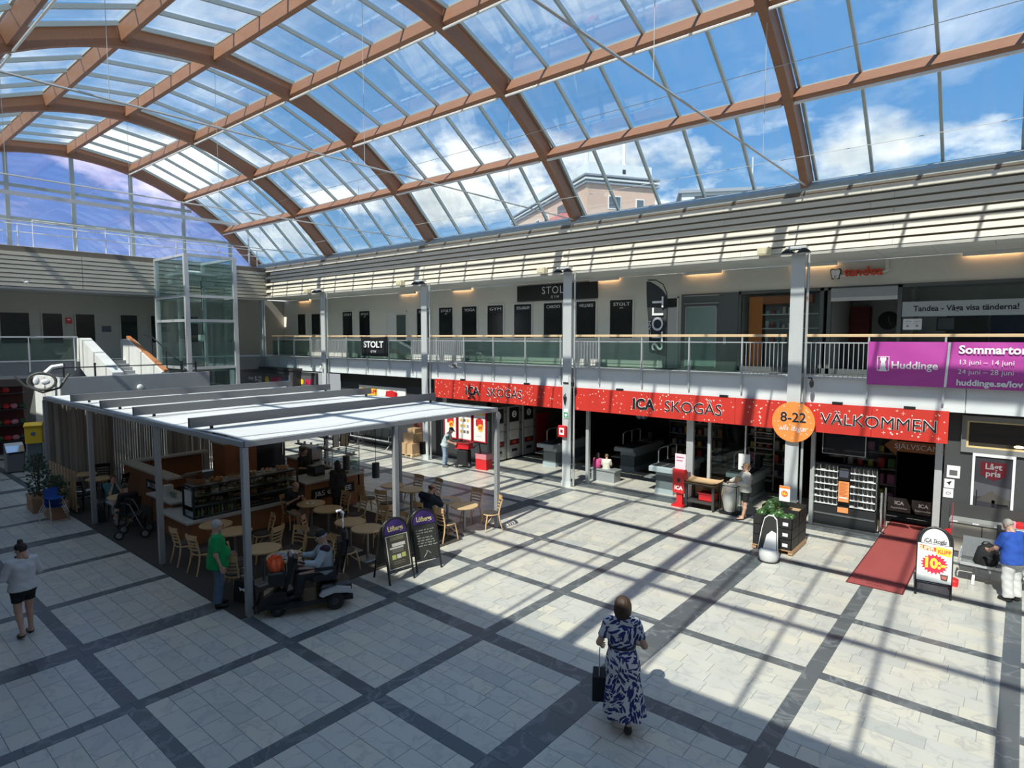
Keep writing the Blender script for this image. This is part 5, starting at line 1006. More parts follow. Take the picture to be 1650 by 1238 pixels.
for a, b in zip(ed, ed[1:]):
    MB().grid(lambda u, v: (a+(b-a)*u, CY0+.06+(CY1-CY0-.12)*v, CH+.055+.05*math.sin(PI*u)*math.sin(9*v+a)*.6+.04*math.sin(PI*v*2.0+a*2)*u*(1-u)*2), 12, 26).build('cloth', CLOTH, cp, smooth=True)
for x in BX:
    MB().beam((x+.12, CY0-.12, CH+.22), (x-.2, CY1-.1, CH+.22), .10, .20).build('beam', M('beam_grey', (.20, .20, .20), .5, .1), cp)
    MB().bx(x+.08, x+.12, CY0+.3, CY0+.36, CH, CH+.14).bx(x-.21, x-.17, CY1-.3, CY1-.24, CH, CH+.14).build('beam_bracket', BLACK, cp)
for x, y, l in ((605.5, 758, 'black cylinder pendant lamp hanging nearest the tall canopy pole'), (558, 746, 'black cylinder pendant lamp hanging over the coffee counter'), (681, 722, 'black cylinder pendant lamp hanging in front of the pallet cartons')):
    p = G(x, y, 2.15); t = thing('pendant_lamp', l, 'lamp', p, group='black cylinder pendant lamps'); MB().cyl((0, 0), .085, -.17, .17, 14).build('shade', BLACK, t); MB().tube([(0, 0, .17), (0, 0, CH-2.15-.01)], .008, 5).build('cord', BLACK, t)
# string curtain at the far side of the canopy
cu = thing('strip_curtain', 'grey brown vertical strip curtain hanging along the far side of the canopy', 'curtain', (CX0-.12, 0, 0))
R = random.Random(6); cms = [M('strip%d' % i, c, .85) for i, c in enumerate([(.30, .28, .25), (.36, .34, .31), (.22, .20, .18), (.42, .39, .35)])]
sms = [MB().grid(lambda u, v: (.008*math.sin(9*v+s_), (u-.5)*.062, .06+3.08*v), 1, 6).mesh('strip', m) for m in cms for s_ in (0, 2)]
y = CY0+.12; i = 0
while y < CY1-.1:
    gap = .052 if (y < 7.2 or 8.9 < y < 10.4 or y > 10.9) else .08
    link('strip', R.choice(sms), cu, (R.uniform(-.02, .02), y, 0), (0, 0, R.uniform(-.5, .5))); y += gap
MB().tube([(0, CY0+.05, 3.16), (0, CY1-.05, 3.16)], .02, 6).build('curtain_rail', STEEL, cu)
# ================================================================ CAFÉ COUNTER
TOPM = M('worktop', (.52, .52, .50), .35, ns=20, na=.06)
cc = thing('cafe_counter', 'wood panelled u shaped café counter with pale worktops and black name signs', 'counter', (0, 0, 0))
MB().bx(-22.4, -18.75, 6.98, 7.06, .0, 1.1).bx(-22.4, -22.3, 7.0, 9.4, 0, 1.1).bx(-18.8, -17.3, 6.5, 6.58, 0, .74).bx(-18.8, -18.75, 6.5, 7.0, 0, .74).bx(-17.3, -15.72, 6.28, 6.36, 0, .58).bx(-15.72, -15.64, 6.28, 9.3, 0, .58).bx(-15.72, -15.64, 9.42, 11.3, .08, .98).bx(-16.5, -15.64, 11.24, 11.3, .08, .98).bx(-16.5, -15.7, 9.42, 9.48, .08, .98).build('wood_panel', OAKW, cc)
MB().bx(-22.5, -18.6, 6.88, 7.28, 1.10, 1.16).bx(-22.5, -22.1, 7.28, 9.6, 1.10, 1.16).bx(-18.9, -17.2, 6.4, 7.1, .74, .79).bx(-17.4, -15.52, 6.14, 6.9, .58, .63).bx(-16.5, -15.52, 6.9, 9.35, .58, .63).bx(-16.65, -15.54, 9.38, 11.4, .98, 1.03).build('worktop', TOPM, cc)
MB().bx(-22.1, -16.6, 7.2, 9.2, .0, .02).build('kick_base', BLACK, cc)
def csign(p, rot, parent, s='J&S COFFEE', w=1.0):
    b = MB().bx(-w/2-.06, w/2+.06, -.15, .15, 0, .02).build('name_sign', BLK, parent, p, rot); text(s, .2, INK, b, (0, 0, .024), (0, 0, 0), width=w*.94, ext=.001, bold=.003)
csign((-19.9, 6.975, .72), (PI/2, 0, 0), cc); csign((-15.635, 10.35, .62), (PI/2, 0, PI/2), cc, 'J&S COFFEE', 1.35)
# back shelving
bk = thing('back_cabinet', 'tall brown cabinet with cream topping behind the café counter', 'cabinet', (-20.2, 9.6, 0)); MB().bx(-.4, .4, -.55, .55, 0, 1.7).build('body', OAKW, bk); MB().bx(-.45, .45, -.6, .6, 1.7, 1.75).build('top', TOPM, bk)
for i in range(2): dr = MB().bx(.4, .42, -.53+.54*i, -.02+.54*i, .1, 1.65).build('door', OAKW, bk); MB().tube([(.44, -.1+.2*i, 1.0), (.44, -.1+.2*i, 1.2)], .01, 5).build('door_handle', CHROME, dr)
OR_ = ('first', 'second', 'third', 'fourth', 'fifth', 'last')
for i in range(6):
    o = MB().lathe([(.05, 0), (.08, .05), (.07, .12), (.02, .14)], 10).build('paper_bag', M('cream_paper', (.6, .56, .46), .8), None, (-20.3+.12*(i % 2), 9.15+.17*i, 1.752)); tag(o, 'cream packet on the brown café cabinet, '+OR_[i]+' from the left', 'packet', 'packets on the brown cabinet')
fr = thing('fridge', 'dark drinks fridge standing behind the café counter', 'fridge', (-21.6, 11.4, 0)); MB().rbox(-.4, .4, -.6, .6, 0, 2.0, .03).build('cabinet', DARK, fr); MB().bx(.4, .42, -.55, .55, .1, 1.9).build('door', M('fridge_glass', (.02, .025, .03), .1), fr); MB().tube([(.45, .45, .8), (.45, .45, 1.4)], .015, 6).build('door_handle', CHROME, fr)
bw = thing('back_bench', 'pale back worktop with shelves along the rear of the café', 'counter', (-18.4, 11.75, 0)); MB().bx(-1.9, 2.0, -.3, .3, .86, .92).build('worktop', TOPM, bw); MB().bx(-1.85, 1.95, -.25, .3, 0, .86).build('base', OAKW, bw); MB().bx(-1.9, 1.6, .1, .3, 1.3, 1.33).bx(-1.9, 1.6, .1, .3, 1.7, 1.73).build('shelf_board', M('shelf_dark', (.1, .08, .07), .5), bw)
cmx = thing('coffee_machine', 'steel and black coffee machine on the rear café worktop', 'machine', (-18.9, 11.65, .92)); MB().rbox(-.4, .4, -.25, .22, .08, .5, .04).build('body', M('coffee_steel', (.25, .25, .25), .3, .8), cmx); MB().bx(-.38, .38, -.3, .2, 0, .08).build('drip_tray', BLACK, cmx)
for x in (-.2, .2): MB().tube([(x, -.25, .3), (x, -.32, .3), (x, -.32, .22)], .03, 8).tube([(x, -.3, .25), (x, -.48, .22)], .015, 6).build('group_head', CHROME, cmx)
R = random.Random(13)
for i in range(26):
    z = (1.33, 1.73, .92)[i % 3]; x = -20.2+.14*i if z > 1 else -18.1+.075*i
    o = MB().lathe([(.035, 0), (.045, .1), (.04, .11)], 10).build('coffee_cup', [WHITE, M('cup_brown', (.2, .1, .06), .5), M('cup_grey', (.3, .3, .3))][i % 3], None, (x, 11.95 if z > 1 else 11.6, z)); tag(o, ('white', 'brown', 'grey')[i % 3]+' small cup '+('on the lower rear café shelf', 'on the upper rear café shelf', 'by the coffee machine on the rear worktop')[i % 3]+(', far left' if i < 7 else ', left of middle' if i < 13 else ', right of middle' if i < 20 else ', far right'), 'cup', 'cups on the rear café shelves')
# display case
dc = thing('pastry_case', 'black framed glass pastry case standing on the café counter', 'display case', (-16.05, 6.4, .63))
CW, CL, CHH = .62, 2.85, .80
for y in (0, 1.42, CL):
    for x in (-CW/2, CW/2): MB().bx(x-.02, x+.02, y-.02, y+.02, 0, CHH).build('corner_post', BLK, dc)
for z in (0, CHH): MB().bx(-CW/2, CW/2, -.02, .02, z-.02, z+.02).bx(-CW/2, CW/2, CL-.02, CL+.02, z-.02, z+.02).bx(CW/2-.02, CW/2+.02, 0, CL, z-.02, z+.02).bx(-CW/2-.02, -CW/2+.02, 0, CL, z-.02, z+.02).build('frame_rail', BLK, dc)
MB().bx(-CW/2, CW/2, 0, CL, CHH, CHH+.02).build('top_shelf', M('case_top', (.20, .19, .18), .2), dc); MB().bx(-CW/2-.0, -CW/2+.01, 0, CL, 0, CHH).build('back_panel', M('case_back', (.06, .055, .05), .5), dc)
for z in (.02, .28, .54): MB().bx(-CW/2+.03, CW/2-.06, .03, CL-.03, z, z+.012).build('shelf_board', M('case_shelf', (.3, .3, .3), .2), dc)
MB().bx(CW/2-.004, CW/2+.004, .03, 1.4, .02, CHH-.02).bx(CW/2-.004, CW/2+.004, 1.44, CL-.03, .02, CHH-.02).build('front_glass', GL_SHOP, dc); MB().bx(-CW/2+.03, CW/2-.03, -.004, .004, .02, CHH-.02).build('side_glass', GL_SHOP, dc)
MB().bx(-.2, .2, -.012, -.006, .3, .7).build('side_notice', M('notice_grey', ()), dc)
tr_m = MB().lathe([(.13, 0), (.15, .015), (.15, .02), (.13, .012)], 16).mesh('tray', M('tray_wood', (.34, .22, .12), .5)); rt = MB().bx(-.16, .16, -.2, .2, 0, .012).bx(-.16, .16, -.2, -.19, 0, .025).bx(-.16, .16, .19, .2, 0, .025).mesh('tray', M('tray_steel', (.35, .34, .33), .3, .5))
pm = [MB().ell((0, 0, .025), (.05, .04, .03), 10, 6).mesh('pastry', M(n, c, .6), True) for n, c in (('bun_gold', (.52, .28, .10)), ('bun_brown', (.28, .13, .05)), ('bun_pale', (.62, .48, .28)), ('bun_pink', (.62, .25, .25)))]
crm = MB().tube([(.05*math.cos(a/6*2.4), .05*math.sin(a/6*2.4), .025) for a in range(-6, 7)], [.008]+[.02+.006*math.cos(a/4) for a in range(-5, 6)]+[.008], 8).mesh('pastry', M('bun_gold', ()), True); pm.append(crm)
OR = ('first', 'second', 'third', 'fourth', 'fifth', 'last'); ZS = ('lowest pastry case shelf', 'middle pastry case shelf', 'upper pastry case shelf', 'top of the pastry case')
for zi, z in enumerate((.65, .922, 1.182, 1.452)):
    for k in range(6):
        y = 6.66+.46*k
        t = link('tray', rt if (k+zi) % 2 else tr_m, None, (-16.05, y, z)); tag(t, OR[k]+' serving tray from the left, '+ZS[zi], 'tray', 'serving trays in and on the pastry case')
        for j in range(6 if zi else 3):
            o = link('pastry', pm[(zi+k+j//3) % 5], None, (-16.05+(-.07, .05, -.01)[j % 3], y+(-.08, .06, .0)[j % 3]*1.2+(.02 if j > 2 else 0), z+.018+(.04 if j > 2 else 0)), R.uniform(0, 6)); tag(o, ('golden bun', 'brown roll', 'pale bun', 'pink cake', 'crescent roll')[(zi+k+j//3) % 5]+', '+OR[k]+' tray from the left, '+ZS[zi], 'pastry', 'pastries in and on the pastry case')
bo = [MB().lathe([(.03, 0), (.032, .12), (.012, .17), (.012, .21)], 10).mesh('bottle', M(n, c, .2), True) for n, c in (('bottle_green', (.15, .25, .05)), ('bottle_clear', (.4, .42, .4)), ('bottle_amber', (.25, .1, .03)))]
for i in range(12):
    o = link('bottle', bo[i % 3], None, (-15.86, 6.56+.085*i, .665)); tag(o, ('green', 'clear', 'amber')[i % 3]+' drink bottle at the foot of the pastry case, '+('near its left end', 'left of its middle', 'right of them all', 'beside the middle post')[i//3], 'bottle', 'bottles at the foot of the pastry case')
wd = thing('wooden_crate', 'wooden serving crate with propped lid on top of the pastry case', 'crate', (-16.1, 6.62, 1.47), .1); MB().bx(-.2, .2, -.14, .14, 0, .015).bx(-.2, .2, -.14, -.125, 0, .13).bx(-.2, .2, .125, .14, 0, .13).bx(-.2, -.185, -.14, .14, 0, .13).bx(.185, .2, -.14, .14, 0, .13).build('box_body', M('crate_redwood', (.22, .10, .05), .6), wd); MB().add([(-.42, -.2, .12), (-.1, -.2, .26), (-.1, .24, .26), (-.42, .24, .12), (-.42, -.2, .135), (-.1, -.2, .275), (-.1, .24, .275), (-.42, .24, .135)], [(3, 2, 1, 0), (4, 5, 6, 7), (0, 1, 5, 4), (1, 2, 6, 5), (2, 3, 7, 6), (3, 0, 4, 7)]).build('lid', M('lid_grey', (.45, .43, .38), .5), wd)
gl = thing('glass_cups', 'stack of clear drinking cups on the low café side ledge', 'cups', (-17.9, 6.7, .79)); [MB().lathe([(.04, 0), (.05, .14), (.046, .14), (.036, .01)], 12, (.13*i, 0)).build('cup', GL_SHOP, gl) for i in range(3)]; MB().bx(-.3, -.1, -.1, .1, 0, .3).build('napkin_box', M('napkin_white', (.6, .6, .58)), gl)
# glass screen and boards on the right counter
sc = thing('counter_screen', 'glass guard with wire shelves on the right café counter', 'screen', (-15.9, 10.85, 1.03))
MB().bx(.25, .26, -.5, .45, 0, .42).bx(-.4, .25, .44, .45, 0, .42).build('glass_pane', GL_SHOP, sc)
for x in (-.4, .26):
    for y in (-.5, .45): MB().tube([(x, y, 0), (x, y, .85)], .012, 6).build('upright', GALV, sc)
for z in (.44, .66, .85): MB().tube([(-.4, -.5, z), (.26, -.5, z), (.26, .45, z), (-.4, .45, z)], .01, 5, True).build('wire_ring', GALV, sc)
MB().bx(-.4, .26, -.5, .45, .43, .44).bx(-.4, .26, -.5, .45, .65, .66).build('glass_shelf', GL_SHOP, sc)
for i in range(9):
    o = MB().ell((0, 0, .04), (.07, .06, .04), 10, 6).build('wrapped_sandwich', [M('wrap_pink', (.55, .3, .3), .5), M('wrap_white', (.6, .58, .55), .5), M('wrap_red', (.4, .08, .07), .5)][i % 3], None, (-15.9+.14*(i % 3)-.1, 10.5+.2*(i//3), 1.032)); tag(o, ('pink', 'white', 'red')[i % 3]+' wrapped snack in the '+('left', 'middle', 'right')[i//3]+' row behind the glass guard on the right café counter', 'snack', 'wrapped snacks on the right café counter')
for i, (y, w, l) in enumerate(((10.55, .26, 'white framed menu card on the wire shelf, left one'), (10.85, .26, 'cream framed menu card on the wire shelf, right one'))):
    t = thing('menu_card', l, 'menu', (-15.75, y, 1.89), .25*(1-2*i)); MB().bx(-.01, .01, -w/2, w/2, 0, .42).build('frame', BLACK, t); MB().bx(.01, .014, -w/2+.02, w/2-.02, .02, .40).build('sheet', M('menu_paper%d' % i, ((.62, .62, .6), (.5, .42, .3))[i]), t)
tl_ = thing('card_terminal', 'dark till box on the right café counter', 'till', (-16.3, 10.2, 1.03)); MB().rbox(-.2, .2, -.2, .2, 0, .3, .03).build('body', BLACK, tl_); MB().bx(.2, .21, -.15, .15, .08, .26).build('display', M('screen_grey', ()), tl_)
# ================================================================ TABLES AND CHAIRS
def table(x, y, label, group='round café tables'):
    t = thing('cafe_table', label, 'table', (x, y, .012), group=group); return t
t0 = None
TM = [('table_top', MB().lathe([(.35, .70), (.365, .71), (.365, .735), (.355, .742)], 28).mesh('table_top', M('table_beech', (.60, .42, .22), .4, ns=5, na=.08))), ('column', MB().lathe([(.035, .04), (.035, .68), (.12, .70)], 12).mesh('column', M('table_steel', (.30, .30, .30), .35, .6))), ('base', MB().rbox(-.22, .22, -.22, .22, 0, .03, .02).mesh('base', M('table_steel', ())))]
def table(x, y, label):
    t = thing('cafe_table', label, 'table', (x, y, .012), group='round beech café tables')
    for n, m in TM: link(n, m, t)
BW = BEECH
def chair_meshes(seatm, woodm):
    P = []
    P.append(('seat', MB().lathe([(.19, .435), (.205, .45), (.20, .475), (.17, .485)], 22).mesh('seat', seatm)))
    P.append(('seat_ring', MB().tube([(.2*math.cos(k*PI/10), .2*math.sin(k*PI/10), .435) for k in range(20)], .02, 6, True).mesh('seat_ring', woodm)))
    for s in (-1, 1):
        P.append(('leg', MB().tube([(s*.16, .15, .43), (s*.19, .2, .2), (s*.21, .22, 0)], [.019, .017, .014], 7).mesh('leg', woodm, True)))
        P.append(('leg', MB().tube([(s*.20, -.27, 0), (s*.18, -.2, .25), (s*.17, -.17, .45), (s*.185, -.21, .65), (s*.20, -.27, .86)], [.014, .018, .02, .018, .016], 7).mesh('leg', woodm, True)))
        P.append(('brace', MB().tube([(s*.18, .19, .2), (s*.15, .05, .33), (s*.12, -.02, .42)], .010, 5).mesh('brace', woodm)))
    b = MB()
    for i in range(13): pass
    def rail(z, h, bow, yb, hw): return MB().grid(lambda u, v: (-hw+2*hw*u, yb-bow*math.sin(PI*u), z+h*v), 10, 2).grid(lambda u, v: (-hw+2*hw*(1-u), yb-.018-bow*math.sin(PI*u), z+h*v), 10, 2)
    P.append(('top_rail', rail(.78, .12, .05, -.245, .215).mesh('top_rail', woodm, True)))
    for z, y in ((.54, -.18), (.62, -.20), (.70, -.22)): P.append(('slat', rail(z, .03, .045, y, .185).mesh('slat', woodm, True)))
    return P
CH1 = chair_meshes(M('seat_brown', (.05, .042, .038), .6), BW); CH2 = chair_meshes(M('seat_black', (.02, .02, .02), .5), M('black_lacquer', (.012, .012, .013), .4))
def chair(x, y, rz, label, P=CH1, group='beech café chairs with slatted backs', z=.012):
    t = thing('cafe_chair', label, 'chair', (x, y, z), rz, group)
    for n, m in P: link(n, m, t)
    return t
# rz: chair front looks along +Y rotated by rz
TT = [((-14.6, 6.42), 'beech café table nearest the corner of the counter, behind the man in green'), ((-13.75, 6.48), 'beech café table just right of the man in green'), ((-12.15, 6.3), 'empty beech café table right of the front canopy pole'), ((-11.35, 6.35), 'beech café table with newspaper beside the scooter'), ((-14.5, 8.9), 'beech café table with a plate before the seated man in shorts'), ((-13.68, 8.88), 'beech café table right of the one with the plate'), ((-12.32, 8.6), 'beech café table left of the pair near the purple boards'), ((-11.58, 8.55), 'beech café table right next to the purple boards'), ((-14.4, 11.6), 'beech café table furthest back by the tall pole'), ((-13.6, 11.62), 'beech café table second from the back by the tall pole'), ((-11.95, 11.5), 'beech café table in front of the man in navy jacket'), ((-11.2, 11.4), 'sunlit beech café table at the canopy corner')]
for (x, y), l in TT: table(x, y, l)
for (x, y), l in (((-23.3, 6.1), 'beech café table furthest left by the strip curtain'), ((-22.2, 6.2), 'beech café table second from left by the strip curtain'), ((-19.2, 5.9), 'beech café table of the seated woman in teal')): table(x, y, l)
CHS = [(-14.6, 5.72, 0, 'beech chair furthest left behind the man in green'), (-13.75, 5.75, .1, 'beech chair hidden partly by the man in green'), (-13.1, 6.95, 2.0, 'beech chair right of the table pair with its back to the scooter'), (-13.9, 7.2, PI-.3, 'beech chair behind the table pair left of the pole'), (-11.95, 5.62, .5, 'beech chair under the front canopy pole beside the black tote'), (-12.35, 5.85, -.8, 'beech chair tucked behind the front canopy pole'), (-12.4, 7.1, PI+.2, 'beech chair across the empty table from the pole'), (-11.35, 7.12, PI, 'beech chair facing the newspaper table'), (-15.1, 8.7, -PI/2, 'beech chair the man in shorts sits on'), (-14.3, 9.62, PI, 'beech chair behind the table with the plate, left'), (-13.5, 9.6, PI-.2, 'beech chair behind the table with the plate, right'), (-12.9, 8.0, -.7, 'beech chair behind the white walking stick'), (-11.35, 7.80, .1, 'beech chair standing behind the scooter seat'), (-12.3, 9.32, PI, 'beech chair across the table left of the purple boards'), (-11.5, 9.3, PI+.1, 'beech chair across the table beside the purple boards'), (-13.75, 10.85, .2, 'beech chair with back to the tall pole at the rear tables'), (-14.6, 10.85, -.1, 'beech chair left of the tall pole at the rear tables'), (-14.3, 12.05+.25, PI, 'beech chair at the very rear of the café left'), (-13.5, 12.35, PI-.2, 'beech chair at the very rear of the café right'), (-11.95, 10.72, -.1, 'beech chair the man in the navy jacket sits on'), (-11.75, 12.22, PI, 'beech chair beyond the table of the man in navy'), (-10.85, 12.05, PI-.5, 'beech chair in the sun at the canopy corner'), (-11.15, 10.68, -.1, 'beech chair in sun nearest the chalk menu board'), (-12.45, 9.9, .9, 'beech chair behind the chalk menu board')]
for a in CHS: chair(*a)
for a in [(-22.9, 5.45, .2, 'black café chair at the front of the leftmost table'), (-24.0+.45, 6.7, -1.9, 'black café chair behind the leftmost table'), (-21.75, 6.58, 2.4, 'black café chair behind the second table from left'), (-21.6, 5.6, .6, 'black café chair between the planters and the seated pair'), (-20.1, 5.95, -PI/2, 'black café chair the woman in teal sits on'), (-18.38, 5.8, PI/2+.1, 'black café chair the dark dressed companion sits on')]: chair(a[0], a[1], a[2], a[3], CH2, 'black café chairs at the left tables')
pt = thing('plate', 'white plate with leftovers on the café table of the man in shorts', 'plate', (-14.45, 8.85, .758)); MB().lathe([(.07, 0), (.12, .012), (.125, .015), (.07, .006)], 18).build('dish', INK, pt); MB().ell((0, 0, .02), (.06, .04, .015), 8, 6).build('food', M('bun_gold', ()), pt)
np_ = thing('newspaper', 'open newspaper lying on the café table beside the scooter', 'newspaper', (-11.35, 6.32, .756), .5); MB().grid(lambda u, v: (-.26+.52*u, -.19+.38*v, .004+.02*abs(math.sin(PI*2*u))), 12, 2).build('sheet', M('newsprint', (.55, .55, .53), .8), np_); b = MB()
for i in range(4):
    for k in range(5): b.quad((-.23+.125*i, -.16+.06*k, .027), (-.13+.125*i, -.16+.06*k, .027), (-.13+.125*i, -.13+.06*k, .027), (-.23+.125*i, -.13+.06*k, .027))
b.build('print', M('news_print', (.25, .25, .25), .8), np_)
mg = thing('magazine', 'papers lying on the café table of the man in navy', 'paper', (-11.9, 11.42, .756), .2); MB().bx(-.2, .2, -.14, .14, 0, .008).build('sheet', M('newsprint', ()), mg); MB().bx(-.12, .12, -.08, .06, .008, .010).build('picture', M('news_print', ()), mg)
# ================================================================ PLANTERS, BLUE CHAIRS
LEAF = M('ficus_leaf', (.025, .06, .022), .45, ns=3, na=.4)
def planter(x, y, rz, label, seed, h):
    t = thing('planter', label, 'planter', (x, y, 0), rz); R = random.Random(seed); TC = M('planter_terracotta', (.36, .20, .12), .7)
    MB().bx(-.45, .45, -.22, .22, 0, .44).build('box_body', TC, t); MB().bx(-.47, .47, -.24, -.19, .40, .47).bx(-.47, .47, .19, .24, .40, .47).bx(-.47, -.42, -.24, .24, .4, .47).bx(.42, .47, -.24, .24, .4, .47).build('rim', M('planter_rim', (.42, .26, .16), .7), t); MB().bx(-.42, .42, -.19, .19, .38, .42).build('soil', M('soil', (.03, .02, .015), .9), t)
    b = MB(); s = MB()
    for k in range(5):
        x0 = -.3+.15*k; tx, ty = x0+R.uniform(-.15, .15), R.uniform(-.12, .12); s.tube([(x0, 0, .4), ((x0+tx)/2, ty/2, .4+h*.45), (tx, ty, .4+h)], .012, 5)
    for _ in range(420):
        z = .42+h*R.random()**.8; w = .55*math.sin(PI*min(1, (z-.36)/(h+.15)))**.5; a = R.uniform(0, 6.28); r = w*math.sqrt(R.random()); c = Vector((r*math.cos(a)*1.0, r*math.sin(a)*.6, z)); d = Vector((R.uniform(-1, 1), R.uniform(-1, 1), R.uniform(-.7, .4))).normalized(); u = d.orthogonal().normalized(); q = R.uniform(.04, .065)
        b.add([c-d*q, c+u*q*.5+Vector((0, 0, .01)), c+d*q, c-u*q*.5+Vector((0, 0, .01))], [(0, 1, 2, 3)])
    s.build('stem', M('plant_stem', (.1, .07, .04), .8), t); b.build('foliage', LEAF, t)['kind'] = 'stuff'
planter(-22.55, 4.72, PI-.05, 'terracotta trough planter with tall bushy dark plant, left one', 1, 1.25); planter(-21.35, 4.86, PI-.05, 'terracotta trough planter partly behind the blue stacked chairs', 2, .75)
tr = thing('trellis', 'low wooden trellis panel behind the planters', 'fence', (-22.9, 5.28, 0)); 
for i in range(9): MB().bx(-.6+.3*i-.09, -.6+.3*i+.09, -.015, .015, .1, 1.28).build('board', wood('trellis_wood', (.42, .27, .13), (.5, .33, .17)), tr)
for z in (.25, 1.2): MB().bx(-.75, 1.95, .015, .045, z-.03, z+.03).build('rail', MATS['trellis_wood'], tr)
BLU = M('blue_plastic', (.02, .10, .42), .4)
def kidchair(x, y, z, rz, label):
    t = thing('plastic_chair', label, 'chair', (x, y, z), rz, 'blue plastic chairs in one stack')
    MB().grid(lambda u, v: (-.2+.4*u, .2-.42*v if v < .55 else .2-.42*.55-.08*(v-.55), .46-.02*math.sin(PI*u) if v < .55 else .46+.6*(v-.55)), 8, 12).build('shell', BLU, t, smooth=True)
    for s in (-1, 1):
        MB().tube([(s*.17, .1, .44), (s*.26, .26, 0)], .013, 6).build('leg', CHROME, t); MB().tube([(s*.17, -.05, .44), (s*.26, -.24, 0)], .013, 6).build('leg', CHROME, t)
for k, l in enumerate(('blue plastic chair lowest of the stack of three', 'blue plastic chair in the middle of the stack of three', 'blue plastic chair topmost of the stack of three')): kidchair(-20.75, 4.66, .12*k+.0, -1.15, l)
# ================================================================ SCOOTER
f_, r_p = Vector((-10.62, 5.72, 0)), Vector((-10.12, 6.68, 0)); hd = (f_-r_p).normalized(); rz = math.atan2(hd.y, hd.x)-PI/2
ms = thing('mobility_scooter', 'black four wheeled mobility scooter with silver rear fenders beside the café', 'scooter', (*( (f_+r_p)/2)[:2], 0), rz)
SB = M('scooter_black', (.012, .012, .013), .25); SI = M('scooter_silver', (.55, .56, .58), .3, .4)
def wheel(x, y, r, w):
    m = MB(); 
    for k in range(1): m.tube([(x, y+(r-w*.5)*math.cos(a*PI/12), r+(r-w*.5)*math.sin(a*PI/12)) for a in range(24)], w*.5, 8, True)
    ty = m.build('tyre', RUB, ms, smooth=True); h = MB().prism([(y+(r*.55)*math.cos(k*PI/10), r+r*.55*math.sin(k*PI/10)) for k in range(20)], 'x', x-w*.3, x+w*.3)
    h.build('wheel_hub', M('hub_dark', (.05, .05, .05), .4), ty); s = MB()
    for k in range(5): a = k*2*PI/5; s.beam((x, y, r), (x, y+r*.5*math.cos(a), r+r*.5*math.sin(a)), w*.75, .03, (1, 0, 0))
    s.build('spoke', SI, ty)
for s in (-1, 1): wheel(s*.28, -.52, .17, .12); wheel(s*.20, .50, .14, .10)
MB().prism([(-.30, -.85), (.30, -.85), (.31, .3), (.26, .66), (.14, .80), (-.14, .80), (-.26, .66), (-.31, .3)], 'z', .16, .26).build('floor_pan', SB, ms)
MB().prism([(.30, .24), (.86, .2), (.82, .34), (.62, .46), (.45, .50), (.36, .42)], 'x', -.24, .24).build('nose', SB, ms); MB().prism([(.40, .47), (.62, .47), (.74, .40), (.70, .36), (.5, .42)], 'x', -.12, .12).build('headlamp', CHROME, ms)
MB().ell((.2, .58, .44), (.03, .03, .03)).ell((-.2, .58, .44), (.03, .03, .03)).build('indicator', M('amber', (.8, .3, .05), .3), ms)
MB().tube([(-.28, .84, .16), (0, .93, .16), (.28, .84, .16)], .025, 6).build('bumper', BLACK, ms)
MB().rbox(-.26, .26, -.84, -.2, .24, .50, .06).build('rear_body', SB, ms)
for s in (-1, 1): MB().prism([(-.84, .30), (-.80, .42), (-.55, .47), (-.28, .42), (-.22, .34), (-.28, .30), (-.5, .36), (-.72, .33)], 'x', s*.33-.04, s*.33+.04).build('rear_fender', SI, ms)
MB().beam((0, .42, .26), (0, .22, .92), .10, .08, (0, 1, 0)).build('tiller', SB, ms); MB().prism([(.10, .88), (.32, .92), (.30, 1.10), (.14, 1.04)], 'x', -.16, .16).build('dash', SB, ms); MB().prism([(.28, .98), (.33, 1.0), (.24, 1.16), (.19, 1.12)], 'x', -.1, .1).build('dash_cover', SI, ms)
MB().tube([(-.3, .02, .98), (-.2, .14, 1.0), (.2, .14, 1.0), (.3, .02, .98)], .02, 8).build('handlebar', BLACK, ms); MB().tube([(-.2, .2, 1.0), (-.3, .22, 1.12)], .012, 6).ell((-.33, .22, 1.16), (.05, .02, .05)).build('mirror', BLACK, ms)
MB().tube([(.2, .2, 1.0), (.3, .22, 1.12)], .012, 6).ell((.33, .22, 1.16), (.05, .02, .05)).build('mirror', BLACK, ms)
MB().rbox(-.22, .22, .36, .66, .58, .84, .03).build('basket', BLACK, ms)
MB().bx(-.06, .06, -.42, -.30, .5, .60).build('seat_post', BLACK, ms); MB().rbox(-.26, .26, -.60, -.08, .58, .70, .05).build('seat', M('seat_vinyl', (.015, .015, .017), .5), ms)
MB().grid(lambda u, v: (-.24+.48*u, -.56-.14*v+.03*math.cos(PI*(u-.5))*-1, .66+.62*v), 8, 8).grid(lambda u, v: (.24-.48*u, -.66-.14*v, .66+.62*v), 8, 8).bx(-.2, .2, -.76, -.62, 1.0, 1.27).build('backrest', M('seat_vinyl', ()), ms); MB().rbox(-.13, .13, -.80, -.70, 1.28, 1.46, .03).build('headrest', M('seat_vinyl', ()), ms)
for s in (-1, 1): MB().bx(s*.30-.03, s*.30+.03, -.55, -.15, .80, .85).bx(s*.30-.015, s*.30+.015, -.55, -.5, .6, .8).build('armrest', BLACK, ms)
MB().bx(.27, .33, -.62, -.58, .56, .76).build('bottle_holder', INK, ms)
ob = MB().lathe([(.12, 0), (.15, .06), (.17, .14), (.16, .2), (.12, .26), (.13, .27), (.10, .2)], 28); R = random.Random(1); ob.v = [(x*1.15*(1+.14*math.sin(7*math.atan2(y, x)+9*z)), y*.85*(1+.14*math.sin(6*math.atan2(y, x)-7*z)), z+.02*math.sin(5*math.atan2(y, x))) for x, y, z in ob.v]
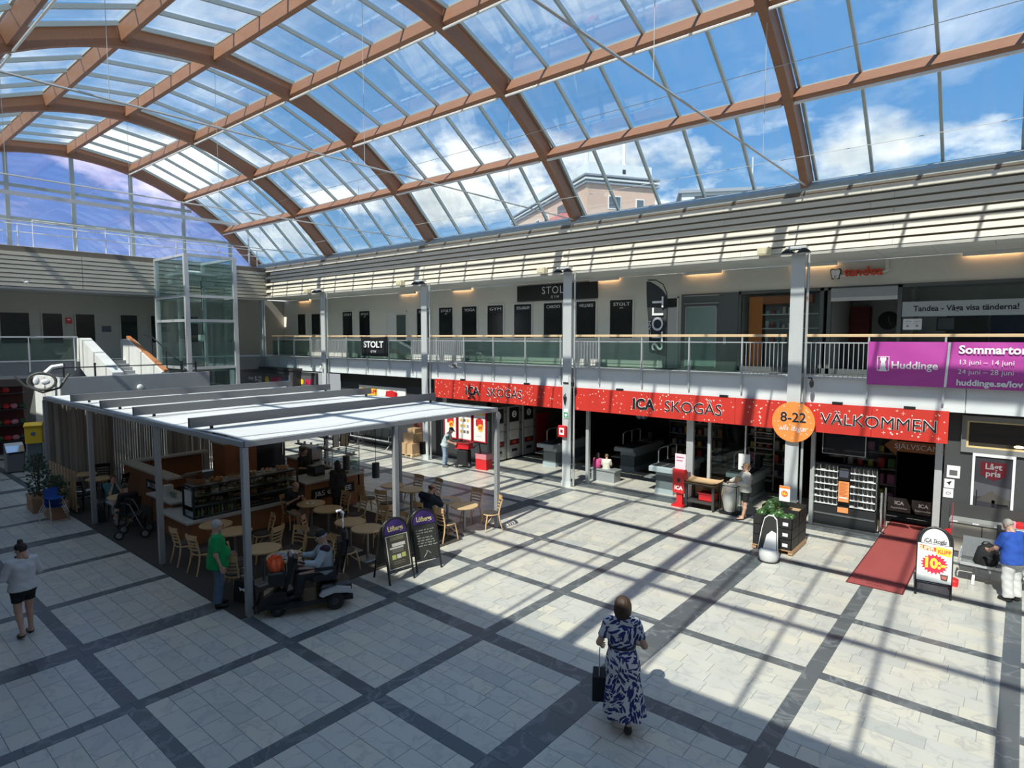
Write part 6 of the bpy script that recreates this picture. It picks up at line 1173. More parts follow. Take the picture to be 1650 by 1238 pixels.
mw = Matrix.Translation(ms.location) @ Matrix.Rotation(rz, 4, 'Z'); pz = mw @ Vector((0, .52, .80))
og = thing('carrier_bag', 'bright orange red shopping bag in the scooter front basket', 'bag', pz, rz); ob.build('bag_body', M('bag_orange', (.85, .12, .03), .3, bump=.5, bs=14), og, smooth=True); MB().tube([(-.06, 0, .2), (-.04, 0, .28), (.04, 0, .28), (.06, 0, .2)], .01, 5).build('handle', M('bag_orange', ()), og)
pz = mw @ Vector((.18, -.72, .55)); wsx = thing('walking_stick', 'white handled walking stick fixed upright behind the scooter seat', 'stick', pz, rz); MB().tube([(0, 0, 0), (.02, -.03, 1.1), (.03, -.04, 1.18)], .016, 6).build('shaft', INK, wsx); MB().tube([(.03, -.04, 1.16), (-.02, .03, 1.24), (-.08, .10, 1.25)], .026, 6).build('grip', INK, wsx)
# rollator beside the left pair
ro = thing('rollator', 'dark wheeled walker frame parked beside the seated companion', 'walker', (-17.6, 5.66, .012), -.5)
for s in (-1, 1):
    MB().tube([(s*.26, .28, .12), (s*.25, .1, .55), (s*.25, -.05, .9), (s*.25, -.2, .95)], .015, 6).build('side_tube', M('walker_grey', (.2, .2, .21), .3, .6), ro); MB().tube([(s*.26, -.3, .12), (s*.25, .05, .6)], .015, 6).build('rear_tube', M('walker_grey', ()), ro); MB().tube([(s*.25, -.1, .92), (s*.25, -.24, .95)], .022, 8).build('grip', BLACK, ro)
    for y in (.28, -.3):
        MB().tube([(s*.28, y+.10*math.cos(a*PI/8), .12+.10*math.sin(a*PI/8)) for a in range(16)], .018, 6, True).build('tyre', RUB, ro); MB().prism([(y+.07*math.cos(k*PI/8), .12+.07*math.sin(k*PI/8)) for k in range(16)], 'x', s*.28-.008, s*.28+.008).build('wheel_hub', M('hub_pale', (.25, .25, .25)), ro)
MB().bx(-.23, .23, -.12, .16, .56, .60).build('seat', BLACK, ro); MB().rbox(-.2, .2, .0, .26, .3, .54, .03).build('bag_body', M('black_fabric', ()), ro)
hb = thing('handbag', 'black handbag standing on the floor by the woman in teal', 'bag', (-19.75, 5.52, .012)); MB().prism([(-.18, 0), (.18, 0), (.14, .34), (-.14, .34)], 'y', -.08, .08).build('bag_body', M('black_fabric', ()), hb); MB().tube([(-.08, 0, .34), (-.06, 0, .46), (.06, 0, .46), (.08, 0, .34)], .012, 6).build('handle', BLACK, hb)
hb = thing('tote_bag', 'black tote bag with white butterfly mark held beside the man in green', 'bag', (-11.42, 5.52, .06), .4); MB().prism([(-.22, 0), (.22, 0), (.18, .42), (-.18, .42)], 'y', -.06, .06).build('bag_body', M('black_fabric', ()), hb); MB().prism([(-.07, .30), (0, .27), (.07, .30), (.05, .22), (0, .25), (-.05, .22)], 'y', -.066, -.06).build('butterfly', INK, hb); MB().tube([(-.1, 0, .42), (-.05, 0, .72), (.05, 0, .72), (.1, 0, .42)], .01, 5).build('handle', BLACK, hb)
# wheeled trolley bag of the old man
sh = thing('trolley_bag', 'black wheeled shopping trolley bag with red basket on top before the posters', 'trolley', (-17.0, 17.3, 0), .3)
MB().rbox(-.24, .24, -.2, .2, .12, .72, .05).build('bag_body', M('black_fabric', ()), sh); MB().bx(-.3, .3, -.2, .2, .76, .98).build('basket', RED, sh); MB().tube([(-.32, -.22, .99), (.32, -.22, .99), (.32, .22, .99), (-.32, .22, .99)], .015, 6, True).build('basket_rim', RED, sh); MB().tube([(-.15, .22, .1), (-.15, .26, 1.05), (.15, .26, 1.05), (.15, .22, .1)], .014, 6).build('frame', GALV, sh)
for s in (-1, 1): MB().tube([(s*.27, -.1+.11*math.cos(a*PI/8), .12+.11*math.sin(a*PI/8)) for a in range(16)], .02, 6, True).build('wheel', RUB, sh); MB().prism([(-.1+.07*math.cos(k*PI/8), .12+.07*math.sin(k*PI/8)) for k in range(16)], 'x', s*.27-.01, s*.27+.01).build('wheel_hub', INK, sh)
MB().tube([(.3, .2, .75), (.55, .25, .95), (.62, .25, .5), (.6, .2, .15)], .03, 6).build('umbrella', BLACK, sh)
# birds
def bird(p, rz, label, m):
    t = thing('pigeon', label, 'bird', p, rz)
    MB().ell((0, 0, 0), (.06, .16, .06), 12, 8).ell((0, .17, .04), (.035, .045, .04), 10, 6).tube([(0, .2, .04), (0, .235, .03)], [.012, .002], 6).prism([(-.03, -.12), (.03, -.12), (.05, -.28), (-.05, -.28)], 'z', -.01, .01).build('body', m, t, smooth=True)
    for s in (-1, 1): MB().grid(lambda u, v: (s*(.03+.32*u), (.08-.16*v)*(1-.6*u)-.08*u*u, .02+.14*math.sin(u*2.2)), 8, 3).build('wing', m, t, smooth=True)
bird((-16.6, 16.4, 4.05), 2.2, 'grey pigeon flying in front of the gallery edge', M('pigeon_grey', (.22, .23, .25), .7)); bird((-28.5, 6.0, 7.2), 1.2, 'white bird flying before the far end boarding', M('bird_white', (.7, .7, .66), .7))
# ================================================================ TOWER BLOCK OUTSIDE
DB = 75.
c0 = (-48.9, DB, 0)
tw = thing('tower_block', 'peach and white tower block seen through the glass roof', 'building', c0, math.atan2(.53, -.85))
# local +x follows the left face away from the corner, local -y follows the right face
PE = M('peach_render', (.62, .44, .34), .8, ns=1, na=.05); PW2 = M('pale_cladding', (.66, .72, .73), .7, ns=.6, na=.05); GR = M('cladding_trim', (.25, .29, .34), .6)
LL, RR = 34., 11.; ZB, ZT, ZC = 8., 27.2, 30.2
MB().bx(0, LL, -RR, 0, ZB, ZT).build('walls', PE, tw); MB().bx(.6, LL-1, -RR+.3, -.5, ZT, ZC).build('attic', PW2, tw); MB().bx(-.0, LL, -RR, 0, ZT+0, ZT+.02).build('attic_floor', GR, tw)
for i, z in enumerate((27.0, 27.5, 28.0)): MB().bx(-.4-.12*i, LL+.2, -RR-.5, .4+.12*i, z, z+.24).build('eave_band', (GR, PW2, GR)[i], tw)
def tw_win(x0, x1, y0, y1, z0, z1):
    f = MB()
    if x0 == x1: f.bx(-.08, .02, y0, y1, z0, z1).build('window', WHITE, tw); MB().bx(-.10, -.07, y0+.15, y1-.15, z0+.15, z1-.15).build('pane', M('tower_glass', (.07, .09, .11), .2), tw)
    else: f.bx(x0, x1, -.02, .08, z0, z1).build('window', WHITE, tw); MB().bx(x0+.15, x1-.15, .07, .10, z0+.15, z1-.15).build('pane', M('tower_glass', ()), tw)
for z in (23.6, 20.6, 17.6):
    tw_win(0, 0, -5.4, -3.3, z, z+1.9); tw_win(0, 0, -9.2, -7.8, z, z+1.7)
    for x in (3.5, 15, 19, 23, 28): tw_win(x, x+1.8, 0, 0, z, z+1.8)
    MB().bx(6, 11, .0, 1.4, z-.9, z+.3).build('balcony', M('balcony_red', (.62, .16, .13), .6), tw); MB().bx(6, 11, -.02, .04, z+.3, z+2.2).build('balcony_recess', M('balcony_dark', (.10, .10, .11), .6), tw)
    MB().bx(30, 34.5, .0, 1.2, z-.9, z+.2).build('balcony', M('balcony_red', ()), tw)
MB().bx(.6-.05, .62, -6.4, -5.9, 28.9, 29.5).build('attic_hatch', BLACK, tw)
for x, y, h in ((1.5, -6.6, 4.5), (2.5, -.9, 3.2), (3.0, -1.6, 3.0)): MB().tube([(x, y, ZC), (x, y, ZC+h)], .28 if h > 4 else .1, 8).build('antenna', WHITE, tw)
t2 = thing('roof_house', 'low pale rooftop building right of the tower block', 'building', (-46.0, 95, 0), .5); MB().bx(2, 14, 0, 8, 8, 28.5).build('walls', PW2, t2); MB().bx(1.5, 14.5, -.5, 8, 28.5, 29).build('roof', GR, t2); MB().bx(4, 11, -.1, 0, 26.0, 28.0).build('window_band', BLACK, t2); MB().tube([(13, 1, 29), (13, 1, 34)], .12, 6).build('mast', STEEL, t2)
gd = struct('trim_4'); MB().bx(-400, 400, -400, 400, -.6, -.4).build('outside_ground', M('outside_ground', (.2, .2, .18), .9), gd)
# ================================================================ PEOPLE
def surfnet(f, lo, hi, h):
    lo = np.array(lo)-h*2; hi = np.array(hi)+h*2
    n = np.ceil((hi-lo)/h).astype(int)+1
    ax = [lo[i]+h*np.arange(n[i]) for i in range(3)]
    P = np.stack(np.meshgrid(*ax, indexing='ij'), -1); V = f(P)
    cs = [(a, b, c) for a in (0, 1) for b in (0, 1) for c in (0, 1)]
    sl = lambda c: V[c[0]:n[0]-1+c[0], c[1]:n[1]-1+c[1], c[2]:n[2]-1+c[2]]
    cnt = np.zeros(tuple(n-1)); acc = np.zeros(tuple(n-1)+(3,))
    for a in cs:
        for k in range(3):
            if a[k] == 0:
                b = list(a); b[k] = 1; va, vb = sl(a), sl(tuple(b)); m = (va < 0) != (vb < 0)
                t = np.where(m, va/np.where(m, va-vb, 1), 0); cnt += m
                for q in range(3): acc[..., q] += np.where(m, a[q]+(t if q == k else 0), 0)
    M_ = cnt > 0; idx = -np.ones(tuple(n-1), int); idx[M_] = np.arange(M_.sum())
    ii = np.argwhere(M_); vs = lo+h*(ii+acc[M_]/cnt[M_][:, None]); qs = []
    S = V < 0
    for k in range(3):
        a1, a2 = (k+1) % 3, (k+2) % 3
        s0 = [slice(1, -1)]*3; s0[k] = slice(0, -1); s1 = list(s0); s1[k] = slice(1, None)
        c = np.argwhere(S[tuple(s0)] != S[tuple(s1)]); 
        if not len(c): continue
        off = np.ones(3, int); off[k] = 0; c = c+off; inside = S[tuple(c.T)]
        e1 = np.zeros(3, int); e1[a1] = 1; e2 = np.zeros(3, int); e2[a2] = 1
        q = np.stack([idx[tuple((c-e1-e2).T)], idx[tuple((c-e2).T)], idx[tuple(c.T)], idx[tuple((c-e1).T)]], 1)
        q[~inside] = q[~inside][:, ::-1]; qs.append(q[(q >= 0).all(1)])
    return vs, np.concatenate(qs)
def smin(a, b, k):
    h = np.clip(.5+.5*(b-a)/k, 0, 1); return b+(a-b)*h-k*h*(1-h)
def caps(P, a, b, ra, rb):
    a, b = np.array(a, float), np.array(b, float); d = b-a; L = float(d @ d)+1e-9
    t = np.clip(((P-a) @ d)/L, 0, 1); return np.linalg.norm(P-a-t[..., None]*d, axis=-1)-(ra+(rb-ra)*t)
def elli(P, c, r):
    r = np.array(r, float); q = (P-np.array(c, float)); k0 = np.linalg.norm(q/r, axis=-1); k1 = np.linalg.norm(q/(r*r), axis=-1); return k0*(k0-1)/np.maximum(k1, 1e-6)
def ev(prims, P, k=.03, infl=0.):
    D = None
    for p in prims:
        if p[0] == 'c': d = caps(P, p[1], p[2], p[3]+infl, p[4]+infl)
        else: d = elli(P, p[1], tuple(x+infl for x in p[2]))
        if p[-1] is not None and isinstance(p[-1], list):
            for pt, nm in p[-1]: d = np.maximum(d, (P-np.array(pt)) @ np.array(nm))
        D = d if D is None else smin(D, d, k)
    return D
def bounds(prims, infl=0.):
    pts = []
    for p in prims:
        if p[0] == 'c':
            for q, r in ((p[1], p[3]), (p[2], p[4])): pts += [np.array(q)-r-infl, np.array(q)+r+infl]
        else: pts += [np.array(p[1])-np.array(p[2])-infl, np.array(p[1])+np.array(p[2])+infl]
    pts = np.array(pts); return pts.min(0), pts.max(0)
# head, hair and hand templates ------------------------------------------------
def head_f(P):
    d = elli(P, (0, -.012, .028), (.074, .094, .095)); d = smin(d, elli(P, (0, .018, -.048), (.056, .068, .068)), .03)
    d = smin(d, caps(P, (0, .078, .018), (0, .102, -.022), .009, .014), .012)
    d = smin(d, elli(P, (0, .078, .042), (.05, .016, .012)), .012); d = smin(d, elli(P, (0, .078, -.062), (.024, .012, .010)), .01); d = smin(d, elli(P, (0, .07, -.10), (.025, .02, .016)), .02)
    for s in (-1, 1):
        d = np.maximum(d, -(np.linalg.norm(P-np.array([s*.031, .094, .016]), axis=-1)-.016)); d = smin(d, elli(P, (s*.078, -.008, -.002), (.010, .022, .032)), .008)
    return smin(d, caps(P, (0, -.03, -.06), (0, -.035, -.16), .052, .056), .03)
HEADV, HEADF = surfnet(head_f, (-.1, -.12, -.2), (.1, .13, .14), .0085)
def hair_f(kind):
    def f(P):
        d = elli(P, (0, -.018, .034), (.086, .104, .103))
        face = (P-np.array([0, .050, .060])) @ np.array([0, .86, -.51])
        if kind != 'bob': d = np.maximum(d, face)
        if kind == 'short': d = np.maximum(d, -(P[..., 2]+.035-(P[..., 1]*-.35)))
        if kind == 'bald': d = np.maximum(d, P[..., 2]-.05)
        if kind == 'bob': d = smin(d, elli(P, (0, -.03, .045), (.105, .115, .105)), .02)
        if kind in ('bob', 'long'):
            L = -.15 if kind == 'bob' else -.34
            b = elli(P, (0, -.045, -.02 if kind == 'bob' else -.10), (.118 if kind == 'bob' else .10, .10, .165 if kind == 'bob' else .26)); b = np.maximum(b, P[..., 1]-.03); b = np.maximum(b, L-P[..., 2]); d = smin(d, b, .02)
            if kind == 'bob': d = np.maximum(d, face)
        if kind == 'bun': d = smin(d, np.linalg.norm(P-np.array([0, -.05, .15]), axis=-1)-.045, .015)
        if kind == 'pony': d = smin(d, caps(P, (0, -.12, .05), (.0, -.17, -.07), .032, .018), .02)
        return d+.003*np.sin(P[..., 0]*160)*np.sin(P[..., 2]*45)
    return f
HAIRS = {}
def hair_mesh(kind, mat):
    key = (kind, mat.name)
    if key not in HAIRS:
        v, q = surfnet(hair_f(kind), (-.12, -.22, -.36), (.12, .12, .2), .011); me = bpy.data.meshes.new('hair'); me.from_pydata(v.tolist(), [], q.tolist()); me.materials.append(mat); me.polygons.foreach_set('use_smooth', [True]*len(q)); HAIRS[key] = me
    return HAIRS[key]
def hand_tpl(curl):
    pr = [('c', (0, -.022, -.012), (0, -.027, -.080), .016, .015, None), ('c', (0, .0, -.0), (0, .0, -.082), .018, .016, None), ('c', (0, .02, -.012), (0, .030, -.080), .017, .015, None)]
    for y, L in ((.033, .072), (.011, .080), (-.011, .075), (-.032, .058)):
        a = np.array([0, y, -.082]); an = curl*.7
        for i, (l, r0, r1) in enumerate(((L*.45, .0105, .0095), (L*.32, .0095, .0085), (L*.26, .0085, .0070))):
            b = a+l*np.array([-math.sin(an), y*.15/.03*.03, -math.cos(an)]); pr.append(('c', tuple(a), tuple(b), r0, r1, None)); a = b; an += curl
    pr += [('c', (0, .028, -.022), (-.014, .056, -.052), .014, .0115, None), ('c', (-.014, .056, -.052), (-.03, .062, -.084), .0115, .009, None)]
    return surfnet(lambda P: ev(pr, P, .008), *bounds(pr), .0055)
HANDS = {'relax': hand_tpl(.35), 'grip': hand_tpl(1.05)}
EYE = MB(); 
for s in (-1, 1):
    EYE.mi = 0; EYE.ell((s*.031, .078, .016), .0125, 10, 8); EYE.mi = 1; EYE.ell((s*.031, .0885, .016), (.006, .003, .006), 8, 6)
LIP = MB().ell((0, .089, -.060), (.021, .006, .005), 10, 6).ell((0, .088, -.068), (.018, .006, .005), 10, 6)
BROW = MB().tube([(-.05, .078, .043), (-.032, .088, .049), (-.015, .088, .045)], .0045, 5).tube([(.05, .078, .043), (.032, .088, .049), (.015, .088, .045)], .0045, 5)
EYEM = None
SKINS = {}
def skin(c): return M('skin_%d_%d' % (c[0]*100, c[1]*100), c, .5, ns=8, na=.06)
def joints(sit=False):
    J = dict(pel=(0, 0, .95), wst=(0, 0, 1.10), chest=(0, 0, 1.30), neck=(0, -.01, 1.47), head=(0, .02, 1.625),
             shR=(.18, -.01, 1.42), elR=(.235, -.03, 1.13), wrR=(.25, .06, .88), hipR=(.09, 0, .92), knR=(.10, .02, .50), anR=(.105, -.03, .09), toR=(.125, .13, .035))
    if sit:
        J.update(pel=(0, 0, .56), wst=(0, -.02, .70), chest=(0, -.01, .92), neck=(0, .01, 1.08), head=(0, .05, 1.235), shR=(.18, .0, 1.03), elR=(.23, .06, .76), wrR=(.2, .30, .70), hipR=(.09, .02, .55), knR=(.12, .44, .52), anR=(.12, .42, .09), toR=(.13, .58, .035))
    for k in list(J):
        if k.endswith('R'): J[k[:-1]+'L'] = (-J[k][0], J[k][1], J[k][2])
    return J
def person(label, loc, rz, h=1.72, sit=False, pose={}, fat=1., sk=(.55, .33, .24), hair=('short', (.1, .06, .04)), shirt=None, pants=None, shoes=((.03, .03, .03), 1), dress=None, head=(0, 0), hands=('relax', 'relax'), glasses=None, cap=None, extra=None, lean=0., cat='person'):
    J = joints(sit); J.update(pose); s = h/1.75; g = lambda k: np.array(J[k], float)
    t = thing('person', label, cat, loc, rz); SM = skin(sk)
    axx = g('shR')-g('shL'); axx /= np.linalg.norm(axx)
    F = fat
    tor = [('c', g('hipL')*.7+g('pel')*.3, g('hipR')*.7+g('pel')*.3, .112*F, .112*F, None)]
    for e in (-1, 1):
        tor += [('c', g('pel')+axx*.05*e, g('wst')+axx*.045*e, .108*F, .10*F, None), ('c', g('wst')+axx*.045*e, g('chest')+axx*.075*e, .10*F, .112*(.7+.3*F), None)]
    tor += [('c', g('chest'), g('neck')-np.array([0, 0, .03]), .12, .06, None), ('c', g('shL')*.92+g('shR')*.08, g('shR')*.92+g('shL')*.08, .058, .058, None)]
    if F > 1.12: tor.append(('e', (g('wst')+g('pel'))/2+np.array([0, .06*F, .04]), (.13*F, .11*F, .14), None))
    arm = {}
    for e in 'LR': arm[e] = [('c', g('sh'+e), g('el'+e), .050*(.6+.4*F), .040*(.6+.4*F), None), ('c', g('el'+e), g('wr'+e), .039, .027, None)]
    leg = {}
    for e in 'LR':
        hp, kn, an = g('hip'+e), g('kn'+e), g('an'+e); calf = kn+(an-kn)*.3+np.array([0, -.012, 0])
        leg[e] = [('c', hp, kn, .088*(.55+.45*F), .056*(.7+.3*F), None), ('c', kn, calf, .052, .056, None), ('c', calf, an, .054, .036, None)]
    foot = {e: [('c', g('an'+e)-np.array([0, 0, .03]), g('to'+e), .042, .034, None), ('c', g('an'+e)+np.array([0, 0, .0]), g('an'+e)-np.array([0, .0, .045]), .036, .040, None)] for e in 'LR'}
    neck = [('c', g('neck')-np.array([0, 0, .06]), g('head')+np.array([0, -.03, -.07]), .06, .052, None)]
    allp = tor+neck+sum(arm.values(), [])+sum(leg.values(), [])+sum(foot.values(), [])
    V, Q = surfnet(lambda P: ev(allp, P, .03), *bounds(allp), .019)
    vs, fs = [V*s], [Q]; n = len(V)
    Rh = np.array(Euler((head[1], 0, head[0])).to_matrix()); hc = g('head'); hs = .98
    vs.append((HEADV @ Rh.T*hs+hc)*s); fs.append(HEADF+n); n += len(HEADV)
    for e, hk in zip('LR', hands):
        hv, hf = HANDS[hk]; d = g('wr'+e)-g('el'+e); d /= np.linalg.norm(d); z = -d; hint = np.array([0, 1., 0]) if abs(d[1]) < .8 else np.array([0, 0, 1.])
        y = hint-z*(hint @ z); y /= np.linalg.norm(y); x = np.cross(y, z); A = np.stack([x, y, z], 1); hv = hv.copy(); ff = hf
        if e == 'L': hv[:, 0] *= -1; ff = hf[:, ::-1]
        vs.append((hv @ A.T+g('wr'+e)-d*.012)*s); fs.append(ff+n); n += len(hv)
    me = bpy.data.meshes.new('body'); q = np.concatenate(fs); me.from_pydata(np.concatenate(vs).tolist(), [], q.tolist()); me.materials.append(SM); me.polygons.foreach_set('use_smooth', [True]*len(q)); bodyo = link('body', me, t)
    def garment(name, prims, mat, infl, clips=(), vox=.02, k=.03, wr=.004):
        def f(P):
            d = ev(prims, P, k, infl)+wr*np.sin(P[..., 2]*38+P[..., 0]*21)*np.sin(P[..., 1]*27+P[..., 0]*17)
            for pt, nm in clips: d = np.maximum(d, (P-np.array(pt)) @ np.array(nm))
            return d
        v, q = surfnet(f, *bounds(prims, infl+.01), vox); m_ = bpy.data.meshes.new(name); m_.from_pydata((v*s).tolist(), [], q.tolist()); m_.materials.append(mat); m_.polygons.foreach_set('use_smooth', [True]*len(q)); return link(name, m_, t)
    up = g('chest')-g('pel'); up /= np.linalg.norm(up)
    if shirt:
        mat, slv, hem, loose = shirt; pr = list(tor)
        for e in 'LR':
            a = arm[e]
            if slv <= .5: pt = a[0][1]+(a[0][2]-a[0][1])*slv*2; dd = a[0][2]-a[0][1]; pr.append(a[0][:5]+([(pt, dd/np.linalg.norm(dd))],))
            else: pt = a[1][1]+(a[1][2]-a[1][1])*(slv-.5)*2; dd = a[1][2]-a[1][1]; pr += [a[0], a[1][:5]+([(pt, dd/np.linalg.norm(dd))],)]
        if hem > .05: pr.append(('c', g('pel'), g('pel')-up*hem, .13*F, .145*F, None)); pr.append(('c', g('pel')+axx*.06, g('pel')+axx*.07-up*hem, .11*F, .12*F, None)); pr.append(('c', g('pel')-axx*.06, g('pel')-axx*.07-up*hem, .11*F, .12*F, None))
        nk = g('neck')-g('chest'); nk /= np.linalg.norm(nk)
        garment('shirt', pr, mat, loose, [(g('pel')-up*hem, -up), (g('neck')+np.array([0, 0, .012]), nk)])
    if pants:
        mat, ln, loose = pants; pr = tor[:1]+[(q_[:3]+(q_[3], q_[4], None)) for q_ in tor[1:4:2]]
        for e in 'LR':
            L_ = leg[e]
            if ln <= .5: pt = L_[0][1]+(L_[0][2]-L_[0][1])*ln*2; dd = L_[0][2]-L_[0][1]; pr.append(L_[0][:5]+([(pt, dd/np.linalg.norm(dd))],))
            else:
                dd = L_[2][2]-L_[1][1]; pt = L_[1][1]+dd*(ln-.5)*2; w_ = .012
                pr += [L_[0], ('c', L_[1][1], L_[2][2], .056+w_, .052+w_, [(pt, dd/np.linalg.norm(dd))])]
        garment('trousers', pr, mat, loose, [(g('pel')+up*.03, up)])
    if dress:
        mat, z0, slv = dress; pr = list(tor)
        for e in 'LR': a = arm[e]; pt = a[0][1]+(a[0][2]-a[0][1])*slv*2; dd = a[0][2]-a[0][1]; pr.append(a[0][:5]+([(pt, dd/np.linalg.norm(dd))],))
        garment('dress_top', pr, mat, .014, [(g('pel')+np.array([0, 0, .10]), np.array([0, 0, -1.])), (g('neck')+np.array([0, 0, .035]), np.array([0, 0, 1.]))], .018)
        pl = g('pel'); zt = pl[2]+.17
        def sk_(u, v):
            z = zt+(z0-zt)*v; a = 2*PI*u; r = .145+.10*v**.8+(.012+.02*v)*math.sin(a*8+v*2)*v; r += .035*math.sin(PI*min(1, v*2.2))*(v < .46); return ((pl[0]+r*math.cos(a)*1.05+.05*v)*s, (pl[1]-.02+r*math.sin(a)*.92-.05*v)*s, z*s)
        MB().grid(sk_, 64, 24).build('skirt', mat, t, smooth=True)
        MB().grid(lambda u, v: ((pl[0]+.172*F**.6*math.cos(2*PI*u))*s, (pl[1]-.015+.145*F**.6*math.sin(2*PI*u))*s, (zt-.015+.035*v)*s), 32, 1).build('belt', M('belt_dark', (.02, .02, .04), .6), t)
    if shoes and shoes[1]:
        SH = M('shoe_%d_%d' % (shoes[0][0]*99, shoes[0][2]*99), shoes[0], .5)
        for e in 'LR': pr = foot[e]; garment('shoe', pr, SH, .010, [(g('an'+e)+np.array([0, 0, .035 if shoes[1] == 1 else -.045]), np.array([0, 0, 1.]))], .014, .02, .0)
    hl = tuple(hc*s); he = (head[1], 0, head[0])
    if hair: o = link('hair', hair_mesh(hair[0], M('hair_%d_%d' % (hair[1][0]*100, hair[1][2]*100), hair[1], .6, ns=30, na=.25)), t, hl, he); o.scale = (s, s, s)
    ew = M('eye_white', (.75, .73, .70), .3); ei = M('eye_iris', (.06, .05, .04), .2)
    for nm, mbx, ms_ in (('eyes', EYE, [ew, ei]), ('lips', LIP, [M('lip_%d' % (sk[0]*100), (sk[0]*.75, sk[1]*.5, sk[2]*.5), .5)])):
        o = link(nm, mbx.mesh(nm, ms_, True), bodyo, hl, he); o.scale = (s, s, s)
    o = link('eyebrows', BROW.mesh('eyebrows', M('brow_%d' % (hair[1][0]*100 if hair else 9), tuple(c*.8 for c in (hair[1] if hair else (.1, .1, .1))), .7)), bodyo, hl, he); o.scale = (s, s, s)
    if glasses:
        b = MB()
        for e in (-1, 1): b.tube([(e*.033+.026*math.cos(k*PI/6), .102, .014+.02*math.sin(k*PI/6)) for k in range(12)], .003, 5, True).tube([(e*.058, .10, .02), (e*.08, .0, .015)], .003, 5)
        if glasses[1]: [b.ell((e*.033, .100, .014), (.024, .003, .018), 10, 6) for e in (-1, 1)]
        o = b.build('glasses', M('glasses_%d' % (glasses[0][0]*99), glasses[0], .3), t, hl, he); o.scale = (s, s, s)
    if cap:
        b = MB(); b.ell((0, -.012, .062), (.09, .108, .085), 18, 10); b.v = [(x, y, max(z, .045)) for x, y, z in b.v]
        if cap[1]: b.prism([(-.075, .05), (.075, .05), (.06, .16), (-.06, .16)], 'z', .045, .058)
        o = b.build('cap', M('cap_%d' % (cap[0][0]*999), cap[0], .8), t, hl, he, True); o.scale = (s, s, s)
    if extra: extra(t, s, J)
    return t
def hdg(x, y): return math.atan2(y, x)-PI/2
# fabrics
def C(n, c, **k): return M('cloth_'+n, c, .85, ns=25, na=.12, bump=.25, **k)
LP = bpy.data.materials.new('leaf_print'); LP.use_nodes = True; nt = LP.node_tree; N = nt.nodes; L = nt.links
tc = N.new('ShaderNodeTexCoord'); nz = N.new('ShaderNodeTexNoise'); nz.inputs['Scale'].default_value = 5; L.new(tc.outputs['Object'], nz.inputs[0])
mp = N.new('ShaderNodeMix'); mp.data_type = 'VECTOR'; mp.inputs[0].default_value = .06; L.new(tc.outputs['Object'], mp.inputs[4]); L.new(nz.outputs['Color'], mp.inputs[5])
vo = N.new('ShaderNodeTexVoronoi'); vo.inputs['Scale'].default_value = 5.5; L.new(mp.outputs[1], vo.inputs[0])
rt_ = N.new('ShaderNodeVectorRotate'); rt_.rotation_type = 'Y_AXIS'; ma = N.new('ShaderNodeMath'); ma.operation = 'MULTIPLY'; ma.inputs[1].default_value = 3.14; sx = N.new('ShaderNodeSeparateColor'); L.new(vo.outputs['Color'], sx.inputs[0]); L.new(sx.outputs[0], ma.inputs[0]); L.new(ma.outputs[0], rt_.inputs['Angle']); L.new(mp.outputs[1], rt_.inputs[0])
sc_ = N.new('ShaderNodeMapping'); sc_.inputs['Scale'].default_value = (34, 14, 7.5); L.new(rt_.outputs[0], sc_.inputs[0]); wv = N.new('ShaderNodeTexVoronoi'); wv.inputs['Scale'].default_value = 1.; L.new(sc_.outputs[0], wv.inputs[0])
rp = N.new('ShaderNodeValToRGB'); L.new(wv.outputs[0], rp.inputs[0]); rp.color_ramp.interpolation = 'CONSTANT'; rp.color_ramp.elements[0].color = (.02, .03, .16, 1); rp.color_ramp.elements[1].position = .53; rp.color_ramp.elements[1].color = (.66, .66, .66, 1)
L.new(rp.outputs[0], N['Principled BSDF'].inputs['Base Color']); N['Principled BSDF'].inputs['Roughness'].default_value = .8
MATS['leaf_print'] = LP
def bagx(t, s, J):
    w = J['wrL']; MB().prism([(-.17, -.72), (.17, -.72), (.14, -.40), (-.14, -.40)], 'x', -.09, .09).build('handbag', M('black_fabric', ()), t, (w[0]*s-.02, w[1]*s, w[2]*s)); MB().tube([(0, -.1, -.40), (0, -.03, -.06), (0, .03, -.06), (0, .1, -.40)], .007, 5).build('handbag_strap', M('strap_pale', (.6, .58, .5)), t, (w[0]*s-.02, w[1]*s, w[2]*s))
def phone(t, s, J):
    w = J['wrR']; MB().rbox(-.04, .04, -.01, .01, -.02, .13, .008).build('phone', BLACK, t, (w[0]*s-.03, w[1]*s+.1, w[2]*s+.03), (-.5, 0, 0))
BACK = lambda px: None
person('woman in long blue and white leaf print dress walking with black handbag', (-3.92, 6.95, 0), hdg(-.5, .86), 1.77, fat=1.12, dress=(LP, .21, .36), hair=('bob', (.055, .03, .018)), shoes=((.015, .015, .015), 1), head=(.1, .1),
       pose=dict(elL=(-.29, -.05, 1.14), wrL=(-.27, .14, 1.02), elR=(.29, -.05, 1.14), wrR=(.22, .17, 1.06), knL=(-.09, .12, .52), anL=(-.09, .16, .10), toL=(-.10, .32, .05), knR=(.09, .03, .50), anR=(.09, -.26, .14), toR=(.10, -.13, .04)), extra=bagx)
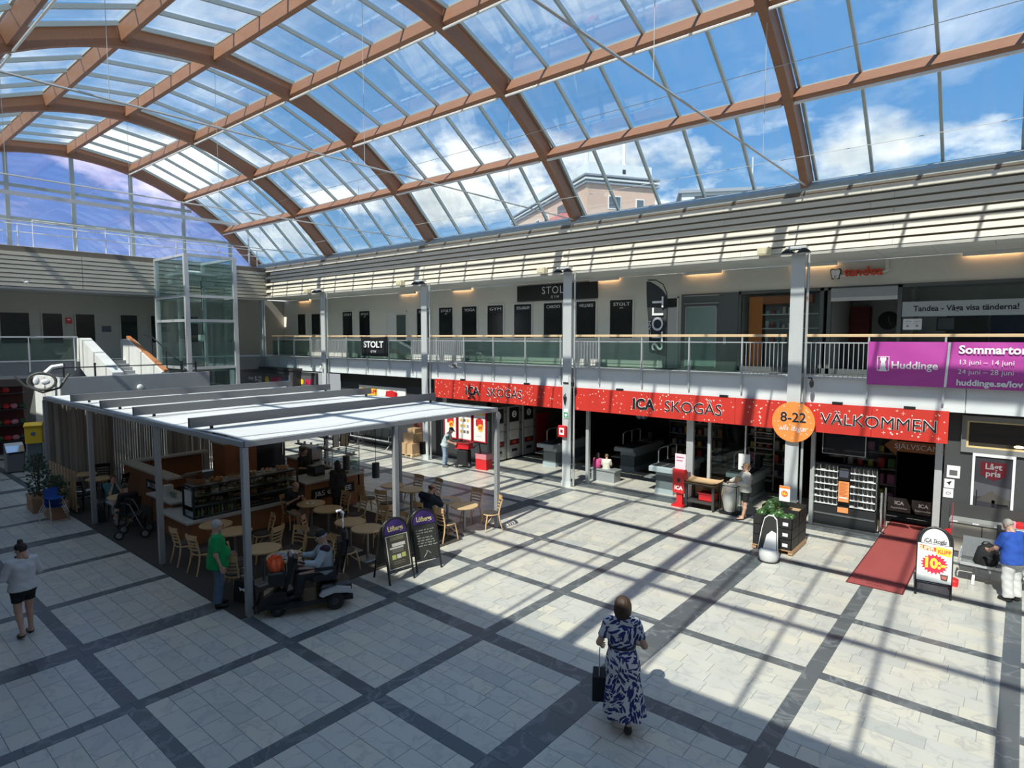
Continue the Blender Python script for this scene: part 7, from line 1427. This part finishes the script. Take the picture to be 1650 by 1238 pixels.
person('woman in white knit top and black shorts looking at her phone', (-13.15, 2.46, 0), hdg(-.93, -.12), 1.64, fat=1.22, shirt=(C('white_knit', (.62, .63, .64)), .85, .06, .022), pants=(C('black', (.012, .012, .013)), .30, .018), hair=('bun', (.03, .018, .014)), shoes=((.03, .02, .018), 2), head=(.7, -.3),
       pose=dict(elL=(-.28, .03, 1.16), wrL=(-.14, .28, 1.22), elR=(.28, .03, 1.16), wrR=(.12, .30, 1.24), knR=(.10, .08, .5), anR=(.10, .05, .09), toR=(.11, .2, .035), anL=(-.10, -.16, .13), toL=(-.11, -.03, .035), knL=(-.1, .0, .5)), hands=('grip', 'grip'), extra=phone)
def strap(t, s, J): MB().tube([(-.13*s, .06*s, 1.42*s), (-.02*s, .19*s, 1.2*s), (.16*s, .16*s, 1.0*s)], .012, 5).tube([(-.13*s, -.02*s, 1.47*s), (.0, -.14*s, 1.25*s), (.17*s, -.08*s, 1.0*s)], .012, 5).build('bag_strap', BLACK, t)
person('grey haired man in loose green t-shirt and jeans standing by the canopy pole', (-11.72, 5.16, 0), hdg(.40, .91), 1.70, fat=1.28, shirt=(C('green', (.0, .30, .085)), .42, .14, .03), pants=(C('denim', (.10, .15, .23)), .98, .018), hair=('short', (.42, .42, .42)), shoes=((.012, .012, .012), 1), glasses=((.08, .01, .01), 0), head=(-.15, -.1), pose=dict(elR=(.27, -.03, 1.13), wrR=(.28, .06, .87), elL=(-.27, .02, 1.13), wrL=(-.24, .24, .98)), extra=strap)
mp_ = mw @ Vector((0, -.36, .15))
def jk(t, s, J):
    for e in (-1, 1): MB().ell((e*.165*s, -.005, 1.045*s), (.105, .10, .075), 14, 10).build('shoulder_patch', C('maroon_patch', (.035, .015, .022)), t)
person('man in grey jacket and black cap driving the mobility scooter', mp_, rz, 1.70, True, fat=1.18, shirt=(C('grey_jacket', (.36, .42, .46)), .97, .08, .03), pants=(C('black2', (.018, .018, .02)), .97, .032), hair=('short', (.35, .35, .35)), cap=((.008, .008, .009), 0), shoes=((.02, .02, .02), 1), head=(.1, -.25), hands=('grip', 'grip'), pose=dict(elR=(.27, .16, .80), wrR=(.24, .42, .84), elL=(-.27, .16, .80), wrL=(-.24, .42, .84), anR=(.13, .52, .20), toR=(.14, .68, .14), anL=(-.13, .52, .20), toL=(-.14, .68, .14), knR=(.14, .46, .56), knL=(-.14, .46, .56)), extra=jk)
person('seated man in black shirt and beige shorts at the café table with plate', (-15.05, 8.72, -.04), -PI/2, 1.74, True, fat=1.15, shirt=(C('black', ()), .40, .08, .025), pants=(C('beige', (.50, .42, .31)), .47, .03), hair=('bald', (.2, .18, .17)), shoes=((.55, .54, .52), 1), head=(0, -.35), hands=('grip', 'grip'), pose=dict(elL=(-.25, .1, .78), wrL=(-.08, .30, .92), elR=(.25, .1, .78), wrR=(.08, .30, .92), chest=(0, .04, .92), neck=(0, .08, 1.08), head=(0, .13, 1.22)))
person('seated woman in teal top and pale trousers resting chin on hands', (-20.08, 5.92, -.04), -PI/2+.1, 1.64, True, fat=1.08, shirt=(C('teal', (.06, .19, .21)), .42, .06, .02), pants=(C('pale_trousers', (.50, .52, .55)), .85, .02), hair=('short', (.10, .03, .02)), shoes=((.55, .54, .52), 1), head=(-.3, -.1), hands=('grip', 'grip'), pose=dict(elL=(-.16, .26, .80), wrL=(-.05, .19, 1.06), elR=(.16, .26, .80), wrR=(.05, .19, 1.06), chest=(0, .04, .92), neck=(0, .07, 1.08), head=(0, .11, 1.23)))
person('seated dark dressed companion with bare knees facing the woman in teal', (-18.42, 5.8, -.04), PI/2+.1, 1.66, True, fat=1.2, shirt=(C('charcoal', (.014, .014, .016)), .95, .08, .035), pants=(C('teal_dark', (.04, .07, .08)), .45, .02), hair=('short', (.06, .035, .025)), shoes=((.02, .02, .02), 1), head=(0, -.15), pose=dict(chest=(0, .06, .92), neck=(0, .1, 1.07), head=(0, .16, 1.22)))
def vestf(t, s, J): pass
person('old man in pale denim vest and jeans with black cap at the trolley bag', (-17.62, 16.85, 0), hdg(.8, .45), 1.66, fat=1.08, shirt=(C('pale_vest', (.44, .52, .54)), .10, .06, .03), pants=(C('light_denim', (.24, .33, .42)), .97, .02), hair=('short', (.5, .5, .5)), cap=((.02, .02, .022), 1), shoes=((.12, .13, .15), 1), head=(0, -.5), hands=('grip', 'grip'), pose=dict(wst=(0, .03, 1.09), chest=(0, .12, 1.27), neck=(0, .19, 1.42), head=(0, .27, 1.55), shR=(.18, .14, 1.38), shL=(-.18, .14, 1.38), elR=(.23, .22, 1.12), elL=(-.23, .22, 1.12), wrR=(.17, .46, 1.03), wrL=(-.17, .46, 1.03)), extra=lambda t, s, J: [MB().tube([tuple(np.array(J['sh'+e])*s), tuple((np.array(J['sh'+e])*.3+np.array(J['el'+e])*.7)*s)], [.068, .062], 12).build('dark_sleeve', C('sleeve_dark', (.015, .04, .035)), t) for e in 'LR'])
def paper(t, s, J): MB().rbox(-.13, .13, -.05, .05, -.12, .12, .03).build('paper_bag', CARD, t, (.04, .21*s, 1.20*s), (.3, 0, .3)); 
person('girl with ponytail in cream hoodie and black shorts reaching over the clear bag', (-5.92, 17.42, 0), hdg(-.75, -.55), 1.62, fat=1.02, shirt=(C('cream_hoodie', (.56, .54, .48)), .96, .08, .035), pants=(C('black', ()), .42, .025), hair=('pony', (.24, .14, .08)), shoes=((.02, .02, .022), 2), glasses=((.25, .08, .03), 1), head=(.25, -.1), hands=('relax', 'grip'), pose=dict(elR=(.36, .12, 1.20), wrR=(.48, .34, 1.06), elL=(-.24, .06, 1.16), wrL=(-.02, .24, 1.12), anL=(-.1, .1, .09), toL=(-.11, .26, .035)), extra=paper)
person('stout grey haired man in blue t-shirt and white trousers opening a backpack', (.02, 15.3, 0), hdg(-.78, .62), 1.64, fat=1.32, shirt=(C('royal_blue', (.02, .08, .40)), .40, .14, .03), pants=(C('white_trousers', (.64, .64, .63)), .99, .035), hair=('short', (.34, .31, .27)), shoes=((.02, .02, .025), 1), head=(.1, -.45), hands=('grip', 'grip'), pose=dict(chest=(0, .06, 1.29), neck=(0, .1, 1.45), head=(0, .16, 1.58), shR=(.19, .06, 1.40), shL=(-.19, .06, 1.40), elR=(.29, .14, 1.12), wrR=(.16, .40, .98), elL=(-.29, .14, 1.12), wrL=(-.14, .42, .96)))
person('barista in black apron behind the right café counter', (-17.35, 10.45, 0), -PI/2+.2, 1.70, fat=1.1, shirt=(C('black', ()), .45, .06, .02), pants=(C('black', ()), .97, .02), hair=('short', (.05, .03, .02)), head=(0, -.25), hands=('grip', 'grip'), pose=dict(elL=(-.26, .1, 1.13), wrL=(-.14, .36, 1.12), elR=(.26, .1, 1.13), wrR=(.14, .36, 1.12)))
person('long haired customer in dark coat standing at the right café counter', (-15.1, 10.15, 0), PI/2, 1.62, fat=1.06, shirt=(C('dark_coat', (.022, .026, .024)), .97, .32, .035), pants=(C('black', ()), .97, .02), hair=('long', (.018, .012, .01)), head=(-.2, -.1))
person('man in navy jacket seated with hand at his face near the purple boards', (-11.93, 10.70, -.04), -.1, 1.78, True, fat=1.25, shirt=(C('navy_jacket', (.010, .016, .035)), .97, .08, .035), pants=(C('navy_trousers', (.014, .02, .036)), .97, .02), hair=('bald', (.10, .05, .035)), head=(-.3, -.4), hands=('relax', 'grip'), pose=dict(chest=(0, .08, .92), neck=(0, .14, 1.06), head=(0, .21, 1.20), elR=(.22, .30, .80), wrR=(.08, .27, 1.05), elL=(-.24, .2, .78), wrL=(-.1, .42, .80)))
def kpack(t, s, J): MB().ell((0, -.13, .80*s), (.15, .09, .19), 12, 10).build('backpack', M('pink_pack', (.55, .06, .22), .7, ns=9, na=.4), t, smooth=True)
person('child in cream shirt kneeling up on the grey bench', (-11.42, 18.95, .03), .35, 1.22, True, fat=1.1, shirt=(C('cream_shirt', (.68, .65, .56)), .45, .08, .03), pants=(C('dark_green', (.02, .05, .045)), .6, .02), hair=('short', (.2, .12, .07)), head=(.5, -.1), cat='child')
person('child with pink backpack sitting on the grey bench', (-11.78, 18.95, .03), .2, 1.22, True, fat=1.05, shirt=(C('pink_shirt', (.45, .1, .2)), .6, .08, .02), pants=(C('dark_green', ()), .9, .02), hair=('long', (.04, .025, .02)), extra=kpack, cat='child')
